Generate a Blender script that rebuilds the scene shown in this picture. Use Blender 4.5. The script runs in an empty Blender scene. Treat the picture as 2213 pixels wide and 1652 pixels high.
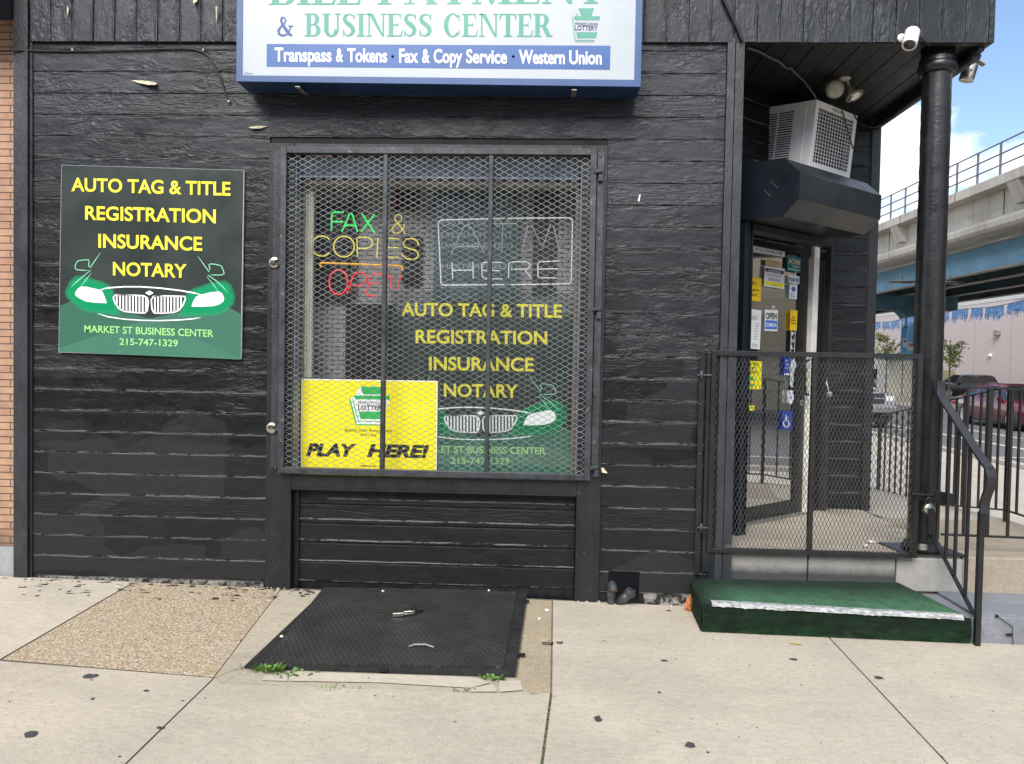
import bpy, math, random
from mathutils import Vector, Matrix, noise
R = math.radians
sc = bpy.context.scene
col = sc.collection

# ------------------------------------------------------------------ camera
F, CX, CY, CD, CH = 1662.0, 1106.5, 826.0, 5.28, 1.62
YAW, PIT, ROL = R(2.3), R(-1.6), R(1.03)
_f = Vector((-math.sin(YAW)*math.cos(PIT), math.cos(YAW)*math.cos(PIT), math.sin(PIT)))
_r0 = Vector((math.cos(YAW), math.sin(YAW), 0)); _u0 = _r0.cross(_f)
CR = _r0*math.cos(ROL) + _u0*math.sin(ROL)
CU = _u0*math.cos(ROL) - _r0*math.sin(ROL)
CF = _f
CO = Vector((0, -CD, CH))
cd = bpy.data.cameras.new('camera'); cam = bpy.data.objects.new('camera', cd); col.objects.link(cam)
cd.sensor_width = 36; cd.lens = 36*F/2213.0; cd.clip_start = 0.05; cd.clip_end = 3000
cam.matrix_world = Matrix(((CR.x, CU.x, -CF.x, CO.x), (CR.y, CU.y, -CF.y, CO.y), (CR.z, CU.z, -CF.z, CO.z), (0, 0, 0, 1)))
sc.camera = cam
sc.view_settings.view_transform = 'Standard'; sc.view_settings.look = 'None'
sc.view_settings.gamma = 1; sc.view_settings.use_curve_mapping = False
sc.view_settings.exposure = 0.92

# ------------------------------------------------------------------ sky and sun
SUN_EL, SUN_AZ = R(43), R(194)          # azimuth clockwise from +y
w = bpy.data.worlds.new('World'); sc.world = w; w.use_nodes = True
nt = w.node_tree; nt.nodes.clear()
def N_(t, kind, **kw):
    n = t.nodes.new(kind)
    for k, v in kw.items(): setattr(n, k, v)
    return n
out = N_(nt, 'ShaderNodeOutputWorld'); bg = N_(nt, 'ShaderNodeBackground')
sky = N_(nt, 'ShaderNodeTexSky', sky_type='NISHITA', sun_disc=False)
sky.sun_elevation = SUN_EL; sky.sun_rotation = SUN_AZ; sky.air_density = 1.0; sky.dust_density = 0.6; sky.ozone_density = 2.0
tc = N_(nt, 'ShaderNodeTexCoord'); sep = N_(nt, 'ShaderNodeSeparateXYZ'); nt.links.new(tc.outputs['Generated'], sep.inputs[0])
def mth(t, op, a, b=None, clamp=False):
    n = N_(t, 'ShaderNodeMath', operation=op, use_clamp=clamp)
    for i, q in enumerate((a, b)):
        if q is None: continue
        if isinstance(q, (int, float)): n.inputs[i].default_value = q
        else: t.links.new(q, n.inputs[i])
    return n.outputs[0]
zz = mth(nt, 'ADD', mth(nt, 'MAXIMUM', sep.outputs[2], 0.0), 0.32)
cmb = N_(nt, 'ShaderNodeCombineXYZ')
nt.links.new(mth(nt, 'DIVIDE', sep.outputs[0], zz), cmb.inputs[0]); nt.links.new(mth(nt, 'DIVIDE', sep.outputs[1], zz), cmb.inputs[1])
cmb.inputs[2].default_value = 5.3
nz = N_(nt, 'ShaderNodeTexNoise'); nz.inputs['Scale'].default_value = 2.6; nz.inputs['Detail'].default_value = 9; nz.inputs['Roughness'].default_value = 0.55
nt.links.new(cmb.outputs[0], nz.inputs['Vector'])
rp = N_(nt, 'ShaderNodeValToRGB'); rp.color_ramp.elements[0].position = 0.465; rp.color_ramp.elements[1].position = 0.54
nt.links.new(nz.outputs[0], rp.inputs[0])
mx = N_(nt, 'ShaderNodeMix', data_type='RGBA'); nt.links.new(rp.outputs[0], mx.inputs[0])
nt.links.new(sky.outputs[0], mx.inputs[6]); mx.inputs[7].default_value = (6.2, 6.4, 6.7, 1)
nt.links.new(mx.outputs[2], bg.inputs[0]); bg.inputs[1].default_value = 0.115
nt.links.new(bg.outputs[0], out.inputs[0])
sl = bpy.data.lights.new('sun', 'SUN'); sun = bpy.data.objects.new('sun', sl); col.objects.link(sun)
sl.energy = 2.75; sl.angle = R(42); sl.color = (1, 0.94, 0.85)
sdir = Vector((math.sin(SUN_AZ)*math.cos(SUN_EL), math.cos(SUN_AZ)*math.cos(SUN_EL), math.sin(SUN_EL)))
sun.rotation_euler = (-sdir).to_track_quat('-Z', 'Y').to_euler()

# ------------------------------------------------------------------ helpers
def Zm(x0, y0, s): return lambda a, b: ((x0+a*s)/1.82106, (y0+b*s)/1.82106)
V0 = lambda a, b: (a, b)
zA = Zm(0, 0, .49706); zSign = Zm(900, 0, .76819); zTR = Zm(2800, 0, .55681); zDoor = Zm(2800, 850, .55581)
zGate = Zm(2650, 1350, .75658); zWin = Zm(1000, 550, .84746); zPos = Zm(0, 600, .54477); zHat = Zm(0, 2100, 1.03931)
zT1 = Zm(2700, 0, .27236); zT2 = Zm(3300, 0, .33288); zAC = Zm(2880, 350, .3632); zD = Zm(2880, 850, .33296)
zD2 = Zm(2880, 1350, .27236); zBr = Zm(3400, 900, .30259); zCar = Zm(3400, 1380, .28468); zRail = Zm(3380, 1700, .54484)
zN = Zm(1050, 560, .41774); zATM = Zm(1700, 560, .41759); zPipe = Zm(2250, 1900, .3632); zH = Zm(900, 2200, .61003)
zWalk = Zm(2000, 2200, .67781); zY = Zm(1000, 1350, .3632); zGP = Zm(1650, 1350, .36314); zV = Zm(3460, 450, .36329)
# a plane is (point, normal); P() is the point of that real plane seen at a measured spot of the photograph
def PY(y): return (Vector((0, y, 0)), Vector((0, 1, 0)))
def PZ(z): return (Vector((0, 0, z)), Vector((0, 0, 1)))
def PXp(x): return (Vector((x, 0, 0)), Vector((1, 0, 0)))
def P(z, a, b, pl):
    u, v = z(a, b)
    d = CF + CR*((u-CX)/F) - CU*((v-CY)/F)
    t = (pl[0]-CO).dot(pl[1]) / d.dot(pl[1])
    return CO + d*t
def gz(x): return -0.0135*(x+1.9)
GP = (Vector((0, 0, gz(0))), Vector((0.0135, 0, 1)).normalized())
rnd = random.Random(7)

class MB:
    def __init__(s): s.v = []; s.f = []; s.m = []; s.s = []
    def add(s, vs, fs, mi=0, sm=False):
        b = len(s.v); s.v += [Vector(q) for q in vs]
        for f in fs: s.f.append(tuple(b+i for i in f)); s.m.append(mi); s.s.append(sm)
        return s
    def quad(s, a, b, c, d, mi=0): return s.add([a, b, c, d], [(0, 1, 2, 3)], mi)
    def poly(s, pts, mi=0): return s.add(pts, [tuple(range(len(pts)))], mi)
    def box(s, x0, x1, y0, y1, z0, z1, mi=0):
        return s.obox((x0, y0, z0), (x1-x0, 0, 0), (0, y1-y0, 0), (0, 0, z1-z0), mi)
    def obox(s, o, a, b, c, mi=0):
        o, a, b, c = Vector(o), Vector(a), Vector(b), Vector(c)
        vs = [o, o+a, o+a+b, o+b, o+c, o+a+c, o+a+b+c, o+b+c]
        return s.add(vs, [(0, 3, 2, 1), (4, 5, 6, 7), (0, 1, 5, 4), (1, 2, 6, 5), (2, 3, 7, 6), (3, 0, 4, 7)], mi)
    def prism(s, pts, ext, mi=0, sm=False):
        n = len(pts); ext = Vector(ext); pts = [Vector(p) for p in pts]
        fs = [tuple(range(n))[::-1], tuple(range(n, 2*n))]
        s.add(pts+[p+ext for p in pts], fs, mi)
        s.add(pts+[p+ext for p in pts], [(i, (i+1) % n, n+(i+1) % n, n+i) for i in range(n)], mi, sm)
        return s
    def bar(s, a, b, w, h, up=(0, 0, 1), mi=0):      # rectangular bar from a to b
        a, b = Vector(a), Vector(b); d = (b-a); up = Vector(up)
        x = d.cross(up)
        if x.length < 1e-6: x = d.cross(Vector((0, 1, 0)))
        x.normalize(); u = x.cross(d).normalized()
        return s.obox(a - x*w/2 - u*h/2, x*w, d, u*h, mi)
    def tube(s, path, r, n=8, mi=0, closed=False, caps=True):
        path = [Vector(p) for p in path]; m = len(path); rings = []
        rr = r if isinstance(r, (list, tuple)) else [r]*m
        prev = None
        for i, p in enumerate(path):
            if closed: t = path[(i+1) % m]-path[i-1]
            else: t = path[min(i+1, m-1)]-path[max(i-1, 0)]
            t.normalize()
            if prev is None:
                x = t.cross(Vector((0, 0, 1)));
                if x.length < .05: x = t.cross(Vector((0, 1, 0)))
            else: x = prev - t*prev.dot(t)
            x.normalize(); prev = x; y = t.cross(x)
            rings.append([p + (x*math.cos(k*2*math.pi/n) + y*math.sin(k*2*math.pi/n))*rr[i] for k in range(n)])
        vs = [q for g in rings for q in g]; fs = []
        for i in range(m if closed else m-1):
            j = (i+1) % m
            for k in range(n): fs.append((i*n+k, i*n+(k+1) % n, j*n+(k+1) % n, j*n+k))
        s.add(vs, fs, mi, True)
        if caps and not closed:
            s.add(rings[0], [tuple(range(n))[::-1]], mi); s.add(rings[-1], [tuple(range(n))], mi)
        return s
    def lathe(s, prof, c, ax=(0, 0, 1), n=24, mi=0, sm=True, x0=None):
        c, ax = Vector(c), Vector(ax).normalized()
        x = Vector(x0) if x0 else ax.cross(Vector((0.3, 1, 0.1)))
        x.normalize(); y = ax.cross(x); vs = []
        for r, z in prof:
            for k in range(n):
                a = 2*math.pi*k/n; vs.append(c + ax*z + (x*math.cos(a)+y*math.sin(a))*r)
        fs = [(i*n+k, i*n+(k+1) % n, (i+1)*n+(k+1) % n, (i+1)*n+k) for i in range(len(prof)-1) for k in range(n)]
        if prof[0][0] > 1e-5: fs.append(tuple(range(n))[::-1])
        if prof[-1][0] > 1e-5: fs.append(tuple(range((len(prof)-1)*n, len(prof)*n)))
        return s.add(vs, fs, mi, sm)
    def strip(s, A, B, mi=0, sm=False):              # sheet between two rows of points
        n = len(A)
        return s.add(list(A)+list(B), [(i, i+1, n+i+1, n+i) for i in range(n-1)], mi, sm)
    def build(s, name, mats, parent=None, bevel=0, origin=None, recalc=True):
        if not isinstance(mats, (list, tuple)): mats = [mats]
        if parent is not None: o = wloc(parent)
        elif origin is not None: o = Vector(origin)
        else:
            xs = [p.x for p in s.v]; ys = [p.y for p in s.v]; zs = [p.z for p in s.v]
            o = Vector(((min(xs)+max(xs))/2, (min(ys)+max(ys))/2, min(zs)))
        me = bpy.data.meshes.new(name)
        me.from_pydata([tuple(p-o) for p in s.v], [], s.f)
        for m in mats: me.materials.append(m)
        me.polygons.foreach_set('material_index', s.m); me.polygons.foreach_set('use_smooth', s.s)
        if recalc:
            import bmesh
            bm = bmesh.new(); bm.from_mesh(me); bmesh.ops.remove_doubles(bm, verts=bm.verts, dist=1e-5) if recalc == 2 else None
            bmesh.ops.recalc_face_normals(bm, faces=bm.faces); bm.to_mesh(me); bm.free()
        me.update()
        ob = bpy.data.objects.new(name, me); col.objects.link(ob)
        if parent is not None: ob.parent = parent
        else: ob.location = o
        if bevel:
            b = ob.modifiers.new('bevel', 'BEVEL'); b.width = bevel; b.segments = 2; b.limit_method = 'ANGLE'; b.angle_limit = R(40)
        return ob
def wloc(o):
    l = Vector(o.location)
    while o.parent: o = o.parent; l += o.location
    return l
def tag(o, label=None, cat=None, group=None, kind=None):
    if label: o['label'] = label
    if cat: o['category'] = cat
    if group: o['group'] = group
    if kind: o['kind'] = kind
    return o
def thing(name, label, cat, loc=(0, 0, 0), group=None, kind=None):
    o = bpy.data.objects.new(name, None); col.objects.link(o); o.location = loc; o.empty_display_size = .1
    return tag(o, label, cat, group, kind)
def dup(root, loc=None, rz=None, label=None):
    def cp(o, par):
        c = o.copy(); col.objects.link(c)
        if par: c.parent = par
        for ch in o.children: cp(ch, c)
        return c
    r = cp(root, None)
    if loc is not None: r.location = loc
    if rz is not None: r.rotation_euler = (0, 0, rz)
    if label: r['label'] = label
    return r

# ------------------------------------------------------------------ materials
def lin(r, g, b):
    f = lambda c: (c/255/12.92) if c/255 <= .04045 else ((c/255+.055)/1.055)**2.4
    return (f(r), f(g), f(b), 1)
class NT:
    def __init__(s, name):
        s.m = bpy.data.materials.new(name); s.m.use_nodes = True; s.t = s.m.node_tree; s.t.nodes.clear()
        s.o = N_(s.t, 'ShaderNodeOutputMaterial'); s.b = N_(s.t, 'ShaderNodeBsdfPrincipled'); s.l(s.b.outputs[0], s.o.inputs[0])
        s.geo = None
    def l(s, a, b): s.t.links.new(a, b)
    def pos(s):
        if not s.geo: s.geo = N_(s.t, 'ShaderNodeNewGeometry')
        return s.geo.outputs['Position']
    def objc(s):
        return N_(s.t, 'ShaderNodeTexCoord').outputs['Object']
    def map(s, src, scale=(1, 1, 1), rot=(0, 0, 0), loc=(0, 0, 0)):
        n = N_(s.t, 'ShaderNodeMapping'); n.inputs['Scale'].default_value = scale; n.inputs['Rotation'].default_value = rot; n.inputs['Location'].default_value = loc
        s.l(src, n.inputs[0]); return n.outputs[0]
    def noise(s, src, scale, detail=4, rough=.55, dist=0, typ=None):
        n = N_(s.t, 'ShaderNodeTexNoise')
        if typ: n.noise_type = typ
        n.inputs['Scale'].default_value = scale; n.inputs['Detail'].default_value = detail; n.inputs['Roughness'].default_value = rough; n.inputs['Distortion'].default_value = dist
        s.l(src, n.inputs['Vector']); return n.outputs[0]
    def vor(s, src, scale, feat='F1', out='Distance', rnd_=1):
        n = N_(s.t, 'ShaderNodeTexVoronoi', feature=feat); n.inputs['Scale'].default_value = scale; n.inputs['Randomness'].default_value = rnd_
        s.l(src, n.inputs['Vector']); return n.outputs[out]
    def ramp(s, src, stops):
        n = N_(s.t, 'ShaderNodeValToRGB'); e = n.color_ramp.elements
        while len(e) < len(stops): e.new(.5)
        for i, (p, c) in enumerate(stops):
            e[i].position = p; e[i].color = c if isinstance(c, (tuple, list)) else (c, c, c, 1)
        s.l(src, n.inputs[0]); return n.outputs[0]
    def mix(s, fac, a, b, mode='MIX'):
        n = N_(s.t, 'ShaderNodeMix', data_type='RGBA', blend_type=mode)
        for i, q in ((0, fac), (6, a), (7, b)):
            if isinstance(q, (int, float)): n.inputs[i].default_value = q
            elif isinstance(q, (tuple, list)): n.inputs[i].default_value = q
            else: s.l(q, n.inputs[i])
        return n.outputs[2]
    def lin(s, v, a, b): return s.math('DIVIDE', s.math('SUBTRACT', v, a), b-a, True)
    def math(s, op, a, b=None, clamp=False): return mth(s.t, op, a, b, clamp)
    def sep(s, src):
        n = N_(s.t, 'ShaderNodeSeparateXYZ'); s.l(src, n.inputs[0]); return n.outputs
    def bump(s, h, strength=.5, dist=.01, prev=None):
        n = N_(s.t, 'ShaderNodeBump'); n.inputs['Strength'].default_value = strength; n.inputs['Distance'].default_value = dist
        s.l(h, n.inputs['Height'])
        if prev is not None: s.l(prev, n.inputs['Normal'])
        return n.outputs[0]
    def set(s, k, v):
        i = s.b.inputs[k]
        if isinstance(v, (int, float)): i.default_value = v
        elif isinstance(v, (tuple, list)): i.default_value = v
        else: s.l(v, i)
        return s
def pm(name, c, rough=.5, metal=0, var=.12, vs=6, bump=0, bs=60, bd=.004, stretch=(1, 1, 1), spec=.5, dirt=None, coat=0):
    n = NT(name); p = n.map(n.pos(), stretch)
    k = n.noise(p, vs, 5, .6)
    dk = tuple(x*(1-var*1.6) for x in c[:3])+(1,); lt = tuple(min(1, x*(1+var*1.6)) for x in c[:3])+(1,)
    cc = n.ramp(k, [(.3, dk), (.7, lt)])
    if dirt:
        d = n.ramp(n.noise(n.pos(), vs*2.3, 8, .7), [(dirt[1], 0), (dirt[1]+.12, 1)]); cc = n.mix(d, cc, dirt[0])
    n.set('Base Color', cc); n.set('Metallic', metal); n.set('Specular IOR Level', spec)
    n.set('Roughness', n.ramp(n.noise(p, vs*1.7, 4), [(.3, max(.03, rough-.08)), (.7, min(1, rough+.08))]))
    if coat: n.set('Coat Weight', coat); n.set('Coat Roughness', .06)
    if bump: n.set('Normal', n.bump(n.noise(p, bs, 6, .6), bump, bd))
    return n.m
def flat(name, c, rough=.45, spec=.4): return pm(name, c, rough, 0, .05, 3, spec=spec)

def siding_mat(name, vertical=False, weather=0.5, dark=(.0019, .0022, .0030, 1), pitch=.1475, z0=0.035):
    n = NT(name); p = n.pos(); xyz = n.sep(p)
    ST = lambda k, r: (k*r, k*r, k) if vertical else (k, k, k*r)
    ax = xyz[0] if vertical else xyz[2]
    # where in its board a point lies, with a wandering edge
    wob = n.math('MULTIPLY', n.math('SUBTRACT', n.noise(n.map(p, (5, 5, 12) if vertical else (7, 7, 4)), 1.0, 6, .72), .5), .020)
    raw = n.math('ADD', n.math('DIVIDE', n.math('ADD', n.math('SUBTRACT', ax, z0), wob), pitch), 40.0)
    fr = n.math('FRACT', raw); board = n.math('FLOOR', n.math('ADD', n.math('DIVIDE', n.math('SUBTRACT', ax, z0), pitch), 40.0))
    wn = N_(n.t, 'ShaderNodeTexWhiteNoise', noise_dimensions='1D'); n.l(board, wn.inputs['W']); bv = wn.outputs['Value']
    near = n.math('MAXIMUM', n.ramp(fr, [(.80, 0), (.97, 1)]), n.ramp(fr, [(0.03, 1), (.16, 0)]))
    edge = n.math('MAXIMUM', n.ramp(fr, [(.93, 0), (.985, 1)]), n.ramp(fr, [(0.0, 1), (.045, 0)]))
    seam = n.math('MAXIMUM', n.ramp(fr, [(.975, 0), (.992, 1)]), n.ramp(fr, [(0.0, 1), (.018, 0)]))
    # relief: pebbly brush coats, soft lumps, wrinkles by the joints, crumpled patches, and bare grain on a few boards
    grain = n.noise(p, 46, 5, .62)
    lump = n.noise(n.map(p, ST(1, 1.6)), 9, 4, .5)
    jw = n.math('MULTIPLY', n.math('SUBTRACT', n.noise(n.map(p, ST(3, 6)), 2.2, 4, .55, .9), .5), n.math('ADD', near, .05))
    cmsk = n.ramp(n.noise(n.map(p, ST(1.2, 1.5)), 1.7, 3, .5), [(.48, 0), (.62, 1)])
    crm = n.math('MULTIPLY', n.math('SUBTRACT', n.noise(n.map(p, ST(4, 2.2)), 2.4, 4, .55, 1.4), .5), cmsk)
    wood = n.math('MULTIPLY', n.math('SUBTRACT', n.noise(n.map(p, ST(.8, 9)), 4.5, 3, .5, 2.2), .5), n.math('MULTIPLY', n.ramp(bv, [(.80, 0), (.82, 1)]), .8))
    calm = n.lin(n.math('ADD', xyz[2], n.math('MULTIPLY', n.math('SUBTRACT', n.noise(n.map(p, ST(.7, 2)), 1.2, 3, .5), .5), 1.6)), .85, 1.7)
    cal2 = n.math('ADD', n.math('MULTIPLY', calm, .85), .15); jw = n.math('MULTIPLY', jw, cal2); crm = n.math('MULTIPLY', crm, n.math('MULTIPLY', calm, .7))
    # coats of paint: grey weathered above, fresh black in the middle, matte repaint low down
    big = n.noise(n.map(p, ST(.55, 2.6)), 1.3, 5, .6)
    zed = n.math('ADD', xyz[2], n.math('MULTIPLY', n.math('SUBTRACT', big, .5), 1.5))
    shift = n.math('MULTIPLY', n.lin(xyz[0], .2, .6), .9)
    old = n.lin(n.math('ADD', zed, shift), weather*4.2+.1, weather*4.2+.9)
    low = n.lin(n.math('ADD', zed, n.math('MULTIPLY', n.math('SUBTRACT', n.noise(n.map(p, ST(1.3, 1)), 2, 2, .5), .5), .25)), 1.06, 1.0)
    fine = n.noise(n.map(p, ST(3, 2)), 3.0, 7, .7)
    c_old = n.ramp(fine, [(.3, (.016, .0185, .0235, 1)), (.7, (.027, .0305, .039, 1))])
    c_new = n.mix(low, n.ramp(fine, [(.3, dark), (.75, tuple(q*2.6 for q in dark[:3])+(1,))]), n.ramp(fine, [(.3, (.0040, .0045, .0056, 1)), (.75, (.0062, .0068, .0082, 1))]))
    cc = n.mix(old, c_new, c_old)
    br = N_(n.t, 'ShaderNodeTexVoronoi', feature='F1', distance='CHEBYCHEV'); br.inputs['Scale'].default_value = 1.0
    k_ = n.math('MULTIPLY', n.noise(p, 9, 3, .6), .14); wsc = N_(n.t, 'ShaderNodeCombineXYZ'); n.l(k_, wsc.inputs[0]); n.l(k_, wsc.inputs[2])
    wm = N_(n.t, 'ShaderNodeVectorMath', operation='ADD'); n.l(n.map(p, ST(1.5, 2.0)), wm.inputs[0]); n.l(wsc.outputs[0], wm.inputs[1]); n.l(wm.outputs[0], br.inputs['Vector'])
    pv = n.sep(br.outputs['Color'])[0]
    cc = n.mix(n.math('MULTIPLY', n.ramp(pv, [(.72, 0), (.74, 1)]), .45), cc, (.0085, .0087, .0092, 1))
    cc = n.mix(n.math('MULTIPLY', n.ramp(pv, [(.20, 1), (.22, 0)]), .22), cc, (.040, .043, .050, 1))
    fl = n.ramp(n.noise(n.map(p, ST(1.8, 3.5)), 2.4, 7, .78), [(.43, 0), (.48, 1)])
    fmask = n.math('MULTIPLY', n.math('MULTIPLY', edge, fl), n.math('SUBTRACT', 1.0, n.math('MULTIPLY', old, .55)))
    cc = n.mix(n.math('MULTIPLY', fmask, .85), cc, (.17, .18, .19, 1))
    cr2 = n.math('MULTIPLY', n.ramp(n.noise(n.map(p, ST(4, 4)), 2.6, 8, .75, .8), [(.64, 0), (.66, 1)]), n.math('MULTIPLY', calm, n.math('MAXIMUM', cmsk, n.math('MULTIPLY', near, .7))))
    cc = n.mix(n.math('MULTIPLY', cr2, .40), cc, (.10, .105, .115, 1))
    sk = n.math('MULTIPLY', seam, n.ramp(n.noise(n.map(p, ST(1.3, 2)), 2.0, 5, .7), [(.36, 0), (.46, 1)]))
    sk = n.math('MULTIPLY', sk, n.math('SUBTRACT', 1.0, fmask)); cc = n.mix(n.math('MULTIPLY', sk, .9), cc, (.002, .002, .002, 1))
    n.set('Base Color', cc); n.set('Specular IOR Level', .34)
    n.set('Roughness', n.mix(low, n.ramp(lump, [(.3, .32), (.7, .46)]), n.ramp(lump, [(.3, .5), (.7, .6)])))
    b = n.bump(lump, .30, .014); b = n.bump(jw, .95, .022, b); b = n.bump(crm, .95, .024, b); b = n.bump(wood, .6, .010, b); b = n.bump(fmask, .9, .006, b); b = n.bump(cr2, .6, .004, b); b = n.bump(grain, .34, .004, b)
    n.set('Normal', b); return n.m
M = {}
M['siding'] = siding_mat('siding_paint', weather=.55)
M['fascia'] = siding_mat('fascia_paint', True, .2, pitch=.151, z0=-3.6)
M['short'] = siding_mat('entrance_siding_paint', False, 1.05, pitch=.152, z0=.345)
M['trim'] = pm('trim_paint', (.023, .026, .032, 1), .42, 0, .3, 4, .7, 26, .006, (2.5, 2.5, .8), dirt=((.075, .08, .09, 1), .60))
M['trim_dark'] = pm('dark_trim_paint', (.010, .0105, .012, 1), .4, 0, .3, 4, .6, 26, .006, (2.5, 2.5, .8), dirt=((.045, .047, .05, 1), .62))
M['soffit'] = pm('soffit_paint', (.016, .016, .017, 1), .55, 0, .3, 5, .3, 40)
M['navy'] = pm('navy_paint', (.007, .010, .016, 1), .38, 0, .25, 3, .25, 30, .004, dirt=((.04, .05, .062, 1), .63))
M['hood'] = pm('hood_paint', (.016, .019, .024, 1), .36, 0, .3, 2.5, .15, 30, .004, dirt=((.06, .07, .075, 1), .62))
M['jamb'] = pm('slate_blue_paint', (.10, .125, .17, 1), .5, 0, .25, 6, .4, 30, .004, dirt=((.13, .14, .15, 1), .6))
M['steel'] = pm('worn_black_steel', (.040, .045, .054, 1), .45, .2, .35, 9, .3, 60, .003, dirt=((.17, .175, .17, 1), .60))
M['iron'] = pm('black_iron_paint', (.010, .0105, .012, 1), .30, 0, .25, 8, .45, 45, .004, dirt=((.05, .05, .052, 1), .64))
M['mesh'] = pm('painted_mesh', (.20, .215, .22, 1), .42, .2, .3, 12)
M['mesh_dark'] = pm('black_mesh', (.05, .053, .058, 1), .42, .2, .3, 12)
M['chrome'] = pm('padlock_steel', (.55, .53, .48, 1), .22, 1, .12, 30)
M['galv'] = pm('galvanised', (.42, .42, .40, 1), .4, .8, .2, 25)
M['white'] = pm('white_enamel', (.78, .79, .81, 1), .35, 0, .06, 8, dirt=((.45, .45, .45, 1), .68))
M['acwhite'] = pm('air_conditioner_enamel', (.88, .89, .91, 1), .35, 0, .05, 8, dirt=((.6, .6, .6, 1), .70))
M['lampglass'] = pm('lamp_lens', (.50, .48, .40, 1), .25, .1, .2, 20)
M['postwhite'] = pm('white_post_paint', (.78, .76, .72, 1), .45, 0, .15, 5, .3, 25, dirt=((.34, .31, .27, 1), .61))
M['black'] = flat('black_void', (.008, .008, .009, 1), .7)
M['pipe'] = pm('black_pipe', (.045, .048, .053, 1), .45, 0, .3, 20)
M['cable'] = flat('black_cable', (.012, .012, .013, 1), .45)
M['grycable'] = pm('dusty_cable', (.12, .115, .105, 1), .6)
M['brown_rust'] = pm('rust', (.16, .085, .045, 1), .8, 0, .4, 30)

def concrete(name, base, speck=1.0, stain=(.40, .37, .33, 1), stain_amt=.35, rough=.85, big=1.2, warm=None):
    n = NT(name); p = n.pos()
    k = n.noise(p, big, 7, .62)
    dk = tuple(q*.80 for q in base[:3])+(1,); lt = tuple(min(1, q*1.10) for q in base[:3])+(1,)
    cc = n.ramp(k, [(.32, dk), (.62, lt)])
    mid = n.noise(n.map(p, (1, 1.8, 1)), 22, 6, .7); cc = n.mix(.55, cc, n.ramp(mid, [(.3, tuple(q*.72 for q in base[:3])+(1,)), (.7, tuple(min(1, q*1.2) for q in base[:3])+(1,))]))
    cell = N_(n.t, 'ShaderNodeTexVoronoi'); cell.inputs['Scale'].default_value = 95; n.l(p, cell.inputs['Vector'])
    cv = n.sep(cell.outputs['Color'])
    sp = n.math('MULTIPLY', n.ramp(cv[0], [(.88, 0), (.90, 1)]), n.ramp(cell.outputs['Distance'], [(.25, 1), (.45, 0)]))
    cc = n.mix(n.math('MULTIPLY', sp, .60*speck), cc, (.15, .13, .115, 1))
    sw = n.math('MULTIPLY', n.ramp(cv[1], [(.80, 0), (.83, 1)]), n.ramp(cell.outputs['Distance'], [(.25, 1), (.5, 0)]))
    cc = n.mix(n.math('MULTIPLY', sw, .32*speck), cc, (.66, .61, .53, 1))
    c2 = N_(n.t, 'ShaderNodeTexVoronoi'); c2.inputs['Scale'].default_value = 41; n.l(n.map(p, (1, 1.6, 1)), c2.inputs['Vector']); c2v = n.sep(c2.outputs['Color'])
    fk = n.math('MULTIPLY', n.ramp(c2v[0], [(.90, 0), (.93, 1)]), n.ramp(c2.outputs['Distance'], [(.12, 1), (.34, 0)])); cc = n.mix(n.math('MULTIPLY', fk, .5*speck), cc, (.62, .57, .49, 1))
    gr_ = n.ramp(n.noise(n.map(p, (.7, 1.5, 1)), 1.1, 9, .72, .5), [(.44, 0), (.66, 1)]); cc = n.mix(n.math('MULTIPLY', gr_, .36), cc, tuple(q*.62 for q in base[:3])+(1,))
    st = n.ramp(n.noise(n.map(p, (1, 2.2, 1)), 2.1, 8, .7), [(.54, 0), (.72, 1)]); cc = n.mix(n.math('MULTIPLY', st, stain_amt), cc, stain)
    n.set('Base Color', cc); n.set('Roughness', rough); n.set('Specular IOR Level', .25)
    b = n.bump(n.noise(p, 130, 5, .7), .35, .004); b = n.bump(n.noise(p, 14, 5), .25, .01, b); n.set('Normal', b)
    return n.m
M['walk'] = concrete('sidewalk_concrete', (.475, .425, .35, 1))
M['walk2'] = concrete('pale_sidewalk_concrete', (.52, .47, .39, 1), .5)
M['walk3'] = concrete('old_curb_concrete', (.43, .385, .30, 1), 1.3, stain=(.22, .2, .17, 1), stain_amt=.5)
M['walkfar'] = concrete('far_sidewalk_concrete', (.44, .40, .35, 1), .3)
M['gutter'] = concrete('joint_dirt', (.17, .145, .11, 1), .6)
M['slab_grey'] = concrete('painted_grey_stone', (.20, .215, .245, 1), .2, stain=(.42, .44, .46, 1), stain_amt=.6, rough=.6)
M['slab_brown'] = concrete('landing_concrete', (.33, .285, .225, 1), .8, stain=(.17, .15, .12, 1), stain_amt=.55)
M['limestone'] = concrete('limestone', (.34, .335, .32, 1), .2, stain=(.24, .22, .17, 1), stain_amt=.6)
M['wallbase'] = concrete('grey_wall_base', (.30, .31, .335, 1), .2, stain=(.42, .42, .42, 1))
def soot_stone():                                         # riser stone blackened by spray round its rim
    n = NT('sooty_riser_stone'); p = n.pos(); xyz = n.sep(p)
    nn = n.math('MULTIPLY', n.math('SUBTRACT', n.noise(p, 7, 5, .6), .5), .05)
    e = n.ramp(n.math('ADD', xyz[2], nn), [(.195, 1), (.255, 0)])
    cc = n.mix(.6, n.ramp(n.noise(p, 6, 6), [(.3, (.24, .235, .22, 1)), (.7, (.36, .355, .33, 1))]), n.ramp(n.noise(p, 60, 4), [(.3, (.15, .15, .14, 1)), (.7, (.27, .26, .25, 1))]))
    n.set('Base Color', n.mix(n.math('MULTIPLY', e, .9), cc, (.022, .025, .033, 1))); n.set('Roughness', .7)
    n.set('Normal', n.bump(n.noise(p, 40, 6), .4, .005)); return n.m
M['riser'] = soot_stone()
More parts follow.
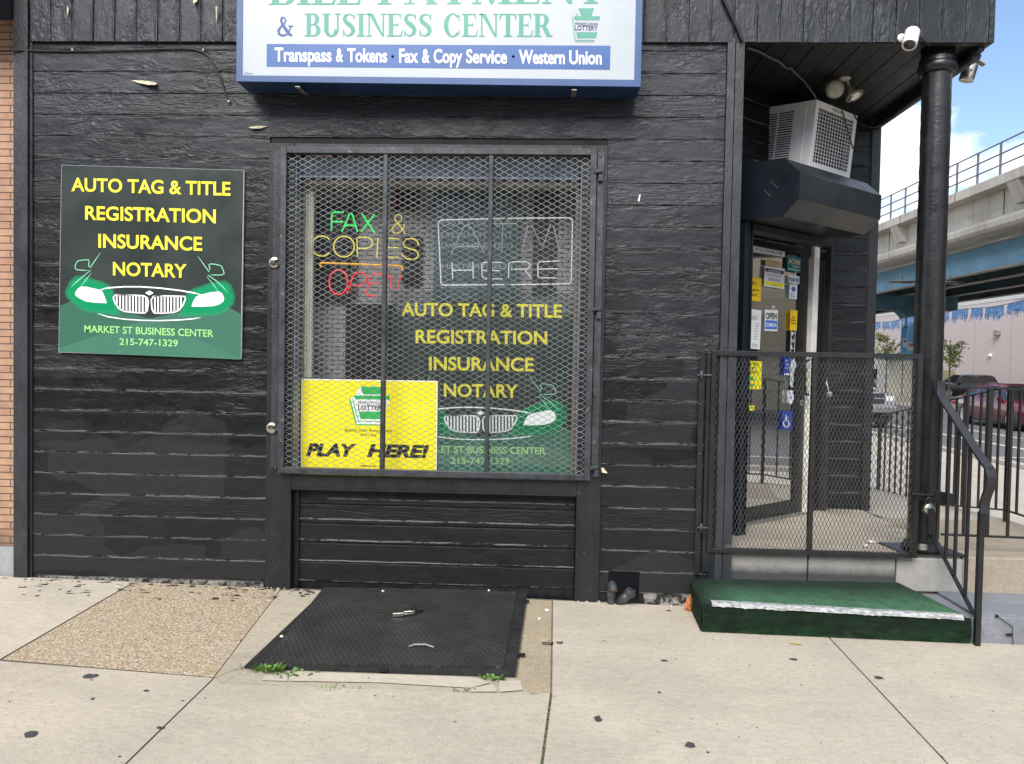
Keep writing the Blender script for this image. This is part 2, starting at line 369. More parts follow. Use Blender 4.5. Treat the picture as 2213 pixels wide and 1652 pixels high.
def aggregate():
    n = NT('exposed_pebble_concrete'); p = n.pos()
    v = N_(n.t, 'ShaderNodeTexVoronoi'); v.inputs['Scale'].default_value = 88; n.l(n.map(p, (1, 1.1, 1)), v.inputs['Vector'])
    c = n.sep(v.outputs['Color'])
    pc = n.ramp(c[0], [(0, (.16, .13, .105, 1)), (.12, (.30, .235, .155, 1)), (.35, (.42, .335, .225, 1)), (.62, (.50, .415, .29, 1)), (.85, (.58, .51, .395, 1)), (.97, (.62, .60, .56, 1)), (1, (.12, .12, .13, 1))])
    cc = n.mix(n.ramp(v.outputs['Distance'], [(.42, 0), (.70, 1)]), pc, (.33, .255, .165, 1))
    cc = n.mix(n.math('MULTIPLY', n.ramp(n.noise(p, 3, 6), [(.5, 0), (.75, 1)]), .3), cc, (.42, .39, .34, 1))
    n.set('Base Color', cc); n.set('Roughness', .75)
    n.set('Normal', n.bump(n.math('SUBTRACT', 1.0, v.outputs['Distance']), .6, .006)); return n.m
M['pebble'] = aggregate()
def plate():
    n = NT('black_tread_plate'); p = n.map(n.pos(), (1, 1, 1), (0, 0, R(22)))
    pp = n.map(p, (46, 26, 1)); q = n.sep(pp)
    row = n.math('FLOOR', q[0])
    off = n.math('MULTIPLY', n.math('MODULO', row, 2.0), .5)
    fx = n.math('SUBTRACT', n.math('FRACT', q[0]), .5); fy = n.math('SUBTRACT', n.math('FRACT', n.math('ADD', q[1], off)), .5)
    r2 = n.math('ADD', n.math('POWER', n.math('MULTIPLY', fx, 2.3), 2.0), n.math('POWER', n.math('MULTIPLY', fy, 2.3), 2.0))
    ov = n.ramp(r2, [(.55, 1), (1.0, 0)]); rim = n.math('MULTIPLY', n.ramp(r2, [(.5, 0), (.75, 1)]), n.ramp(r2, [(.9, 1), (1.25, 0)]))
    d = n.ramp(n.noise(n.pos(), 3.5, 8, .7), [(.40, 0), (.66, 1)])
    base = n.mix(n.math('MULTIPLY', d, .55), (.020, .021, .023, 1), (.085, .078, .068, 1))
    sp = n.ramp(n.noise(n.pos(), 26, 6, .7), [(.62, 0), (.66, 1)]); base = n.mix(n.math('MULTIPLY', sp, .45), base, (.15, .15, .15, 1))
    base = n.mix(n.math('MULTIPLY', ov, .7), base, (.012, .012, .014, 1)); base = n.mix(n.math('MULTIPLY', rim, .35), base, (.12, .12, .125, 1))
    n.set('Base Color', base); n.set('Roughness', .52); n.set('Normal', n.bump(rim, .9, .004)); return n.m
M['plate'] = plate()
def brick(name, c1, c2, mort, bw=.30, bh=.05, ms=.004, offs=.5, axis='xz', rough=.85, stain=.3, soot=None):
    n = NT(name); p = n.pos(); q = n.sep(p)
    cb = N_(n.t, 'ShaderNodeCombineXYZ'); n.l(q[0] if axis[0] == 'x' else q[1], cb.inputs[0]); n.l(q[2], cb.inputs[1])
    b = N_(n.t, 'ShaderNodeTexBrick'); b.offset = offs; n.l(cb.outputs[0], b.inputs['Vector'])
    b.inputs['Color1'].default_value = c1; b.inputs['Color2'].default_value = c2; b.inputs['Mortar'].default_value = mort
    b.inputs['Scale'].default_value = 1; b.inputs['Mortar Size'].default_value = ms; b.inputs['Mortar Smooth'].default_value = .3
    b.inputs['Brick Width'].default_value = bw; b.inputs['Row Height'].default_value = bh; b.inputs['Bias'].default_value = 0
    cc = n.mix(.45, b.outputs['Color'], n.ramp(n.noise(p, 9, 7, .7), [(.3, tuple(x*.6 for x in c1[:3])+(1,)), (.7, tuple(min(1, x*1.25) for x in c2[:3])+(1,))]), 'MIX')
    cc = n.mix(b.outputs['Fac'], cc, mort)
    if soot: cc = n.mix(n.ramp(n.math('ADD', q[2], n.math('MULTIPLY', n.noise(p, 5, 5), .25)), [(soot, .75), (soot+.12, 0)]), cc, (.07, .055, .045, 1))
    n.set('Base Color', cc); n.set('Roughness', rough)
    h = n.math('SUBTRACT', 1.0, b.outputs['Fac']); bb = n.bump(h, .8, .012); n.set('Normal', n.bump(n.noise(p, 45, 6), .4, .006, bb)); return n.m
M['ledge'] = pm('crumbling_ledge', (.25, .24, .22, 1), .8, 0, .2, 6, .6, 40, .01, (1, 1, 2.5), dirt=((.012, .012, .013, 1), .43))
M['roman'] = brick('roman_brick', (.34, .19, .125, 1), (.42, .265, .18, 1), (.075, .045, .035, 1), .29, .0507, .0035, .5, soot=.36)
M['wallpaper'] = brick('grey_brick_wallpaper', (.30, .29, .31, 1), (.38, .37, .385, 1), (.09, .085, .095, 1), .085, .034, .003, .5)
M['pinkwall'] = brick('pink_painted_brick', (.80, .68, .665, 1), (.82, .71, .695, 1), (.78, .665, .65, 1), .4, .2, .012, .5, axis='yz')
M['taupe'] = brick('taupe_siding', (.47, .41, .33, 1), (.50, .435, .355, 1), (.36, .31, .255, 1), 6, .6, .02, .5, axis='yz')
def asphalt():
    n = NT('asphalt'); p = n.pos()
    cc = n.ramp(n.noise(p, .35, 8, .65), [(.3, (.085, .088, .095, 1)), (.7, (.145, .148, .155, 1))])
    cc = n.mix(.5, cc, n.ramp(n.noise(p, 70, 3), [(.3, (.06, .062, .066, 1)), (.7, (.17, .17, .175, 1))]))
    n.set('Base Color', cc); n.set('Roughness', .85); n.set('Normal', n.bump(n.noise(p, 90, 4), .4, .006)); return n.m
M['asphalt'] = asphalt()
def turf(name, front):
    n = NT(name); p = n.pos(); q = n.sep(p)
    f = n.noise(p, 190, 3, .7); g = n.noise(p, 6, 7, .7)
    cc = n.ramp(f, [(.3, (.040, .115, .066, 1)), (.7, (.115, .275, .155, 1))])
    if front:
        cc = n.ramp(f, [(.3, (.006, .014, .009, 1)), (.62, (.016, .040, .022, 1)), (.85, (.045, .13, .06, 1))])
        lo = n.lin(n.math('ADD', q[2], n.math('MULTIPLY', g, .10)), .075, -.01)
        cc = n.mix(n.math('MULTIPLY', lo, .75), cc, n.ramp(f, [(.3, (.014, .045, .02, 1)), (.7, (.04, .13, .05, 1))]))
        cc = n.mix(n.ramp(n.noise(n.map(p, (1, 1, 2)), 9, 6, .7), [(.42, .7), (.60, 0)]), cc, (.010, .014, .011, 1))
        wear = n.ramp(n.noise(n.map(p, (2, 1, 8)), 1.6, 8, .7), [(.60, 0), (.7, 1)]); cc = n.mix(n.math('MULTIPLY', wear, .7), cc, (.075, .063, .048, 1))
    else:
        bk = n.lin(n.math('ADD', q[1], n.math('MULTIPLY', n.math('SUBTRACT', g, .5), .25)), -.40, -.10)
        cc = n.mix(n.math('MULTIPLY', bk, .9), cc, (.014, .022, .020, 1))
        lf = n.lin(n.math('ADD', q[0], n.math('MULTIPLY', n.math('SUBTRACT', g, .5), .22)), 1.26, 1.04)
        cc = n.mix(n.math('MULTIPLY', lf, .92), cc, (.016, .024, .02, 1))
        dr = n.ramp(n.noise(p, 13, 7, .75), [(.46, 0), (.64, 1)]); cc = n.mix(n.math('MULTIPLY', dr, .55), cc, (.030, .055, .038, 1))
    n.set('Base Color', cc); n.set('Roughness', .95); n.set('Specular IOR Level', .15)
    n.set('Normal', n.bump(f, .9, .012)); return n.m
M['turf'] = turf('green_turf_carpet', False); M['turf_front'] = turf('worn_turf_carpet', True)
def worn_white():
    n = NT('worn_white_edge_paint'); p = n.pos()
    d = n.ramp(n.noise(n.map(p, (1, 2, 2)), 30, 8, .75), [(.42, 0), (.58, 1)])
    n.set('Base Color', n.mix(d, (.46, .47, .48, 1), (.17, .19, .19, 1))); n.set('Roughness', .6); n.set('Normal', n.bump(n.noise(p, 50, 6), .5, .006)); return n.m
M['edgewhite'] = worn_white()
def glass(name, refl=.06, tint=(.8, .83, .83, 1), rough=.01):
    n = NT(name); n.t.nodes.remove(n.b)
    tr = N_(n.t, 'ShaderNodeBsdfTransparent'); tr.inputs[0].default_value = tint
    gl = N_(n.t, 'ShaderNodeBsdfGlossy'); gl.inputs['Roughness'].default_value = rough; gl.inputs[0].default_value = (.95, .96, .96, 1)
    lw = N_(n.t, 'ShaderNodeLayerWeight'); lw.inputs[0].default_value = .5
    k = n.math('ADD', n.math('MULTIPLY', n.math('POWER', lw.outputs['Facing'], 5.0), .9), refl, True); ms = N_(n.t, 'ShaderNodeMixShader'); n.l(k, ms.inputs[0]); n.l(tr.outputs[0], ms.inputs[1]); n.l(gl.outputs[0], ms.inputs[2]); n.l(ms.outputs[0], n.o.inputs[0]); return n.m
M['glass'] = glass('window_glass', .045, (.96, .97, .97, 1))
M['doorglass'] = glass('filmed_door_glass', .74, (.45, .43, .4, 1), .02)
M['carglass'] = pm('car_glass', (.012, .014, .017, 1), .06, 0, .05, spec=.9)
def film(name, c, a):                                       # printed see-through film
    n = NT(name); n.set('Base Color', c); n.set('Roughness', .35)
    tr = N_(n.t, 'ShaderNodeBsdfTransparent'); ms = N_(n.t, 'ShaderNodeMixShader'); ms.inputs[0].default_value = a
    n.l(tr.outputs[0], ms.inputs[1]); n.l(n.b.outputs[0], ms.inputs[2]); n.l(ms.outputs[0], n.o.inputs[0]); return n.m
def emit(name, c, s):
    n = NT(name); n.set('Base Color', c); n.set('Emission Color', c); n.set('Emission Strength', s); n.set('Roughness', .3); return n.m

# ------------------------------------------------------------------ lettering
_tc = {}
def text_geo(s, bold=0.0, shear=0.0, space=1.0):
    k = (s, bold, shear, space)
    if k in _tc: return _tc[k]
    def mk(q):
        cu = bpy.data.curves.new('letters', 'FONT'); cu.body = q; cu.offset = bold; cu.shear = shear; cu.space_character = space; cu.resolution_u = 5
        ob = bpy.data.objects.new('letters', cu); col.objects.link(ob)
        dg = bpy.context.evaluated_depsgraph_get()
        me = bpy.data.meshes.new_from_object(ob.evaluated_get(dg))
        v = [tuple(p.co) for p in me.vertices]; f = [tuple(p.vertices) for p in me.polygons]
        bpy.data.objects.remove(ob); bpy.data.curves.remove(cu); bpy.data.meshes.remove(me)
        return v, f
    hv, _ = mk('H'); cap = max(p[1] for p in hv)-min(p[1] for p in hv); y0 = min(p[1] for p in hv)
    v, f = mk(s); x0 = min(p[0] for p in v); x1 = max(p[0] for p in v)
    _tc[k] = ([((p[0]-x0)/(x1-x0), (p[1]-y0)/cap) for p in v], f)
    return _tc[k]
def word(mb, s, fn, a0, b0, a1, b1, h, mi=0, bold=0.0, shear=0.0, space=1.0, off=None):
    """letters of cap height h (in the units fn takes) on the baseline a0,b0 - a1,b1 of a real surface"""
    v, f = text_geo(s, bold, shear, space)
    p0 = fn(a0, b0); ex = fn(a1, b1)-p0; ey = fn(a0, b0-h)-p0
    o = off if off is not None else Vector((0, 0, 0))
    mb.add([p0+ex*x+ey*y+o for x, y in v], f, mi)
SER = {}
def _glyphs():
    T, t, s = .17, .055, .055
    def stem(x, w=T, y0=0, y1=1): return [(x, y0), (x+w, y0), (x+w, y1), (x, y1)]
    def ser(x, w, y, e=.08): return [(x-e, y), (x+w+e, y), (x+w+e, y+s), (x-e, y+s)]
    def ring(cx, cy, rx, ry, a0, a1, wx=T, wy=t, n=18):
        o = []; i = []
        for k in range(n+1):
            a = R(a0+(a1-a0)*k/n); o.append((cx+rx*math.cos(a), cy+ry*math.sin(a))); i.append((cx+(rx-wx)*math.cos(a), cy+(ry-wy)*math.sin(a)))
        return [[o[k], o[k+1], i[k+1], i[k]] for k in range(n)]
    def stroke(pts):
        q = []
        for i, (x, y, wd) in enumerate(pts):
            a = pts[max(i-1, 0)]; b = pts[min(i+1, len(pts)-1)]; dx, dy = b[0]-a[0], b[1]-a[1]; L = math.hypot(dx, dy) or 1
            q.append(((x-dy/L*wd/2, y+dx/L*wd/2), (x+dy/L*wd/2, y-dx/L*wd/2)))
        return [[q[i][0], q[i+1][0], q[i+1][1], q[i][1]] for i in range(len(q)-1)]
    I = lambda x, w=T: [stem(x, w, s, 1-s), ser(x, w, 0), ser(x, w, 1-s)]
    SER['I'] = (.35, I(.09))
    SER['B'] = (.68, I(.09) + [[(.2, 1-t), (.38, 1-t), (.38, 1), (.2, 1)], [(.2, .49), (.38, .49), (.38, .545), (.2, .545)], [(.2, 0), (.4, 0), (.4, t), (.2, t)]] + ring(.37, .7625, .22, .2375, -90, 90) + ring(.38, .2725, .26, .2725, -90, 90))
    SER['P'] = (.63, I(.09) + [[(.2, 1-t), (.36, 1-t), (.36, 1), (.2, 1)], [(.2, .43), (.36, .43), (.36, .485), (.2, .485)]] + ring(.36, .715, .25, .285, -90, 90))
    SER['R'] = (.74, I(.09) + [[(.2, 1-t), (.36, 1-t), (.36, 1), (.2, 1)], [(.2, .46), (.36, .46), (.36, .515), (.2, .515)]] + ring(.36, .73, .25, .27, -90, 90) + [[(.33, .48), (.50, .48), (.72, .03), (.52, .03)], [(.52, 0), (.76, 0), (.76, s), (.52, s)]])
    SER['E'] = (.64, I(.09) + [[(.2, 1-t), (.56, 1-t), (.56, 1), (.2, 1)], [(.2, .48), (.46, .48), (.46, .48+t), (.2, .48+t)], [(.2, 0), (.58, 0), (.58, t), (.2, t)], [(.56, .74), (.56, 1), (.50, 1-t), (.53, .76)], [(.46, .37), (.46, .65), (.41, .51)], [(.55, t), (.60, .28), (.64, .28), (.60, 0)]])
    SER['L'] = (.60, I(.09) + [[(.2, 0), (.54, 0), (.54, t), (.2, t)], [(.50, t), (.56, .30), (.60, .30), (.56, 0)]])
    SER['T'] = (.68, [stem(.255, T, s, 1), ser(.255, T, 0), [(.03, 1-t), (.65, 1-t), (.65, 1), (.03, 1)], [(.03, 1), (.0, .73), (.04, .73), (.10, 1-t)], [(.65, 1), (.68, .73), (.64, .73), (.58, 1-t)]])
    SER['N'] = (.84, [stem(.12, .06, s, 1), ser(.12, .06, 0), stem(.68, .06, 0, 1-s), ser(.68, .06, 1-s), [(.12, 1), (.30, 1), (.74, 0), (.66, 0)], [(.02, 1-s), (.2, 1-s), (.2, 1), (.02, 1)]])
    SER['M'] = (1.0, [stem(.12, .06, s, 1), ser(.12, .06, 0), stem(.74, T, s, 1), ser(.74, T, 0), ser(.74, T, 1-s, .06), ser(.10, .1, 1-s, .06), [(.12, 1), (.29, 1), (.53, 0), (.47, 0)], [(.53, 0), (.47, 0), (.76, 1), (.82, 1)]])
    SER['A'] = (.80, [[(.33, 1), (.45, 1), (.75, .02), (.57, .02)], [(.40, .93), (.36, .85), (.10, .02), (.16, .02)], [(.2, .30), (.60, .30), (.60, .30+t), (.2, .30+t)], ser(.10, .06, 0, .1), ser(.57, .18, 0, .05)])
    SER['Y'] = (.78, [stem(.31, T, s, .48), ser(.31, T, 0), [(.05, .97), (.24, .97), (.47, .48), (.31, .46)], [(.66, .97), (.72, .97), (.48, .48), (.42, .48)], ser(.06, .18, 1-s, .06), ser(.65, .08, 1-s, .07)])
    SER['U'] = (.80, [stem(.11, T, .3, 1-s), ser(.11, T, 1-s), stem(.62, .06, .3, 1-s), ser(.62, .06, 1-s, .09)] + ring(.395, .30, .285, .32, 180, 360, .17, .07))
    SER['C'] = (.74, ring(.40, .5, .36, .52, 45, 318, .18, .06, 26) + [[(.62, .98), (.66, .98), (.67, .68), (.63, .68)], [(.63, .28), (.67, .30), (.66, .18), (.60, .10)]])
    SER['S'] = (.60, stroke([(.50, .80, .03), (.45, .91, .05), (.30, .975, .065), (.16, .91, .12), (.115, .77, .15), (.17, .64, .17), (.30, .53, .19), (.42, .41, .18), (.47, .26, .16), (.41, .11, .12), (.27, .025, .06), (.14, .08, .05), (.08, .22, .03)]) + [[(.48, .72), (.52, .72), (.52, 1), (.49, 1)], [(.06, 0), (.09, 0), (.10, .30), (.06, .30)]])
    SER['&'] = (.95, stroke([(.80, .50, .05), (.72, .28, .07), (.55, .07, .09), (.32, .02, .11), (.15, .12, .15), (.13, .30, .15), (.25, .46, .10), (.44, .62, .07), (.52, .78, .09), (.44, .94, .08), (.32, .93, .11), (.26, .80, .13), (.34, .60, .14), (.55, .30, .17), (.74, .08, .15), (.88, .03, .06)]) + [[(.66, .47), (.92, .47), (.92, .53), (.66, .53)]])
    SER[' '] = (.38, [])
_glyphs()
def serif_word(mb, s, fn, a0, b0, a1, b1, h, mi=0, off=None):
    tot = sum(SER[c][0] for c in s); x = 0; p0 = fn(a0, b0); ex = (fn(a1, b1)-p0)/tot; ey = fn(a0, b0-h)-p0
    o0 = off if off is not None else Vector((0, 0, 0)); k = 0
    for c in s:
        for poly in SER[c][1]:
            o = o0*(1+.12*(k % 5)); k += 1
            mb.poly([p0+ex*(x+px)+ey*py+o for px, py in poly], mi)
        x += SER[c][0]
def on(z, pl): return lambda a, b: P(z, a, b, pl)
class Board:
    """flat board given by its four corners; local (s,t) run right and down"""
    def __init__(s, tl, tr, br, bl, out=Vector((0, -1, 0))): s.c = (tl, tr, br, bl); s.n = out.normalized()
    def pt(s, a, b, off=0): return (s.c[0]*(1-a)+s.c[1]*a)*(1-b) + (s.c[3]*(1-a)+s.c[2]*a)*b + s.n*off

# ------------------------------------------------------------------ ground, roads and pavements
def slab(mb, pts, z0=None, mi=0, lift=0.0):
    mb.poly([Vector((p[0], p[1], gz(p[0])+lift)) for p in pts], mi)
g = MB(); g.poly([(-900, -900, -.22), (900, -900, -.22), (900, 900, -.22), (-900, 900, -.22)]); tag(g.build('ground', M['gutter']), kind='structure')
g = MB(); g.poly([(8.6, -120, -.155), (26, -120, -.155), (26, 300, -.155), (8.6, 300, -.155)]); tag(g.build('road', M['asphalt']), kind='structure')
g = MB(); g.poly([(26, -120, -.15), (70, -120, -.15), (70, 300, -.15), (26, 300, -.15)]); tag(g.build('parking_lot', M['asphalt']), kind='structure')
g = MB()
for x0, x1, y0, y1 in ((10.68, 10.82, -60, 160),): g.poly([(x0, y0, -.150), (x1, y0, -.150), (x1, y1, -.150), (x0, y1, -.150)])
for k in range(-6, 14): g.poly([(12.3, k*9.0-3, -.150), (12.42, k*9.0-3, -.150), (12.42, k*9.0, -.150), (12.3, k*9.0, -.150)])
for k in range(-2, 16): g.poly([(8.9, k*6.5+4, -.150), (10.6, k*6.5+4, -.150), (10.6, k*6.5+4.12, -.150), (8.9, k*6.5+4.12, -.150)])
tag(g.build('road_markings', concrete('road_paint', (.62, .62, .60, 1), .1)), kind='structure')
# pavement along the big street
g = MB()
xs = [2.93, 4.3, 5.75, 7.2, 8.38]
for i in range(4):
    for k in range(26):
        y0 = -8+k*1.55
        z = gz(4.0)-.02 if xs[i] < 4.2 else None
        zz0, zz1 = gz(xs[i]), gz(xs[i+1])
        if y0 < 1.5 and xs[i] < 4.2: continue
        g.box(xs[i]+.006, xs[i+1]-.006, y0+.006, y0+1.544, -.24, zz0+.004+.004*rnd.random())
g.box(8.385, 8.60, -60, 120, -.26, -.045, 0)
tag(g.build('street_pavement', M['walkfar']), kind='structure')
# sidewalk in front of the shop: slabs with open joints over a bed of dirt
bed = MB(); bed.poly([(-14, -9, gz(-14)-.0055), (4.3, -9, gz(4.3)-.0055), (4.3, .02, gz(4.3)-.0055), (-14, .02, gz(-14)-.0055)])
tag(bed.build('joint_bed', M['gutter']), kind='structure')
def G(z, a, b): return P(z, a, b, GP)
# joint lines measured on the ground
jA0, jA1 = G(zHat, 480, 200), G(zHat, 0, 478)       # left slab / pebble slab
jB0, jB1 = G(zHat, 0, 482), G(zHat, 805, 545)       # front edge of pebble slab
jC0, jC1 = G(zHat, 810, 548), G(zHat, 475, 874)     # joint running to the camera
jD0, jD1 = G(zWalk, 250, 780), G(zWalk, 195, 1192)  # joint right of the hatch
jE0, jE1 = G(zWalk, 1870, 465), G(zWalk, 2213, 830)
jF = G(zHat, 2090, 608)                              # hatch curb corner
hTL, hTR, hBR, hBL = G(zHat, 1240, 208), G(zHat, 1995, 232), G(zHat, 1950, 542), G(zHat, 925, 508)
sw = MB()
e = .0045
def at_y(p, q, y): t = (y-p.y)/(q.y-p.y); return p.x+(q.x-p.x)*t
yb = jB0.y+(jB1.y-jB0.y)*.5
fr = -9.0; bk = -.015
def seg(p, q): return (p.x, p.y), (q.x, q.y)
xA_b = at_y(jA0, jA1, bk); xA_f = jA1.x; yA_f = jA1.y
# far left slabs
slab(sw, [(-14, yA_f), (xA_f-e, yA_f+e), (xA_b-e, bk), (-14, bk)], mi=1)
# pebble slab
pebR_b = G(zHat, 1050, 222); pebR_f = G(zHat, 815, 540)
slab(sw, [(xA_f+.006, yA_f+e), (pebR_f.x-.004, jB1.y+e), (pebR_b.x-.004, bk), (xA_b+.004, bk)], mi=2, lift=-.0015)
# strip of old curb between pebbles and hatch, and in front of the hatch
slab(sw, [(pebR_f.x+.001, jB1.y+.004), (hBL.x-.01, hBL.y+.02), (hTL.x-.01, bk), (pebR_b.x+.002, bk)], mi=3, lift=-.003)
fl_, fr_ = G(zHat, 830, 570), G(zHat, 2010, 608)
slab(sw, [(fl_.x+.01, fl_.y), (fr_.x, fr_.y+.004), (fr_.x, hBR.y-.02), (hBR.x, hBR.y-.012), (hBL.x, hBL.y-.012), (fl_.x+.06, hBL.y-.01)], mi=3, lift=-.004)
slab(sw, [(jC0.x+.004, jC0.y+.004), (fl_.x+.008, fl_.y+.002), (fl_.x+.058, hBL.y-.012), (hBL.x-.012, hBL.y+.016), (pebR_f.x+.002, jB1.y+.002)], mi=3, lift=-.0042)
cb = [G(zH, 390, 735), G(zH, 975, 745), G(zH, 1560, 765), G(zH, 1690, 800), G(zH, 1560, 835), G(zH, 975, 800), G(zH, 390, 790)]
slab(sw, [(p.x, p.y) for p in cb], mi=1, lift=.002)
slab(sw, [(p.x, p.y) for p in [G(zH, 230, 755), G(zH, 380, 745), G(zH, 380, 790), G(zH, 210, 785)]], mi=1, lift=.001)
for pts in ([(1560, 838), (1700, 812), (1735, 860), (1545, 862)], [(1745, 790), (1880, 790), (1900, 850), (1750, 862)]):
    slab(sw, [(p.x, p.y) for p in (G(zH, a, b) for a, b in pts)], mi=1, lift=.003)
# strip right of the hatch
sR_b, sR_f = G(zHat, 2092, 240), G(zHat, 2088, 608)
slab(sw, [(hBR.x+.012, hBR.y-.02), (fr_.x, fr_.y+.01), (sR_f.x-.006, sR_f.y), (sR_b.x-.006, bk), (hTR.x+.012, bk)], mi=4, lift=-.002)
# big pale slab right of the hatch, under the step
xE_b = at_y(jE0, jE1, -.5)
slab(sw, [(sR_f.x+.004, sR_f.y), (jD0.x+.006, jD0.y-.01), (at_y(jD0, jD1, fr)+.006, fr), (at_y(jE0, jE1, fr)-e, fr), (xE_b-e, -.5), (xE_b-e, bk), (sR_b.x+.004, bk)], mi=0)
slab(sw, [(at_y(jE0, jE1, fr)+e, fr), (4.3, fr), (4.3, bk), (xE_b+e, bk), (xE_b+e, -.5)], mi=0)
# front slabs
xC_f = at_y(jC0, jC1, fr)
slab(sw, [(xC_f+e, fr), (at_y(jD0, jD1, fr)-.006, fr), (jD0.x-.006, jD0.y), (fr_.x, fr_.y-e), (fl_.x+.01, fl_.y-e), (jC0.x+e, jC0.y)], mi=0)
slab(sw, [(-14, fr), (xC_f-e, fr), (jC0.x-e, jC0.y), (jB1.x-.01, jB1.y-e), (jB0.x, jB0.y-e), (-14, jB0.y-e)], mi=0)
# chewing gum and paint drops trodden into the slabs
def blot(cx, cy, rx, ry, mi, lift=.003, n=11, jag=.25):
    c = []
    for k in range(n):
        a = 2*math.pi*k/n; q = 1+jag*(rnd.random()-.5)*2; c.append((cx+rx*q*math.cos(a), cy+ry*q*math.sin(a)))
    slab(sw, c, mi=mi, lift=lift)
for z, a, b, r in ((zHat, 118, 762, .026), (zHat, 345, 542, .026), (zHat, 553, 597, .016), (zHat, 610, 738, .017), (zWalk, 520, 930, .022), (zWalk, 1056, 1082, .024), (zWalk, 905, 592, .016), (zWalk, 1660, 585, .018), (zWalk, 2150, 692, .018), (zWalk, 935, 302, .015), (zHat, 350, 628, .010), (zWalk, 878, 777, .010), (zWalk, 1160, 1126, .008), (zWalk, 1140, 205, .001)):
    p = G(z, a, b); blot(p.x, p.y, r*(.8+.5*rnd.random()), r*(.7+.6*rnd.random()), 5, jag=.3)
for k in range(95):
    p = Vector((-3.9+1.9*rnd.random()**1, -.05-.38*rnd.random()**2.2, 0)); blot(p.x, p.y, .006+.030*rnd.random()**2, .004+.016*rnd.random()**2, 5 if rnd.random() < .8 else 6, jag=.5)
for k in range(45):
    p = Vector((-2.1+.55*rnd.random(), -.03-.22*rnd.random()**2, 0)); blot(p.x, p.y, .006+.02*rnd.random()**2, .004+.012*rnd.random()**2, 5, jag=.5)
for k in range(90):
    blot(-3.5+6*rnd.random(), -.3-2.3*rnd.random(), .003+.004*rnd.random(), .003+.004*rnd.random(), 5)
paintdrop = pm('spilt_black_paint', (.055, .055, .058, 1), .7)
tag(sw.build('sidewalk', [M['walk'], M['walk2'], M['pebble'], M['walk3'], concrete('sandy_curb_concrete', (.37, .31, .22, 1), 1.6, stain=(.45, .33, .15, 1)), paintdrop, M['postwhite']], recalc=False), kind='structure')
# mossy dirt in the open joint
ms = MB()
for k in range(70):
    t = rnd.random(); q = jD0.lerp(jD1, t); ms.lathe([(.004+.006*rnd.random(), 0), (.0, .006)], (q.x+rnd.uniform(-.006, .006), q.y, gz(q.x)-.004), n=5)
tag(ms.build('joint_moss', [pm('moss', (.10, .12, .045, 1), .9, 0, .5, 40)]), kind='stuff')

# ------------------------------------------------------------------ the black corner shop
shop = thing('corner_shop', 'black painted wooden corner shop with barred window and chamfered corner entrance', 'shop', (-.4, .8, gz(-.4)))
rp_ = random.Random(11)
def plank_rows(mb, ivals, z0, z1, y, pitch, mi=0, th=.02):
    """lapped boards with soft edges, slightly uneven, seen from the front (facing -y)"""
    k = 0; z = z0
    while z < z1-.01:
        zt = min(z+pitch, z1)
        for x0, x1 in ivals(z, zt):
            n = max(2, int((x1-x0)/.035)); oy = rp_.uniform(-.0025, .0025); tl = rp_.uniform(-.0015, .0035); sd = rp_.random()*50
            rows = []
            for t, dy in ((0, .006), (.012, .0015), (.06, 0), (.35, 0), (.65, 0), (.94, 0), (.985, .0015), (1, .006)):
                rw = []
                for i in range(n+1):
                    x = x0+(x1-x0)*i/n
                    j = noise.noise(Vector((x*6, sd+t*2, 3)))*.0022 + noise.noise(Vector((x*1.3, sd, 9)))*.003
                    ez = noise.noise(Vector((x*9, sd, 20 if t < .5 else 30)))*.0028 if t in (0, .012, .985, 1) else 0
                    gap = .0010
                    zz = z+gap+(zt-z-2*gap)*t + ez
                    rw.append(Vector((x, y+dy+oy+tl*(t-.5)+j, zz)))
                rows.append(rw)
            for a, b in zip(rows, rows[1:]): mb.strip(a, b, mi, True)
        z = zt
wx0, wx1 = -1.915, .41
def iv(z, zt):
    out_ = []
    if z > 3.06 or zt < .03: out_ = [(-3.61, 1.19)]
    else: out_ = [(-3.61, wx0), (wx1, 1.19)]
    res = []
    for a, b in out_:
        if a > 0 and z < .14 : 
            res += [(a, .475), (.69, b)] if z < .15 and zt > .05 else [(a, b)]
        else: res.append((a, b))
    return res
s = MB(); plank_rows(s, iv, .035, 3.775, 0, .1475)
s.box(-3.61, -1.91, .014, .03, -.03, 3.77, 1); s.box(-1.9095, .4045, .014, .03, 3.07, 3.77, 1); s.box(.405, .475, .014, .03, -.03, 3.77, 1); s.box(.69, 1.19, .014, .03, -.06, 3.77, 1); s.box(.4755, .6895, .014, .03, .18, 3.77, 1)
sid = s.build('siding', [M['siding'], M['black']], shop)
s = MB(); s.box(-3.60, -1.93, .002, .0135, -.03, .036); s.build('foundation_ledge', M['ledge'], shop)
s = MB(); s.box(.72, 1.17, .004, .0135, -.06, .036)
s.build('foundation_ledge', M['ledge'], shop)
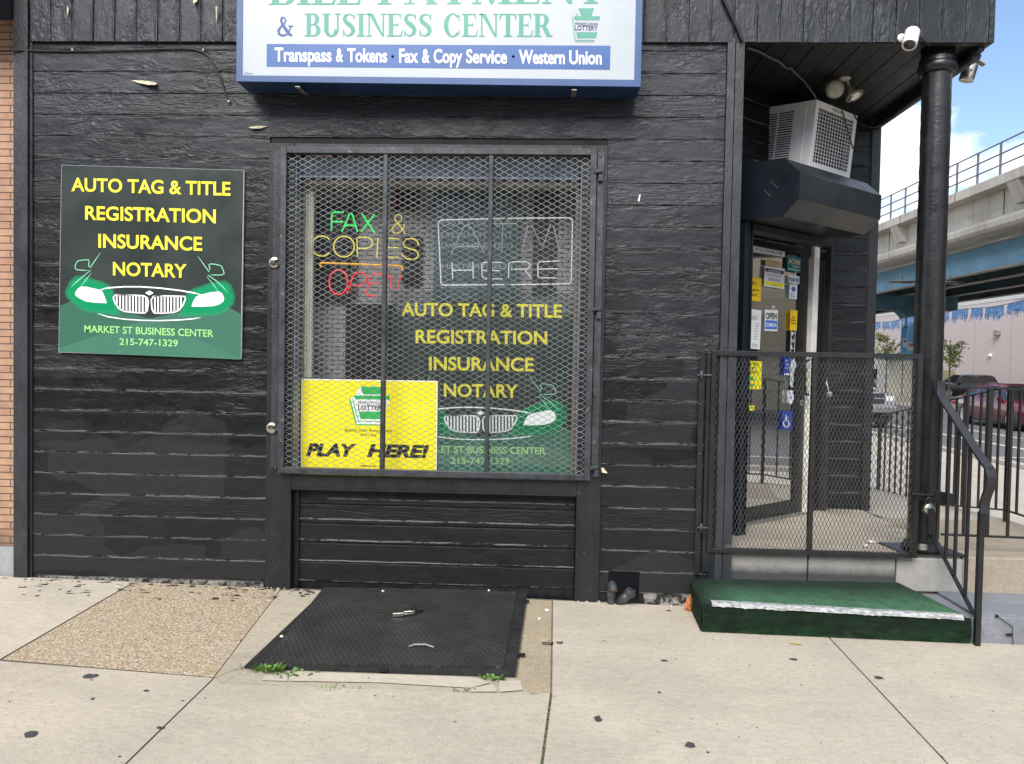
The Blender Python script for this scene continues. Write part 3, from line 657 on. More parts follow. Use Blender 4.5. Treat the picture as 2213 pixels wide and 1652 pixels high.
# torn paint that shows the bare wood, curling off the boards
def curl(z, pts, lift):
    m = MB(); c = [P(z, a, b, PY(-.004)) for a, b in pts]
    for i in range(len(c)): c[i].y -= lift[i]
    m.poly(c); return m
for z, pts, lift in ((zA, [(1040, 637), (1130, 640), (1215, 652), (1250, 665), (1245, 686), (1190, 686), (1100, 662)], [0, 0, .006, .012, .03, .03, .012]),
                     (zSign, [(105, 655), (150, 645), (200, 648), (165, 662), (125, 664)], [.01, 0, 0, .012, .02]),
                     (zA, [(1548, 0), (1590, 0), (1580, 40), (1565, 55), (1552, 50)], [0, 0, .01, .02, .01]),
                     (zA, [(555, 60), (575, 95), (572, 155), (560, 120)], [0, .01, .02, .01]),
                     (zA, [(1733, 80), (1752, 85), (1738, 170), (1728, 200)], [.02, .03, .01, 0]),
                     (zWin, [(1610, 1520), (1625, 1525), (1640, 1548), (1615, 1545)], [0, .01, .02, .01])):
    m = curl(z, pts, lift); q = [v.y for v in m.v]
    m.v = [v-Vector((0, .034 if v.z > 3.775 else .002, 0)) for v in m.v]
    m.build('torn_paint', pm('bare_wood', (.52, .45, .33, 1), .7, 0, .2, 30), shop, recalc=False)
s = MB()
for k in range(40):
    z = .10+.1475*int(rp_.random()*25); x = rp_.choice((-3.52, -2.95, -2.1, 1.10, .55, -1.2))
    if wx0 < x < wx1 and z < 3.1: continue
    s.lathe([(.0045, 0), (.004, .0015), (.0, .002)], (x+rp_.uniform(-.02, .02), -.0035, z), (0, -1, 0), 8)
tag(s.build('nail_heads', M['steel'], shop), kind='stuff')
a, b = P(V0, 1383, 421, PY(-.0035)), P(V0, 1380, 436, PY(-.0035)); s = MB(); s.bar(a, b, .009, .0012, (0, 1, 0)); s.build('paint_drip', M['postwhite'], shop)
# fascia of upright boards
def upright(mb, x0, x1, z0, z1, y, pitch, th=.03, mi=0):
    x = x0
    while x < x1-.01:
        xe = min(x+pitch, x1); oy = rp_.uniform(-.003, .003); n = int((z1-z0)/.05)+1; sd = rp_.random()*40; rows = []
        for t, dy in ((0, .014), (.015, .002), (.08, 0), (.5, 0), (.92, 0), (.985, .002), (1, .014)):
            rows.append([Vector((x+.002+(xe-x-.004)*t + noise.noise(Vector((sd, zz_*7, t)))*.002, y+dy+oy+noise.noise(Vector((sd, zz_*4, t*2)))*.003, zz_)) for zz_ in [z0+(z1-z0)*i/n for i in range(n+1)]])
        for a, b in zip(rows, rows[1:]): mb.strip(a, b, mi, True)
        x = xe
s = MB(); upright(s, -3.6, 2.93, 3.772, 5.0, -.03, .151); s.box(-3.6, 2.925, -.014, .02, 3.7745, 5.0, 1); s.box(-3.6, 2.925, -.0145, .03, 3.7705, 3.7745, 1)
s.build('fascia', [M['fascia'], M['soffit']], shop)
# side fascia along the big street, and the upper storey behind
s = MB(); s.box(2.90, 2.93, -.029, 9, 3.772, 5.0); s.box(2.86, 2.90, .03, 9, 3.74, 3.80); s.tube([(2.885, .1, 3.735), (2.885, 9, 3.735)], .035, 8)
s.build('side_fascia', M['trim'], shop, .003)
s = MB(); s.box(-3.60, 2.90, .03, 9, 4.98, 5.06)
s.build('roof', M['soffit'], shop)
# soffit boards over the entrance
s = MB()
d_ = Vector((.765, .644, 0)); n_ = Vector((.644, -.765, 0))
for k in range(16):
    x = .9+k*.151
    if x > 2.86: break
    s.box(x+.004, min(x+.147, 2.86), .032, 2.2, 3.80+.002*(k % 2), 3.82)
s.box(.8, 2.88, .031, 2.3, 3.822, 3.84)
s.build('soffit', M['soffit'], shop)
# corner boards and trims
s = MB(); xl, xr = -3.715, -3.613
s.box(xl, xr, -.03, .02, -.005, 5.0); s.build('trim_board', M['trim'], shop, .004)
s = MB(); s.box(-3.612, -3.59, -.012, .012, .0, 3.77); s.build('trim_board', M['trim_dark'], shop, .002)
s = MB(); s.box(1.192, 1.243, -.027, .03, -.04, 3.80); s.box(1.246, 1.305, -.03, .03, -.04, 3.80); s.box(1.285, 1.303, .0305, .45, .30, 3.79); s.build('trim_board', M['trim'], shop, .003)
# casing round the window, running down to the ground as two posts
s = MB(); s.box(wx0, -1.735, -.022, .13, gz(-1.8)-.002, 3.085); s.build('casing_board', M['trim_dark'], shop, .004)
s = MB(); s.box(.245, wx1, -.022, .13, gz(.3)-.002, 3.085); s.build('casing_board', M['trim_dark'], shop, .004)
s = MB(); s.box(-1.734, .244, -.018, .13, .695, .805); s.box(-1.734, .244, -.021, -.0185, .715, .79); s.build('window_sill', M['trim_dark'], shop, .003)
s = MB(); s.box(-1.734, .244, -.02, .13, 3.045, 3.084); s.build('casing_board', M['trim'], shop, .003)
s = MB(); plank_rows(s, lambda a, b: [(-1.73, .24)], .035, .69, .065, .137); s.box(-1.733, .243, .082, .12, -.03, .694, 1)
s.box(-1.733, -1.70, .045, .0815, -.02, .694, 1)
s.build('recessed_panel', [M['siding'], M['trim_dark']], shop)
# grey concrete lumps where the posts meet the ground
for x0, x1 in ((-1.90, -1.74), (.26, .42), (1.00, 1.14)):
    s = MB()
    for k in range(6):
        x = rp_.uniform(x0, x1); s.lathe([(.022, 0), (.018, .012), (.0, .016+.028*rp_.random())], (x, -.006, gz(x)-.006), n=7)
    s.build('mortar', M['limestone'], shop)
# window: header, jambs, frame and pane
s = MB()
yj = .112
s.box(-1.7335, -1.722, -.0, yj, .806, 3.044, 0); s.box(.232, .2435, -.0, yj, .806, 3.044, 0)
s.add([(-1.721, .03, 3.0), (.231, .03, 3.0), (.231, .085, 2.875), (-1.721, .085, 2.875), (-1.721, .1, 3.0), (.231, .1, 3.0), (.231, .11, 2.875), (-1.721, .11, 2.875)], [(0, 1, 2, 3), (3, 2, 6, 7), (4, 5, 1, 0)], 0)
s.box(-1.721, .231, .02, .06, 2.862, 2.874, 0)
win = s.build('window', M['jamb'], shop, .003)
s = MB(); s.box(-1.7215, -1.704, .1185, .14, .806, 2.81); s.box(.206, .2315, .1125, .14, .806, 2.81); s.box(-1.7215, .2315, .1125, .14, 2.811, 2.87); s.box(-1.704, .206, .1185, .14, .806, .816)
s.build('frame', M['brown_rust'] if False else pm('window_bead', (.10, .085, .07, 1), .5), win)
s = MB(); s.box(-1.7035, .2055, .124, .128, .8165, 2.8105); s.build('pane', M['glass'], win)
# the shallow display bay behind the pane
s = MB()
s.quad((-1.9, .40, .3), (.4, .40, .3), (.4, .40, 3.1), (-1.9, .40, 3.1), 0)
s.build('display_back_wall', M['wallpaper'], shop)
s = MB(); s.quad((-1.74, .145, .3), (-1.74, .40, .3), (-1.74, .40, 3.1), (-1.74, .145, 3.1)); s.quad((.25, .145, .3), (.25, .4, .3), (.25, .4, 3.1), (.25, .145, 3.1)); s.quad((-1.74, .145, .8), (.25, .145, .8), (.25, .4, .8), (-1.74, .4, .8)); s.quad((-1.74, .145, 3.0), (.25, .145, 3.0), (.25, .4, 3.0), (-1.74, .4, 3.0))
s.build('display_bay', pm('cream_interior', (.50, .47, .42, 1), .7), shop)
wpost = pm('dark_interior_post', (.028, .03, .03, 1), .6)
for a0, b0, a1, b1 in ((1300, 180, 1400, 720), (460, 200, 480, 740)):
    p = P(zWin, a0, b0, PY(.39)); q = P(zWin, a1, b1, PY(.39)); s = MB(); s.box(p.x, q.x, .375, .398, q.z, p.z); s.build('wall_post', wpost, shop)
# walls round the chamfered entrance: short wall facing front, side wall along the street, wall behind the door
DP = Vector((1.622, .895, 0)); DPL = (DP, n_)
s = MB(); plank_rows(s, lambda a, b: [(2.50, 2.84)], .345, 3.80, 1.665, .152); s.box(2.45, 2.83, 1.68, 1.72, .345, 3.80, 1)
s.build('entrance_siding', [M['short'], M['black']], shop)
s = MB(); s.box(2.845, 2.925, 1.645, 1.72, .34, 3.74); s.box(2.45, 2.51, 1.61, 1.68, .345, 3.1)
s.build('corner_board', M['trim_dark'], shop, .004)
s = MB(); s.box(2.87, 2.92, 1.721, 9, -.2, 3.74); s.build('side_wall', M['trim_dark'], shop)
def dl(t, o, z): return DP + d_*t + n_*o + Vector((0, 0, z))       # along the door wall, out of it, height
s = MB()
s.obox(dl(-.75, -.06, 2.55), d_*2.10, n_*.05, (0, 0, 1.25))
for k in range(9): s.obox(dl(-.75, -.0095, 2.56+k*.138), d_*2.0, n_*.012, (0, 0, .132))
s.build('door_wall', M['short'], shop)
s = MB(); s.obox(dl(-.75, -.06, .345), d_*.735, n_*.05, (0, 0, 2.2)); s.obox(dl(.97, -.06, .345), d_*.22, n_*.05, (0, 0, 2.2)); s.obox(dl(-.1, -1.2, .345), d_*1.2, n_*.02, (0, 0, 2.2))
s.build('door_surround', M['black'], shop)
# door leaf
def dquad(mb, t0, t1, z0, z1, o0, o1, mi=0): mb.obox(dl(t0, o0, z0), d_*(t1-t0), n_*(o1-o0), (0, 0, z1-z0), mi)
s = MB(); dquad(s, -.01, .035, .35, 2.68, -.04, 0); dquad(s, .70, .83, .35, 2.68, -.04, 0); dquad(s, .0355, .6995, 2.575, 2.68, -.04, 0); dquad(s, .0355, .6995, .35, .47, -.04, .0)
door = s.build('door', M['iron'], shop, .004)
s = MB(); dquad(s, .036, .699, .4705, 2.5745, -.024, -.018); s.build('pane', M['doorglass'], door)
s = MB(); dquad(s, -.02, .84, .344, .362, -.06, .05); s.build('threshold', pm('threshold_metal', (.30, .28, .25, 1), .5, .5, .2, 20), door)
s = MB(); hp = [P(zD2, a, b, (DP+n_*.055, n_)) for a, b in ((1118, 250), (1075, 262), (1060, 330), (1058, 520), (1058, 690), (1075, 745), (1105, 750))]; s.tube(hp, .011, 8); s.build('handle', M['iron'], door)
p = P(zD2, 998, 865, DPL); s = MB(); s.lathe([(.028, 0), (.028, .012), (.018, .016), (.0, .016)], p, n_, 16); s.build('lock', M['chrome'], door)
s = MB(); s.obox(dl(.832, -.02, .345), d_*.048, n_*.055, d_*.03+Vector((0, 0, 2.40))); s.obox(dl(.882, -.03, .345), d_*.056, n_*.05, d_*.03+Vector((0, 0, 2.40))); s.build('white_door_post', M['postwhite'], shop, .006)
s = MB(); dquad(s, -.03, 1.2, 2.69, 2.80, -.06, .03); s.build('door_header', M['soffit'], shop)

# roller shutter housing over the door with its two guide rails
hx = thing('shutter_housing', 'dark navy sheet metal roller shutter housing over the entrance door', 'shutter housing', dl(.15, .3, 2.66))
t0, t1 = -.405, .725
prof = [(.02, 3.085), (.19, 3.098), (.545, 3.069), (.665, 2.955), (.662, 2.772), (.537, 2.664), (.225, 2.682), (.02, 2.70)]
s = MB(); s.prism([dl(t0, o, z) for o, z in prof], d_*(t1-t0)); s.build('housing', [M['hood']], hx, .004)
s = MB(); s.prism([dl(t0-.003, .02+(o-.02)*1.0, 2.88+(z-2.88)*1.0) for o, z in prof], -d_*.002); s.build('shaded_end', M['navy'], hx)  # darker sheet over the end: its dim reflection is put into the colour
s = MB(); s.obox(dl(t0+.01, .095, .35), d_*.065, n_*.135, (0, 0, 2.33)); s.obox(dl(t0+.078, .17, .35), d_*.012, n_*.075, (0, 0, 2.33)); s.build('guide_rail', M['navy'], hx, .003)
s = MB(); s.obox(dl(t0+.093, .15, .35), d_*.04, n_*.05, (0, 0, 2.32)); s.build('guide_rail', pm('grey_rail', (.045, .045, .045, 1), .5), hx, .002)
s = MB(); s.obox(dl(1.10, .0, .35), d_*.045, n_*.05, (0, 0, 2.34)); s.build('guide_rail', pm('dark_grey_rail', (.035, .035, .035, 1), .5), hx, .003)
s = MB(); s.obox(dl(t0+.02, .10, 2.62), d_*(t1-t0+.1), n_*.12, (0, 0, .055)); s.build('shutter_slat', M['soffit'], hx, .004)
s = MB()
for a, b, c, d in ((425, 1005, 497, 1080), (350, 1100, 422, 1170)):
    p = P(zAC, a, b, (dl(t0-.006, 0, 0), d_)); q = P(zAC, c, d, (dl(t0-.006, 0, 0), d_)); s.bar(p, q, .002, .010, d_)
s.build('scratch_mark', pm('scraped_metal', (.12, .13, .14, 1), .4, .5), hx)

# window air conditioner, leaning forward on top of the housing
ac = thing('air_conditioner', 'white window air conditioner jutting from the black wall above the door hood', 'air conditioner', dl(.5, .2, 3.13))
th_ = R(6)
an = (n_*math.cos(th_) - Vector((0, 0, 1))*math.sin(th_)); au = (n_*math.sin(th_) + Vector((0, 0, 1))*math.cos(th_))
aO = dl(.197, .348, 3.143)                                   # lower left corner of the front face
def ap(x, y, o): return aO + d_*x + au*y + an*o              # right, up, out
W_, H_, D_ = .60, .505, .47
def acbox(mb, x0, x1, y0, y1, o0, o1, mi=0): mb.obox(ap(x0, y0, o0), d_*(x1-x0), an*(o1-o0), au*(y1-y0), mi)
s = MB()
acbox(s, .006, W_, H_-.012, H_, -D_, -.002); acbox(s, .006, W_, 0, .012, -D_, -.002); acbox(s, W_-.01, W_, .0125, H_-.0125, -D_, -.002)
acbox(s, 0, .008, .0, H_, -.175, -.002); acbox(s, 0, .008, 0, H_, -D_, -.445); acbox(s, 0, .008, 0, .03, -.4445, -.1755); acbox(s, 0, .008, H_-.05, H_, -.4445, -.1755); acbox(s, -.003, -.0005, .02, H_-.04, -.075, -.068)
s.build('case', M['acwhite'], ac, .003)
s = MB()
for k in range(23):
    y = .036+k*.0187; acbox(s, .0005, .0075, y, y+.0085, -.4440, -.176)
acbox(s, -.002, .0003, .03, H_-.05, -.318, -.304)
s.build('side_louvre', M['acwhite'], ac)
s = MB(); acbox(s, .03, .035, .02, H_-.02, -.44, -.18); acbox(s, .06, W_-.06, .055, H_-.055, -.06, -.03); s.build('coil', pm('dark_coil', (.035, .035, .037, 1), .5, .5, .3, 40, stretch=(20, 20, 1)), ac)
s = MB()
acbox(s, 0, .048, 0, H_, -.0015, .012); acbox(s, W_-.048, W_, 0, H_, -.0015, .012); acbox(s, .0485, W_-.0485, 0, .05, -.0015, .012); acbox(s, .0485, W_-.0485, H_-.05, H_, -.0015, .012)
s.build('front_frame', M['acwhite'], ac, .003)
s = MB()
for k in range(1, 13): x = .0485+k*(W_-.097)/13; acbox(s, x-.0022, x+.0022, .0505, H_-.0505, .0, .0045)
for k in range(1, 15): y = .0505+k*(H_-.101)/15; acbox(s, .049, W_-.049, y-.0022, y+.0022, .0048, .009)
s.build('front_grid', M['acwhite'], ac)
s = MB(); word(s, 'FRIGIDAIRE', lambda a, b: ap(a, -b, .0128), .23, -(H_-.037), .40, -(H_-.037), .022, bold=.01); s.build('lettering', flat('grey_ink', (.10, .10, .11, 1)), ac)
s = MB(); s.tube([ap(.35, H_-.01, .02), ap(.43, H_-.09, .018), ap(.50, H_-.17, .018), ap(.585, H_-.26, .018)], .005, 6); s.build('cord', M['grycable'], ac)
s = MB(); s.tube([ap(-.012, .25, -.47), ap(-.012, .17, -.36)], .004, 6); s.build('cord', M['cable'], ac)

# ------------------------------------------------------------------ lightbox sign
sg = thing('lightbox_sign', 'large white sign box with blue frame advertising bill payment and business services above the window', 'sign', (-.77, -.13, 3.43))
SY = -.26
def sgp(a, b, y=SY): return P(zSign, a, b, PY(y))
bl_, br_ = sgp(40, 418), sgp(2110, 446)
X0, X1, Zb0, Zb1, Zt = bl_.x, br_.x, bl_.z, br_.z, 4.75
def sbox(mb, x0, x1, zl, zr, zt, y0, y1, mi=0):            # box whose lower edge follows the slight tilt of the sign
    mb.add([(x0, y0, zl), (x1, y0, zr), (x1, y1, zr), (x0, y1, zl), (x0, y0, zt), (x1, y0, zt), (x1, y1, zt), (x0, y1, zt)], [(0, 3, 2, 1), (4, 5, 6, 7), (0, 1, 5, 4), (1, 2, 6, 5), (2, 3, 7, 6), (3, 0, 4, 7)], mi)
M['signblue'] = pm('sign_blue_paint', (.035, .085, .23, 1), .35, 0, .06, 4, dirt=((.12, .18, .33, 1), .70))
M['signnavy'] = pm('sign_underside_navy', (.012, .032, .085, 1), .4, 0, .2, 4)
M['signwhite'] = pm('sign_white_acrylic', (.42, .465, .51, 1), .22, 0, .02, 2)
s = MB(); sbox(s, X0, X1, Zb0, Zb1, Zt, -.036, SY+.012); s.build('cabinet', M['signnavy'], sg, .004)
wl, wr = sgp(71, 388), sgp(2077, 411)
s = MB(); y0, y1 = SY+.0115, SY-.004
s.add([(X0, y1, Zb0), (X1, y1, Zb1), (wr.x, y1, wr.z), (wl.x, y1, wl.z), (X0, y0, Zb0), (X1, y0, Zb1), (wr.x, y0, wr.z), (wl.x, y0, wl.z)], [(0, 1, 2, 3), (0, 4, 5, 1), (3, 2, 6, 7)])
s.add([(X0, y1, Zb0), (wl.x, y1, wl.z), (wl.x, y1, Zt), (X0, y1, Zt), (X0, y0, Zb0), (wl.x, y0, wl.z), (wl.x, y0, Zt), (X0, y0, Zt)], [(0, 1, 2, 3), (0, 3, 7, 4), (1, 5, 6, 2)])
s.add([(X1, y1, Zb1), (wr.x, y1, wr.z), (wr.x, y1, Zt), (X1, y1, Zt), (X1, y0, Zb1), (wr.x, y0, wr.z), (wr.x, y0, Zt), (X1, y0, Zt)], [(0, 1, 2, 3), (0, 3, 7, 4), (1, 5, 6, 2)])
s.build('frame', M['signblue'], sg)
s = MB(); s.quad((wl.x, SY, wl.z), (wr.x, SY, wr.z), (wr.x, SY, Zt), (wl.x, SY, Zt)); s.build('face', M['signwhite'], sg)
M['teal'] = flat('sign_teal', (.075, .30, .235, 1), .35); M['inkblue'] = flat('sign_ink_blue', (.038, .085, .26, 1), .35); M['bandblue'] = flat('sign_band_blue', (.05, .118, .33, 1), .3)
M['inkwhite'] = flat('white_ink', (.72, .74, .77, 1), .4); M['inknavy'] = flat('navy_ink', (.035, .035, .15, 1), .4)
f1 = lambda a, b: sgp(a, b, SY-.0015); f2 = lambda a, b: sgp(a, b, SY-.003); of = Vector((0, -.0003, 0))
s = MB(); serif_word(s, 'BILL PAYMENT', f1, 203, 26, 1930, 19, 150, off=of); s.build('lettering', M['teal'], sg, recalc=False)
s = MB(); serif_word(s, 'BUSINESS CENTER', f1, 388, 187, 1656, 190, 117, off=of); s.build('lettering', M['teal'], sg, recalc=False)
s = MB(); serif_word(s, '&', f1, 243, 186, 333, 186, 102, off=of); s.build('lettering', M['inkblue'], sg, recalc=False)
s = MB(); word(s, 'Curt', f1, 80, 382, 122, 383, 12, shear=.4); s.build('lettering', M['inkblue'], sg, recalc=False)
s = MB(); s.quad(f1(194, 342), f1(1953, 358), f1(1956, 235), f1(195, 226)); s.build('blue_band', M['bandblue'], sg, recalc=False)
s = MB()
for t, a0, a1 in (('Transpass', 235, 527), ('&', 550, 587), ('Tokens', 607, 812), ('Fax', 873, 971), ('&', 991, 1030), ('Copy', 1050, 1197), ('Service', 1217, 1426), ('Western', 1487, 1722), ('Union', 1745, 1911)):
    k = lambda x: 316+(x-235)*.0095
    word(s, t, f2, a0, k(a0), a1, k(a1), 72, bold=.028)
for a in (840, 1458): s.lathe([(0, 0), (.0085, 0)], f2(a, 290), (0, -1, 0), 12)
s.build('lettering', M['inkwhite'], sg, recalc=False)
def keystone(mb, fn, cx, cy, w, h, mi=0, rows=True, miw=None):
    """stylised keystone: cap, shoulder and tapering body with shadow lines down its left side"""
    q = lambda x, y: fn(cx+x*w, cy+y*h)
    mb.poly([q(-.27, -.5), q(.27, -.5), q(.17, -.27), q(.17, -.262), q(-.17, -.262), q(-.17, -.27)], mi)
    mb.poly([q(-.42, -.26), q(.48, -.26), q(.45, -.14), q(-.40, -.14)], mi)
    mb.poly([q(-.34, .22), q(.38, .22), q(.33, .40), q(-.31, .40)], mi)
    for k in (1, 2):
        o = .035*k
        mb.poly([q(-.43-o, -.25+.01*k), q(-.415-o, -.25), q(-.325-o*.8, .40+.045*k), q(-.335-o*.8, .425+.045*k)], mi)
        mb.poly([q(-.335-o*.8, .41+.045*k), q(.31-.02*k, .41+.045*k), q(.305-.02*k, .43+.045*k), q(-.335-o*.8, .43+.045*k)], mi)
        mb.poly([q(-.30-o, -.41+.03*k), q(-.285-o, -.41+.03*k), q(-.24-o, -.27), q(-.255-o, -.27)], mi)
s = MB(); keystone(s, f1, 1832, 128, 150, 170); s.build('keystone_emblem', M['teal'], sg, recalc=False)
s = MB(); word(s, 'PENNSYLVANIA', f2, 1775, 127, 1893, 129, 12, bold=.01); s.build('lettering', M['inknavy'], sg, recalc=False)
s = MB(); word(s, 'LOTTERY', f2, 1774, 155, 1890, 157, 25, bold=.015); s.build('lettering', M['inknavy'], sg, recalc=False)
for a0, b0, a1, b1 in ((350, 432, 400, 486), (1770, 448, 1766, 497)):
    p = P(zSign, a0, b0, PY(SY)); q = P(zSign, a1, b1, PY(-.03)); s = MB(); s.bar(Vector((p.x, SY+.01, p.z-.012)), Vector((q.x, -.036, q.z-.004)), .032, .006); s.lathe([(.008, -.006), (.0, -.006)], (q.x, -.06, q.z-.004), n=8)
    s.build('bracket', M['galv'], sg)

# ------------------------------------------------------------------ poster on the wall
M['postbg'] = pm('poster_charcoal', (.026, .036, .035, 1), .30, 0, .03, 2)
M['yellow'] = flat('yellow_ink', (.80, .72, .05, 1), .45); M['limeink'] = flat('lime_ink', (.30, .62, .22, 1), .45)
M['mint'] = flat('mint_ink', (.22, .62, .40, 1), .45); M['wht'] = flat('poster_white_ink', (.84, .86, .88, 1), .4); M['postedge'] = flat('foam_board', (.70, .70, .68, 1), .6)
M['beamA'] = film('green_beam_film', (.055, .20, .135, 1), .62); M['beamB'] = film('pale_green_beam_film', (.085, .27, .19, 1), .5); M['halo'] = film('halo_film', (.01, .52, .22, 1), .17)
q0 = Vector((440, 90)); ex_, ey_ = Vector((1320, 38)), Vector((-20, 1355)); det = ex_.x*ey_.y-ex_.y*ey_.x
def plo(a, b): v = Vector((a, b))-q0; return ((v.x*ey_.y-v.y*ey_.x)/det, (ex_.x*v.y-ex_.y*v.x)/det)
def poster_art(B, par, skip=False, T=(0, 0, 0, 0)):
    L = lambda off: (lambda a, b: B.pt(*plo(a, b), off))
    e1, e2, e3, e4 = L(.0010), L(.0016), L(.0026), L(.0034)
    s = MB(); s.poly([e1(*q) for q in ((430, 1105), (600, 1042), (1075, 1197), (1742, 1480), (1741, 1489), (423, 1442))]); s.build('beam_print', M['beamA'], par, recalc=False)
    s = MB(); s.poly([e2(*q) for q in ((1748, 1165), (1600, 1085), (1075, 1197), (423, 1415), (423, 1440), (1741, 1488))]); s.build('beam_print', M['beamB'], par, recalc=False)
    lampL = [(542, 1015), (560, 985), (585, 968), (620, 968), (700, 985), (740, 1000), (758, 1040), (773, 1087), (690, 1084), (620, 1075), (570, 1050), (546, 1032)]
    lampR = [(1385, 1108), (1400, 1065), (1420, 1035), (1450, 1022), (1520, 1005), (1580, 998), (1605, 1012), (1621, 1045), (1615, 1070), (1585, 1092), (1540, 1105), (1460, 1109)]
    for lp in (lampL, lampR):
        s = MB(); cx = sum(p[0] for p in lp)/12; cy = sum(p[1] for p in lp)/12
        for k in range(11):
            g_ = 1.04+.085*k
            s.poly([B.pt(*plo(max(432, cx+(a-cx)*(g_*.93)), cy+(b-cy)*(g_*1.0+.055*k)), .0018+.00005*(11-k)) for a, b in lp])
        s.build('halo_print', M['halo'], par, recalc=False)
    s = MB(); s.poly([e4(*q) for q in lampL]); s.poly([e4(*q) for q in lampR])
    s.poly([e4(1051, 1011), e4(1083, 993), e4(1112, 1012), e4(1082, 1029)])
    def curve(pts, w, fn=e3):
        A = []; Bq = []
        for i, p in enumerate(pts):
            a = Vector(pts[max(i-1, 0)]); b = Vector(pts[min(i+1, len(pts)-1)]); d = (b-a).normalized(); nn = Vector((-d.y, d.x)); ww = w*(1 if 0 < i < len(pts)-1 else .35)
            A.append(fn(p[0]+nn.x*ww, p[1]+nn.y*ww)); Bq.append(fn(p[0]-nn.x*ww, p[1]-nn.y*ww))
        s.strip(A, Bq)
    curve([(715, 992), (780, 976), (900, 967), (1020, 967), (1150, 975), (1300, 992), (1400, 1009), (1450, 1020)], 5)
    curve([(708, 1162), (780, 1185), (900, 1202), (1020, 1209), (1150, 1211), (1300, 1205), (1400, 1196), (1450, 1187)], 4)
    gl = [(835, 1026), (960, 1028), (1040, 1032), (1065, 1045), (1074, 1075), (1066, 1140), (1050, 1156), (1000, 1155), (900, 1145), (860, 1125), (832, 1085), (819, 1045)]
    gr = [(1110, 1036), (1180, 1032), (1290, 1034), (1338, 1036), (1341, 1055), (1325, 1095), (1295, 1135), (1260, 1150), (1180, 1157), (1115, 1156), (1100, 1130), (1095, 1060)]
    for gp in (gl, gr):
        curve(gp+[gp[0], gp[1]], 5, e3)
        xs_ = sorted(p[0] for p in gp); x = xs_[0]+26
        while x < xs_[-1]-14:
            ys = []
            for (ax, ay), (bx, by) in zip(gp, gp[1:]+gp[:1]):
                if (ax-x)*(bx-x) < 0: ys.append(ay+(by-ay)*(x-ax)/(bx-ax))
            if len(ys) >= 2: s.quad(e3(x-6, min(ys)), e3(x+6, min(ys)), e3(x+6, max(ys)), e3(x-6, max(ys)))
            x += 23.5
    s.build('car_print', M['wht'], par, recalc=False)
    s = MB()
    curve([(727, 722), (690, 775), (652, 830), (641, 822), (644, 790), (642, 773), (600, 775), (560, 783), (545, 810), (542, 830), (552, 845), (600, 850), (655, 850), (600, 895), (545, 940), (515, 970)], 3.2)
    curve([(662, 868), (620, 920), (583, 968)], 3.2)
    curve([(1430, 745), (1470, 800), (1512, 858), (1518, 835), (1510, 808), (1520, 800), (1560, 803), (1600, 815), (1615, 850), (1620, 870), (1600, 880), (1550, 880), (1502, 880), (1560, 920), (1610, 965), (1643, 1008)], 3.2)
    curve([(1495, 893), (1540, 945), (1577, 998)], 3.2)
    s.build('car_print', M['mint'], par, recalc=False)
    for t, a0, b0, a1, b1, h in (('AUTO TAG & TITLE', 515, 280, 1665, 312, 98), ('REGISTRATION', 616, 485, 1560, 510, 100), ('INSURANCE', 712, 686, 1462, 707, 100), ('NOTARY', 818, 886, 1350, 902, 98)):
        s = MB(); word(s, t, e4, a0, b0, a1, b1, h, bold=.022); s.build('lettering', M['yellow'], par, recalc=False)
    s = MB(); word(s, 'MARKET ST BUSINESS CENTER', e4, 610, 1298, 1543, 1328, 52, bold=.018); s.build('lettering', M['limeink'], par, recalc=False)
    s = MB(); word(s, '215-747-1329', e4, 865, 1388, 1287, 1398, 48, bold=.018); s.build('lettering', M['limeink'], par, recalc=False)
pc = [P(zPos, a, b, PY(-.030)) for a, b in ((440, 90), (1760, 128), (1740, 1492), (420, 1445))]
po = thing('wall_poster', 'dark green auto tag and notary poster board with a car drawing on the black siding', 'poster', (pc[0].x/2+pc[1].x/2, -.02, pc[3].z))
s = MB(); s.prism([Vector((p.x, -.0245, p.z)) for p in pc], (0, .018, 0)); s.build('foam_core', M['postedge'], po)
Bp = Board(*[Vector((p.x, -.0255, p.z)) for p in pc])
s = MB(); s.poly([Bp.pt(a, b) for a, b in ((.0015, .001), (.9985, .001), (.9975, .999), (.5, .998), (.497, .994), (.493, .998), (.0015, .998))]); s.build('board', M['postbg'], po, recalc=False)
poster_art(Bp, po)
# the same design as a see-through film behind the window pane
pc = [P(zWin, a, b, PY(.150)) for a, b in ((636, 700), (1491, 712), (1482, 1556), (628, 1546))]
wp = thing('window_poster', 'dark green see-through auto tag and notary poster behind the window pane', 'poster', (pc[0].x/2+pc[1].x/2, .15, pc[3].z))
Bw = Board(*pc)
s = MB(); s.poly([Bw.pt(0, 0), Bw.pt(1, 0), Bw.pt(1, .12), Bw.pt(0, .12)]); s.build('film', film('thin_green_film', (.03, .06, .052, 1), .55), wp, recalc=False)
s = MB(); s.poly([Bw.pt(0, .12), Bw.pt(1, .12), Bw.pt(1, 1), Bw.pt(0, 1)]); s.build('film', film('dark_green_film', (.020, .036, .033, 1), .86), wp, recalc=False)
poster_art(Bw, wp)

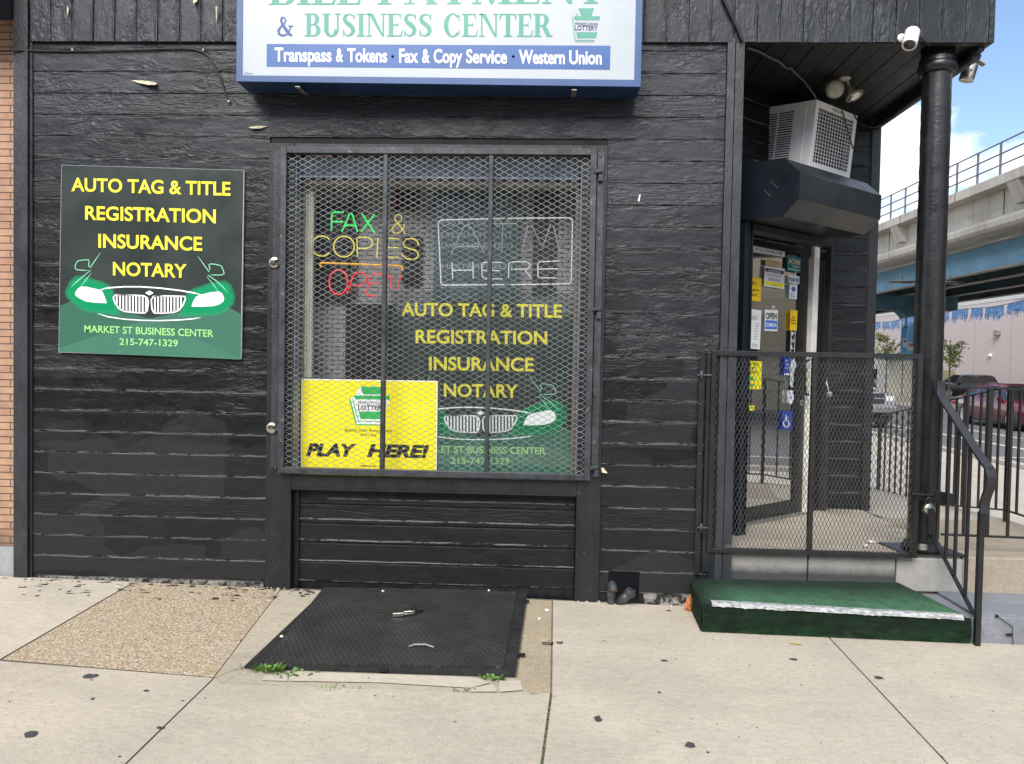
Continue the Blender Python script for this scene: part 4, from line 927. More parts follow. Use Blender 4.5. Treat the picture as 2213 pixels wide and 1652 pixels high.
# ------------------------------------------------------------------ things in the window
pc = [P(zY, a, b, PY(.117)) for a, b in ((512, 388), (1990, 412), (1978, 1412), (505, 1385))]
lt = thing('lottery_sign', 'yellow board reading play here with a green keystone, standing in the window corner', 'sign', (pc[0].x/2+pc[1].x/2, .14, pc[3].z))
By = Board(*pc)
M['lotyellow'] = flat('lottery_yellow', (.90, .80, .012, 1), .4); M['lotgreen'] = flat('lottery_green', (.012, .42, .075, 1), .4); M['inkblack'] = flat('black_ink', (.015, .014, .013, 1), .45)
s = MB(); s.poly([By.pt(a, b) for a, b in ((0, 0), (1, 0), (1, 1), (0, 1))]); s.build('board', M['wht'], lt, recalc=False)
s = MB(); s.poly([By.pt(a, b, .0008) for a, b in ((.007, .012), (.993, .012), (.993, .999), (.007, .999))]); s.build('yellow_print', M['lotyellow'], lt, recalc=False)
fy = lambda o: (lambda a, b: P(zY, a, b, PY(.117-o)))
a1, a2, a3 = fy(.0016), fy(.0024), fy(.0032)
s = MB(); s.poly([a1(a, b) for a, b in ((1150, 472), (1395, 475), (1390, 570), (1475, 572), (1440, 700), (1372, 895), (1100, 888), (1035, 625), (1085, 575), (1110, 540))]); s.build('emblem_back', M['wht'], lt, recalc=False)
s = MB(); s.poly([a2(a, b) for a, b in ((1155, 473), (1420, 478), (1385, 560), (1178, 558))]); s.poly([a2(a, b) for a, b in ((1082, 570), (1475, 573), (1462, 616), (1092, 610))]); s.poly([a2(a, b) for a, b in ((1132, 742), (1425, 746), (1398, 828), (1152, 824))])
s.poly([a2(a, b) for a, b in ((1030, 620), (1042, 600), (1110, 862), (1100, 888))]); s.poly([a2(a, b) for a, b in ((1060, 605), (1068, 598), (1135, 845), (1125, 850))]); s.poly([a2(a, b) for a, b in ((1100, 880), (1368, 884), (1366, 896), (1100, 892))]); s.poly([a2(a, b) for a, b in ((1128, 845), (1382, 850), (1380, 858), (1130, 853))])
s.build('keystone_emblem', M['lotgreen'], lt, recalc=False)
s = MB(); word(s, 'PENNSYLVANIA', a3, 1126, 664, 1438, 668, 32); word(s, 'LOTTERY', a3, 1126, 726, 1428, 730, 50, bold=.025); s.build('lettering', M['inkblack'], lt, recalc=False)
s = MB(); word(s, 'Benefits Older Pennsylvanians.', a3, 985, 960, 1502, 968, 32); word(s, 'Every Day.', a3, 1158, 1008, 1332, 1011, 30); s.build('lettering', M['inkblack'], lt, recalc=False)
s = MB(); word(s, 'palottery.com', a3, 1155, 1340, 1322, 1343, 20, bold=.02); s.build('lettering', M['inkblack'], lt, recalc=False)
s = MB(); word(s, 'PLAY', a3, 562, 1228, 1115, 1236, 140, bold=.05, shear=.25); word(s, 'HERE!', a3, 1222, 1238, 1895, 1250, 142, bold=.05, shear=.25)
s.build('lettering', M['inkblack'], lt, recalc=False)

def neon(name, label, strokes, y, r, mats):
    root = thing(name, label, 'neon sign', tuple(strokes[0][2][0]), 'neon signs in the window')
    for nm, mt, pts, rad in strokes:
        m = MB(); m.tube(pts, rad*.78, 8); m.build(nm, mats[mt], root)
    return root
def arc(cx, cy, rx, ry, a0, a1, n=14): return [(cx+rx*math.cos(R(a0+(a1-a0)*k/n)), cy-ry*math.sin(R(a0+(a1-a0)*k/n))) for k in range(n+1)]
NY = .175
def NP(z, pts): return [P(z, a, b, PY(NY)) for a, b in pts]
g_ = 'g'; y_ = 'y'; o_ = 'o'; r_ = 'r'
Ns = [('letter', g_, NP(zN, [(725, 662), (640, 660), (618, 672), (612, 700), (610, 835)]), .008), ('letter', g_, NP(zN, [(612, 750), (715, 752)]), .008),
      ('letter', g_, NP(zN, [(708, 842), (775, 690), (785, 672), (800, 675), (812, 700), (855, 848)]), .008), ('letter', g_, NP(zN, [(738, 785), (825, 785)]), .008),
      ('letter', g_, NP(zN, [(895, 675), (1018, 855)]), .008), ('letter', g_, NP(zN, [(1018, 680), (888, 845)]), .008),
      ('ampersand', y_, NP(zN, [(1298, 865), (1285, 830), (1215, 740), (1205, 710), (1220, 688), (1245, 682), (1270, 700), (1270, 735), (1195, 795), (1178, 825), (1190, 850), (1220, 862), (1255, 850), (1290, 810), (1298, 770)]), .006),
      ('letter', y_, NP(zN, arc(520, 980, 95, 95, 40, 320, 18)), .0065), ('letter', y_, NP(zN, arc(727, 985, 98, 98, 0, 360, 22)), .0065),
      ('letter', y_, NP(zN, [(855, 1080), (850, 905), (870, 898)]+arc(935, 950, 62, 52, 90, -90, 10)+[(855, 1003)]), .0065), ('letter', y_, NP(zN, [(1048, 905), (1038, 1090)]), .0065),
      ('letter', y_, NP(zN, [(1250, 912), (1110, 905), (1098, 925), (1098, 1070), (1110, 1085), (1248, 1088)]), .0065), ('letter', y_, NP(zN, [(1100, 992), (1240, 996)]), .0065),
      ('letter', y_, NP(zN, [(1432, 970), (1415, 930), (1370, 908), (1315, 915), (1285, 950), (1295, 985), (1345, 1005), (1400, 1020), (1430, 1055), (1420, 1090), (1380, 1107), (1320, 1100), (1275, 1065), (1270, 1045)]), .0065),
      ('underline', o_, NP(zN, [(520, 1175), (500, 1160), (505, 1143), (530, 1138), (1250, 1165), (1278, 1175), (1282, 1195), (1270, 1208)]), .009),
      ('letter', r_, NP(zN, arc(675, 1320, 88, 116, 0, 360, 22)), .0075), ('letter', r_, NP(zN, [(758, 1430), (810, 1265), (835, 1235)]+arc(880, 1290, 56, 62, 90, -90, 10)+[(812, 1352)]), .0065),
      ('letter', r_, NP(zN, [(1090, 1242), (1000, 1240), (985, 1260), (935, 1415), (945, 1445), (1040, 1452)]), .0065), ('letter', r_, NP(zN, [(960, 1335), (1060, 1332)]), .0065),
      ('letter', r_, NP(zN, [(1092, 1430), (1150, 1250), (1168, 1250), (1172, 1388)]), .006), ('letter', r_, NP(zN, [(1220, 1388), (1268, 1245)]), .006)]
neon('neon_sign', 'neon tube sign reading fax and copies open in green, yellow and red letters', Ns, NY, .007,
     {'g': emit('green_neon', (.03, .80, .12, 1), 0.3), 'y': emit('yellow_neon', (.85, .72, .12, 1), 0.16), 'o': emit('orange_neon', (.9, .42, .02, 1), 0.16), 'r': emit('red_neon', (.85, .03, .035, 1), 0.3)})
NY = .19
M['deadneon'] = flat('unlit_neon_glass', (.82, .84, .83, 1), .25)
M['clearneon'] = flat('clear_neon_glass', (.36, .38, .38, 1), .2)
Ns = [('border_tube', 'w', NP(zATM, [(685, 720), (90, 735), (66, 750), (60, 775), (85, 1325), (95, 1345), (120, 1350), (680, 1345)]), .007),
      ('border_tube', 'w', NP(zATM, [(710, 720), (1290, 715), (1318, 725), (1325, 750), (1315, 1310), (1305, 1332), (1280, 1338), (740, 1345)]), .007),
      ('letter', 'w', NP(zATM, [(190, 1135), (195, 1290)]), .006), ('letter', 'w', NP(zATM, [(388, 1130), (390, 1285)]), .006), ('letter', 'w', NP(zATM, [(195, 1208), (388, 1208)]), .006),
      ('letter', 'w', NP(zATM, [(665, 1135), (490, 1135), (468, 1155), (475, 1270), (500, 1290), (665, 1290)]), .006), ('letter', 'w', NP(zATM, [(478, 1210), (645, 1212)]), .006),
      ('letter', 'w', NP(zATM, [(722, 1285), (725, 1140), (760, 1130), (880, 1128), (920, 1145), (925, 1170), (900, 1198), (745, 1200)]), .006), ('letter', 'w', NP(zATM, [(870, 1200), (940, 1285)]), .006),
      ('letter', 'w', NP(zATM, [(1195, 1122), (1015, 1128), (998, 1150), (1000, 1265), (1015, 1280), (1175, 1282)]), .006), ('letter', 'w', NP(zATM, [(1003, 1198), (1188, 1195)]), .006),
      ('letter', 'c', NP(zATM, [(180, 1060), (300, 800), (335, 775), (380, 820), (490, 1040)]), .006), ('letter', 'c', NP(zATM, [(230, 985), (440, 985)]), .006),
      ('letter', 'c', NP(zATM, [(560, 770), (800, 770)]), .006), ('letter', 'c', NP(zATM, [(670, 775), (660, 1030)]), .006),
      ('letter', 'c', NP(zATM, [(850, 1040), (900, 800), (940, 780), (1040, 1000), (1120, 770), (1150, 800), (1200, 1030)]), .006)]
neon('neon_sign', 'unlit white neon tube sign reading atm here inside a rounded border', Ns, NY, .007, {'w': M['deadneon'], 'c': M['clearneon']})
# dim things further back in the display bay
def panel(nm, label, cat, z, a0, b0, a1, b1, y, mt, extra=None):
    p, q = P(z, a0, b0, PY(y)), P(z, a1, b1, PY(y)); m = MB(); m.box(p.x, q.x, y, y+.015, q.z, p.z); o = m.build(nm, mt); tag(o, label, cat); return o
M['darkpanel'] = pm('dark_picture', (.018, .023, .024, 1), .3)
M['tealpanel'] = pm('teal_poster_back', (.045, .085, .10, 1), .5, 0, .2, 6)
tp = P(zWin, 840, 235, PY(.31)); tq = P(zWin, 1225, 760, PY(.31))
o = thing('hanging_banner', 'dull teal banner seen from behind with mirrored lettering, hanging inside the window', 'banner', ((tp.x+tq.x)/2, .31, tq.z))
s = MB(); s.box(tp.x, tq.x, .31, .315, tq.z, tp.z); s.build('banner', M['tealpanel'], o)
s = MB(); fb = lambda a, b: P(zWin, a, b, PY(.308))
for b, t, a0, a1, h in ((318, 'TRAVEL DOCUMENTS', 1205, 850, 40), (400, 'AUTO TAGS', 1195, 870, 26), (455, 'TITLE TRANSFERS', 1200, 865, 24), (505, 'LICENSE RENEWAL', 1200, 860, 24), (600, 'REGISTRATION', 1200, 870, 24), (690, 'MONEY ORDERS', 1205, 865, 24), (742, 'CALL NOW', 1190, 880, 30)):
    word(s, t, fb, a0, b, a1, b, h, bold=.01)
s.build('lettering', flat('faded_teal_ink', (.26, .32, .34, 1)), o, recalc=False)
panel('picture', 'small dark framed picture high on the grey brick wall behind the neon ampersand', 'picture', zWin, 650, 222, 760, 330, .37, M['darkpanel'])
panel('picture', 'dark framed picture low on the grey brick wall right of the neon word copies', 'picture', zWin, 690, 450, 778, 672, .365, M['darkpanel'])
panel('notice_board', 'wide dark board behind the green neon word fax', 'board', zWin, 250, 300, 440, 745, .34, M['darkpanel'])
panel('printer_cabinet', 'black cabinet low in the window behind the lottery sign', 'cabinet', zWin, 425, 762, 650, 1200, .26, M['black'])
panel('red_ribbon', 'thin red strip hanging beside the small dark picture', 'ribbon', zWin, 645, 225, 662, 310, .35, flat('red_ribbon', (.25, .015, .03, 1)))
s = MB()
for k in range(9):
    p = P(zWin, 219+k*5.6, 200, PY(.150+.012*(k % 2))); q = P(zWin, 219+k*5.6+5.8, 1105, PY(.150+.012*((k+1) % 2))); s.quad((p.x, p.y, p.z), (q.x, q.y, p.z), (q.x, q.y, q.z), (p.x, p.y, q.z))
tag(s.build('curtain', pm('cream_curtain', (.62, .60, .50, 1), .8)), 'narrow cream curtain strip at the left edge of the window', 'curtain')

# ------------------------------------------------------------------ security grille over the window
def expanded(mb, x0, x1, z0, z1, y, lwd, swd, r, tall=False, mi=0):
    kn = .05 if tall else .10
    """expanded metal sheet: zigzag strands meeting in knots; long way across, or upright when tall"""
    if tall: x0, x1, z0, z1 = z0, z1, x0, x1
    n = int(round((x1-x0)/(lwd/2))); dx = (x1-x0)/n; m_ = int(round((z1-z0)/(swd/2))); dz = (z1-z0)/m_; A = dz/2
    for k in range(m_):
        zc = z0+dz*(k+.5); vs = []; fs = []
        for i in range(n+1):
            up = 1 if (i+k) % 2 == 0 else -1
            for (t, sc_) in ((-kn, 1), (kn, 1)) if 0 < i < n else ((0, 1),):
                x = x0+dx*(i+t); z = zc+A*up*(1-.0); yy = y + (.0018*up)
                for du, dv in ((-r*1.0, -r*.6), (r*1.0, -r*.6), (r*1.0, r*.6), (-r*1.0, r*.6)):
                    vs.append((x, yy+dv, z+du) if not tall else (z+du, yy+dv, x))
        c = len(vs)//4
        for i in range(c-1):
            for j in range(4): fs.append((i*4+j, i*4+(j+1) % 4, i*4+4+(j+1) % 4, i*4+4+j))
        mb.add(vs, fs, mi)
gy = -.045
c0, c1, c2, c3 = [P(zWin, a, b, PY(gy)) for a, b in ((130, 40), (1592, 42), (1560, 1585), (110, 1545))]
gx0, gx1, gz0, gz1 = (c0.x+c3.x)/2, (c1.x+c2.x)/2, (c2.z+c3.z)/2, (c0.z+c1.z)/2
gr = thing('window_grille', 'hinged expanded metal security grille in a steel frame over the shop window', 'window grille', ((gx0+gx1)/2, gy, gz0))
gr_rot = math.atan2((c2.z-c3.z)+(c1.z-c0.z), 2*(gx1-gx0))
s = MB(); fw = .042
s.box(gx0, gx0+fw, gy-.02, gy+.02, gz0, gz1); s.box(gx1-fw, gx1, gy-.02, gy+.02, gz0, gz1)
s.box(gx0+fw+.0005, gx1-fw-.0005, gy-.0205, gy+.0195, gz0, gz0+fw); s.box(gx0+fw+.0005, gx1-fw-.0005, gy-.0205, gy+.0195, gz1-fw, gz1)
s.build('frame', M['steel'], gr, .003)
s = MB(); expanded(s, gx0+fw-.003, gx1-fw+.003, gz0+fw-.003, gz1-fw+.003, gy+.004, .0722, .0386, .0018); s.build('mesh_panel', M['mesh'], gr, recalc=False)
for a in (603, 1090):
    x = P(zWin, a, 800, PY(gy)).x; s = MB(); s.box(x-.014, x+.014, gy-.013, gy-.007, gz0+fw+.001, gz1-fw-.001); s.build('bar', M['steel'], gr, .002)
    s = MB(); s.box(x-.016, x+.016, gy+.012, gy+.03, gz0+fw+.001, gz1-fw-.001); s.build('bar', M['steel'], gr, .002)
s = MB(); s.box(gx1+.006, gx1+.055, -.034, -.0235, gz0+.02, gz1-.01); s.build('hinge_strip', M['steel'], gr, .002)
s = MB(); s.box(gx0-.06, gx0-.004, -.034, -.0235, gz0+.03, gz1-.02); s.build('hinge_strip', M['trim'], gr, .002)
for b in (150, 790, 1525):
    p = P(zWin, 1600 if b < 700 else 1592 if b < 1000 else 1580, b, PY(-.06)); s = MB(); s.obox((p.x-.03, -.075, p.z-.012), (.055, 0, .01), (0, .04, 0), (0, 0, .022)); s.lathe([(.012, 0), (.012, .06)], (p.x+.012, -.05, p.z-.055), n=10); s.box(p.x-.002, p.x+.03, -.062, -.036, p.z-.06, p.z-.016); s.build('hinge', M['steel'], gr, .002)
for z, a, b in ((zWin, 112, 440), (zWin, 110, 805), (zWin, 105, 1170), (zWin, 1608, 80), (zWin, 1600, 440), (zWin, 1582, 1190), (zWin, 100, 1530), (zWin, 1575, 1545)):
    p = P(z, a, b, PY(-.034)); s = MB(); s.lathe([(.009, 0), (.008, .004), (.0, .006)], p, (0, -1, 0), 10); s.build('bolt', M['steel'], gr)
pads = []
for z, a, b, lb in ((zY, 185, 175-1000*0, None),):
    pass
def disc_padlock(c, r, label, cat='padlock'):
    o = thing('disc_padlock', label, cat, c, 'disc padlocks on the left side of the window grille')
    m = MB(); m.lathe([(r*.75, -.022), (r, -.017), (r, -.006), (r*.85, 0), (r*.55, .003), (.0, .003)], c, (0, -1, 0), 28); m.build('body', M['chrome'], o)
    m = MB(); m.tube([c+Vector((r*.25, -.012, r*.2)), c+Vector((r*.7, -.012, r*.35)), c+Vector((r*1.6, .0, r*.25)), c+Vector((r*1.9, .02, r*.1))], r*.16, 8); m.build('shackle', M['iron'], o)
    m = MB(); m.poly([c+Vector((r*x, -.0035, r*y)) for x, y in ((.05, .35), (.95, .55), (.95, -.1), (.45, -.15), (.3, .1))]); m.build('notch', M['black'], o)
    m = MB(); m.box(c.x-.028+r*1.3, c.x+.02+r*1.6, -.06, -.021, c.z-.018, c.z+.018); m.build('hasp', M['steel'], o, .002)
disc_padlock(P(zWin, 92, 570, PY(-.05)), .040, 'upper round silver disc padlock on the left edge of the window grille')
disc_padlock(P(zWin, 80, 1340, PY(-.05)), .040, 'lower round silver disc padlock on the left edge of the window grille')

# ------------------------------------------------------------------ signs and stickers on the glass door
def dq(z, pts, o): return [P(z, a, b, (DP+n_*o, n_)) for a, b in pts]
def sticker(name, label, z, pts, mt, cat='sticker'):
    q = dq(z, pts, .006); c = sum(q, Vector())/len(q)
    r = thing(name, label, cat, (c.x, c.y, min(p.z for p in q)), 'signs and stickers on the glass door')
    m = MB(); m.prism([p-n_*.001 for p in q], n_*.001); m.build('sheet', mt, r, recalc=False); return r
def ink(r, mt, words_=(), polys=(), z=zD, bold=.012):
    m = MB(); f = on(z, (DP+n_*.0072, n_)); f0 = on(z, (DP+n_*.0065, n_))
    for p in polys: m.poly([f0(a, b) for a, b in p])
    for t, a0, b0, a1, b1, h in words_: word(m, t, f, a0, b0, a1, b1, h, bold=bold)
    m.build('print', mt, r, recalc=False)
W = M['inkwhite']; paper = flat('paper', (.70, .71, .71, 1), .5); yel = flat('yellow_sticker', (.78, .52, .015, 1), .4); yel2 = flat('lemon_sticker', (.86, .78, .01, 1), .4)
blu = flat('blue_sticker', (.02, .05, .36, 1), .4); tea = flat('teal_sticker', (.015, .17, .19, 1), .4); tan_ = flat('tan_sticker', (.52, .40, .23, 1), .5); ink_g = flat('grey_print', (.16, .16, .18, 1)); mb_ = flat('mid_blue_print', (.06, .17, .58, 1)); lg = flat('light_grey_sticker', (.72, .73, .73, 1))
r = sticker('door_sign', 'long pale strip reading pay all your bills here across the top of the glass door', zD, [(255, 355), (627, 428), (625, 488), (252, 422)], lg, 'sign'); ink(r, M['inknavy'], [('PAY ALL YOUR BILLS HERE', 278, 408, 602, 470, 40)])
r = sticker('door_sign', 'small tan sticker reading watch your step above the auto tag notice', zD, [(403, 508), (580, 545), (577, 614), (400, 580)], tan_); ink(r, flat('faded_tan_ink', (.36, .27, .16, 1)), [('WATCH YOUR', 440, 547, 545, 568, 18), ('STEP', 472, 577, 512, 585, 16)])
r = sticker('door_sign', 'white auto tag and title registration notice with navy and yellow bands on the glass door', zD, [(392, 586), (627, 628), (617, 868), (380, 830)], paper, 'notice')
ink(r, M['inknavy'], polys=[[(398, 613), (617, 655), (614, 694), (396, 655)]]); ink(r, W, [('PENNSYLVANIA', 434, 655, 580, 678, 20)]); ink(r, ink_g, [('AUTO TAG & TITLE', 418, 705, 588, 735, 27), ('REGISTRATION', 432, 760, 572, 782, 27)]); ink(r, yel2, polys=[[(386, 770), (618, 806), (615, 848), (383, 812)]]); ink(r, ink_g, [('visitPA.com', 470, 820, 538, 830, 14)])
r = sticker('door_sign', 'teal sticker reading atm network at the upper right of the glass door', zD, [(660, 476), (818, 495), (809, 676), (650, 645)], tea); ink(r, flat('pale_gold_ink', (.62, .55, .40, 1)), [('ATM', 668, 562, 802, 585, 62), ('Network', 724, 606, 796, 618, 22)], bold=.025); ink(r, W, polys=[[(665, 622), (800, 645), (799, 652), (664, 630)]])
r = sticker('door_sign', 'small white sticker with blue letters pgw and a flame box', zD, [(672, 697), (800, 718), (796, 810), (668, 790)], W); ink(r, M['inknavy'], [('PGW', 680, 776, 754, 788, 50)], bold=.03); ink(r, mb_, polys=[[(762, 738), (788, 742), (786, 790), (760, 786)]]); ink(r, W, polys=[[(772, 752), (782, 768), (774, 782), (764, 770)]])
r = sticker('door_sign', 'small white sticker with a blue diamond and the words peco energy', zD, [(685, 808), (775, 815), (769, 989), (677, 975)], W); ink(r, flat('slate_blue_print', (.11, .14, .36, 1)), [('PECO', 693, 935, 735, 940, 22), ('ENERGY', 693, 962, 752, 970, 20)], [[(730, 828), (760, 868), (730, 908), (700, 866)]])
r = sticker('door_sign', 'tall yellow western union sheet at the left edge of the glass door', zD, [(120, 700), (350, 740), (340, 1014), (112, 990)], yel, 'notice'); ink(r, M['inkblack'], [('WU', 232, 818, 287, 824, 42), ('Western', 128, 886, 320, 896, 40), ('Union', 160, 942, 297, 950, 38)])
r = sticker('door_sign', 'white store hours sheet on the left of the door glass', zD, [(130, 1090), (350, 1118), (330, 1580), (112, 1556)], paper, 'notice')
ink(r, flat('pale_grey_print', (.55, .55, .55, 1)), [('STORE', 165, 1222, 328, 1232, 62)]); ink(r, ink_g, [('Hours', 190, 1222, 292, 1228, 55), ('CONTACT', 128, 1528, 222, 1532, 16)], [[(a-4*k, 1275+k*29.5), (a+42-4*k, 1279+k*29.5), (a+42-4*k, 1286+k*29.5), (a-4*k, 1282+k*29.5)] for k in range(7) for a in (280, 190)]+[[(243, 1510+9*k), (312-12*(k % 2), 1516+9*k), (312-12*(k % 2), 1519+9*k), (243, 1513+9*k)] for k in range(5)], bold=0)
r = sticker('open_sign', 'white and blue hanging sign reading open come in on a suction cup', zD, [(393, 1108), (546, 1115), (540, 1365), (387, 1358)], paper, 'sign'); ink(r, M['inkblack'], [('OPEN', 402, 1220, 532, 1226, 76)], bold=.035); ink(r, mb_, polys=[[(400, 1232), (540, 1240), (536, 1345), (395, 1340)]]); ink(r, W, [('COME IN', 405, 1308, 527, 1314, 42)], [[(442, 1322), (490, 1325), (489, 1350), (440, 1347)]], bold=.03)
q = P(zD, 490, 1085, (DP+n_*.008, n_)); m = MB(); m.lathe([(.022, 0), (.016, .004), (.007, .006), (.006, .016), (.0, .018)], q, n_, 16); m.build('suction_cup', film('clear_rubber', (.6, .6, .58, 1), .45), r)
r = sticker('door_sign', 'narrow yellow sticker reading buy money orders above the pull strip', zD, [(697, 1112), (777, 1120), (767, 1358), (685, 1352)], yel); ink(r, M['inkblack'], [('Buy', 712, 1208, 750, 1212, 28), ('Money', 702, 1242, 762, 1248, 28), ('Orders', 696, 1278, 762, 1285, 28), ('WU', 705, 1142, 722, 1144, 14)])
r = sticker('door_sign', 'black strip with white upright letters reading pull on the door stile', zD, [(704, 1356), (754, 1360), (740, 1700), (690, 1695)], M['inkblack']); ink(r, W, [(c, 712-i*4.2, 1416+i*78, 738-i*4.2, 1418+i*78, 42) for i, c in enumerate('PULL')], [[(704, 1356), (709, 1356), (695, 1695), (690, 1695)], [(749, 1360), (754, 1360), (740, 1700), (735, 1700)]], bold=.03)
r = sticker('door_sign', 'bright yellow sticker asking did you play today with a green emblem, behind the gate mesh', zD2, [(225, 258), (437, 268), (425, 672), (208, 668)], yel2); ink(r, M['inkblack'], [('DID YOU', 222, 325, 376, 328, 42), ('PLAY', 248, 385, 340, 387, 40), ('TODAY?', 220, 445, 365, 447, 40)], z=zD2, bold=.03)
m = MB(); keystone(m, on(zD2, (DP+n_*.0075, n_)), 288, 562, 105, 150); m.build('keystone_emblem', M['lotgreen'], r, recalc=False)
r = sticker('door_sign', 'small blue leaflet with white print beside the white hand sticker', zD2, [(765, 205), (852, 210), (846, 470), (755, 468)], blu); ink(r, W, [('ATM', 775, 270, 815, 272, 24), ('Cash', 775, 322, 820, 324, 24), ('here', 775, 372, 815, 374, 22)], [[(757, 440), (848, 443), (847, 468), (756, 466)]], z=zD2)
r = sticker('door_sign', 'pale hand shaped sticker by the door handle', zD2, [(850, 300), (862, 225), (880, 212), (900, 240), (930, 300), (928, 350), (900, 390), (885, 640), (860, 650), (838, 600), (845, 460), (822, 340)], flat('pale_mint_sticker', (.52, .60, .60, 1)))
r = sticker('door_sign', 'white badge shaped sticker with blue print below the hand sticker', zD2, [(815, 685), (885, 690), (893, 740), (893, 850), (850, 890), (805, 860), (800, 740)], W); ink(r, mb_, [('GET', 825, 735, 865, 737, 18), ('MONEY', 812, 800, 880, 804, 26)], z=zD2)
r = sticker('door_sign', 'blue wheelchair access sticker low on the glass door', zD2, [(740, 980), (880, 985), (866, 1256), (722, 1252)], blu)
m = MB(); fz = lambda a, b: P(zD2, a, b, (DP+n_*.008, n_))
m.lathe([(0, 0), (.0045, 0)], fz(782, 1022), n_, 14)
def stroke2(pts, wpx):
    A, Bq = [], []
    for i, p in enumerate(pts):
        a = Vector(pts[max(i-1, 0)]); b = Vector(pts[min(i+1, len(pts)-1)]); d = (b-a).normalized(); A.append(fz(p[0]-d.y*wpx, p[1]+d.x*wpx)); Bq.append(fz(p[0]+d.y*wpx, p[1]-d.x*wpx))
    m.strip(A, Bq)
stroke2([(782, 1040), (786, 1120), (822, 1128), (832, 1190), (845, 1185)], 8); stroke2([(785, 1072), (815, 1076)], 6); stroke2(arc(790, 1160, 42, 58, 120, 335, 16), 7); m.build('print', W, r, recalc=False)
r = sticker('door_sign', 'tiny yellow label at the left of the door glass below the play today sticker', zD2, [(198, 905), (330, 905), (327, 980), (197, 980)], yel2); ink(r, M['inkblack'], [('WATCH YOUR STEP', 215, 945, 315, 945, 14)], z=zD2)

# ------------------------------------------------------------------ entrance platform, steps and side slabs
Z1 = .345
ld = thing('entrance_landing', 'raised concrete corner landing with dirty stone riser under the shop door', 'landing', (2.6, .9, -.1))
s = MB(); s.box(2.875, 3.98, .03, 1.35, -.1, Z1-.002); s.build('landing_slab', M['slab_brown'], ld, .012)
s = MB(); s.box(1.19, 2.868, .05, 1.75, -.1, Z1-.001); s.build('landing_floor', concrete('entrance_floor', (.47, .42, .345, 1), .6, stain=(.12, .115, .11, 1), stain_amt=.7), ld, .006)
for x0, x1, mt in ((1.245, 1.828, 'riser'), (1.836, 2.418, 'riser'), (2.426, 2.866, 'limestone')):
    s = MB(); s.box(x0, x1, .012, .049, .10, Z1-.018); s.build('riser_stone', M[mt], ld, .008)
s = MB(); s.box(1.245, 2.42, .005, .049, Z1-.0175, Z1-.003); s.build('stone_nosing', M['limestone'], ld, .004)
s = MB(); s.box(1.15, 1.24, -.02, .04, gz(1.2), Z1); s.build('end_post', M['navy'], ld, .003)
s = MB(); y1r = 8.5
s.add([(2.93, 1.35, Z1-.004), (3.98, 1.35, Z1-.004), (3.98, y1r, -.07), (2.93, y1r, -.07), (2.93, 1.35, -.2), (3.98, 1.35, -.2), (3.98, y1r, -.2), (2.93, y1r, -.2)], [(0, 1, 2, 3), (1, 0, 4, 5), (2, 1, 5, 6), (3, 2, 6, 7), (0, 3, 7, 4)])
tag(s.build('access_ramp', M['walkfar']), 'pale concrete access ramp sloping down along the side of the corner shop', 'ramp')
# litter on the landing floor
for a, b, r_, lb in ((1030, 1035, .035, 'crumpled white scrap of paper on the landing behind the gate'), (1000, 1055, .02, 'small white scrap of paper on the landing left of the crumpled one')):
    p = P(zGate, a, b, PZ(Z1+.012)); m = MB(); m.lathe([(r_*.6, -.011), (r_, 0), (r_*.5, .012), (.0, .015)], p, (.1, .1, 1), 9); tag(m.build('paper_scrap', M['postwhite']), lb, 'litter')
# the two blue grey slabs beside the step
zs = .10
gs = thing('grey_stone_step', 'cracked blue grey painted stone step right of the green carpet step', 'step', (3.2, -.25, gz(3.2)))
pp_ = [P(zRail, a, b, PZ(zs)) for a, b in ((865, 1308), (985, 1305))]
s = MB(); s.box(2.43, 2.70, -.485, .01, -.2, zs-.012); s.build('step_block', M['slab_grey'], gs, .008)
s = MB()
s.add([(2.707, -.49, zs), (4.2, -.50, zs), (4.2, .028, zs+.004), (2.707, .028, zs+.004), (2.707, -.485, -.2), (4.2, -.495, -.2), (4.2, .028, -.2), (2.707, .028, -.2)], [(0, 1, 2, 3), (1, 0, 4, 5), (2, 1, 5, 6), (3, 2, 6, 7), (0, 3, 7, 4)])
s.build('step_block', M['slab_grey'], gs, .006)
s = MB(); fq = lambda a, b: P(zRail, a, b, PY(-.501)); fzq = lambda a, b: P(zRail, a, b, PZ(zs+.006))
pts = [(985, 1322), (1050, 1370), (1110, 1412), (1108, 1470), (1113, 1540)]
for (a, b), (c, d) in zip(pts, pts[1:]): s.poly([fq(a, b), fq(a+5, b-3), fq(c+5, d-2), fq(c, d+2)])
s.poly([fq(1055, 1458), fq(1110, 1455), fq(1108, 1475), fq(1075, 1478)]); s.poly([fq(985, 1318), fq(1010, 1325), fq(1005, 1345), fq(985, 1340)])
s.build('crack', M['black'], gs, recalc=False)
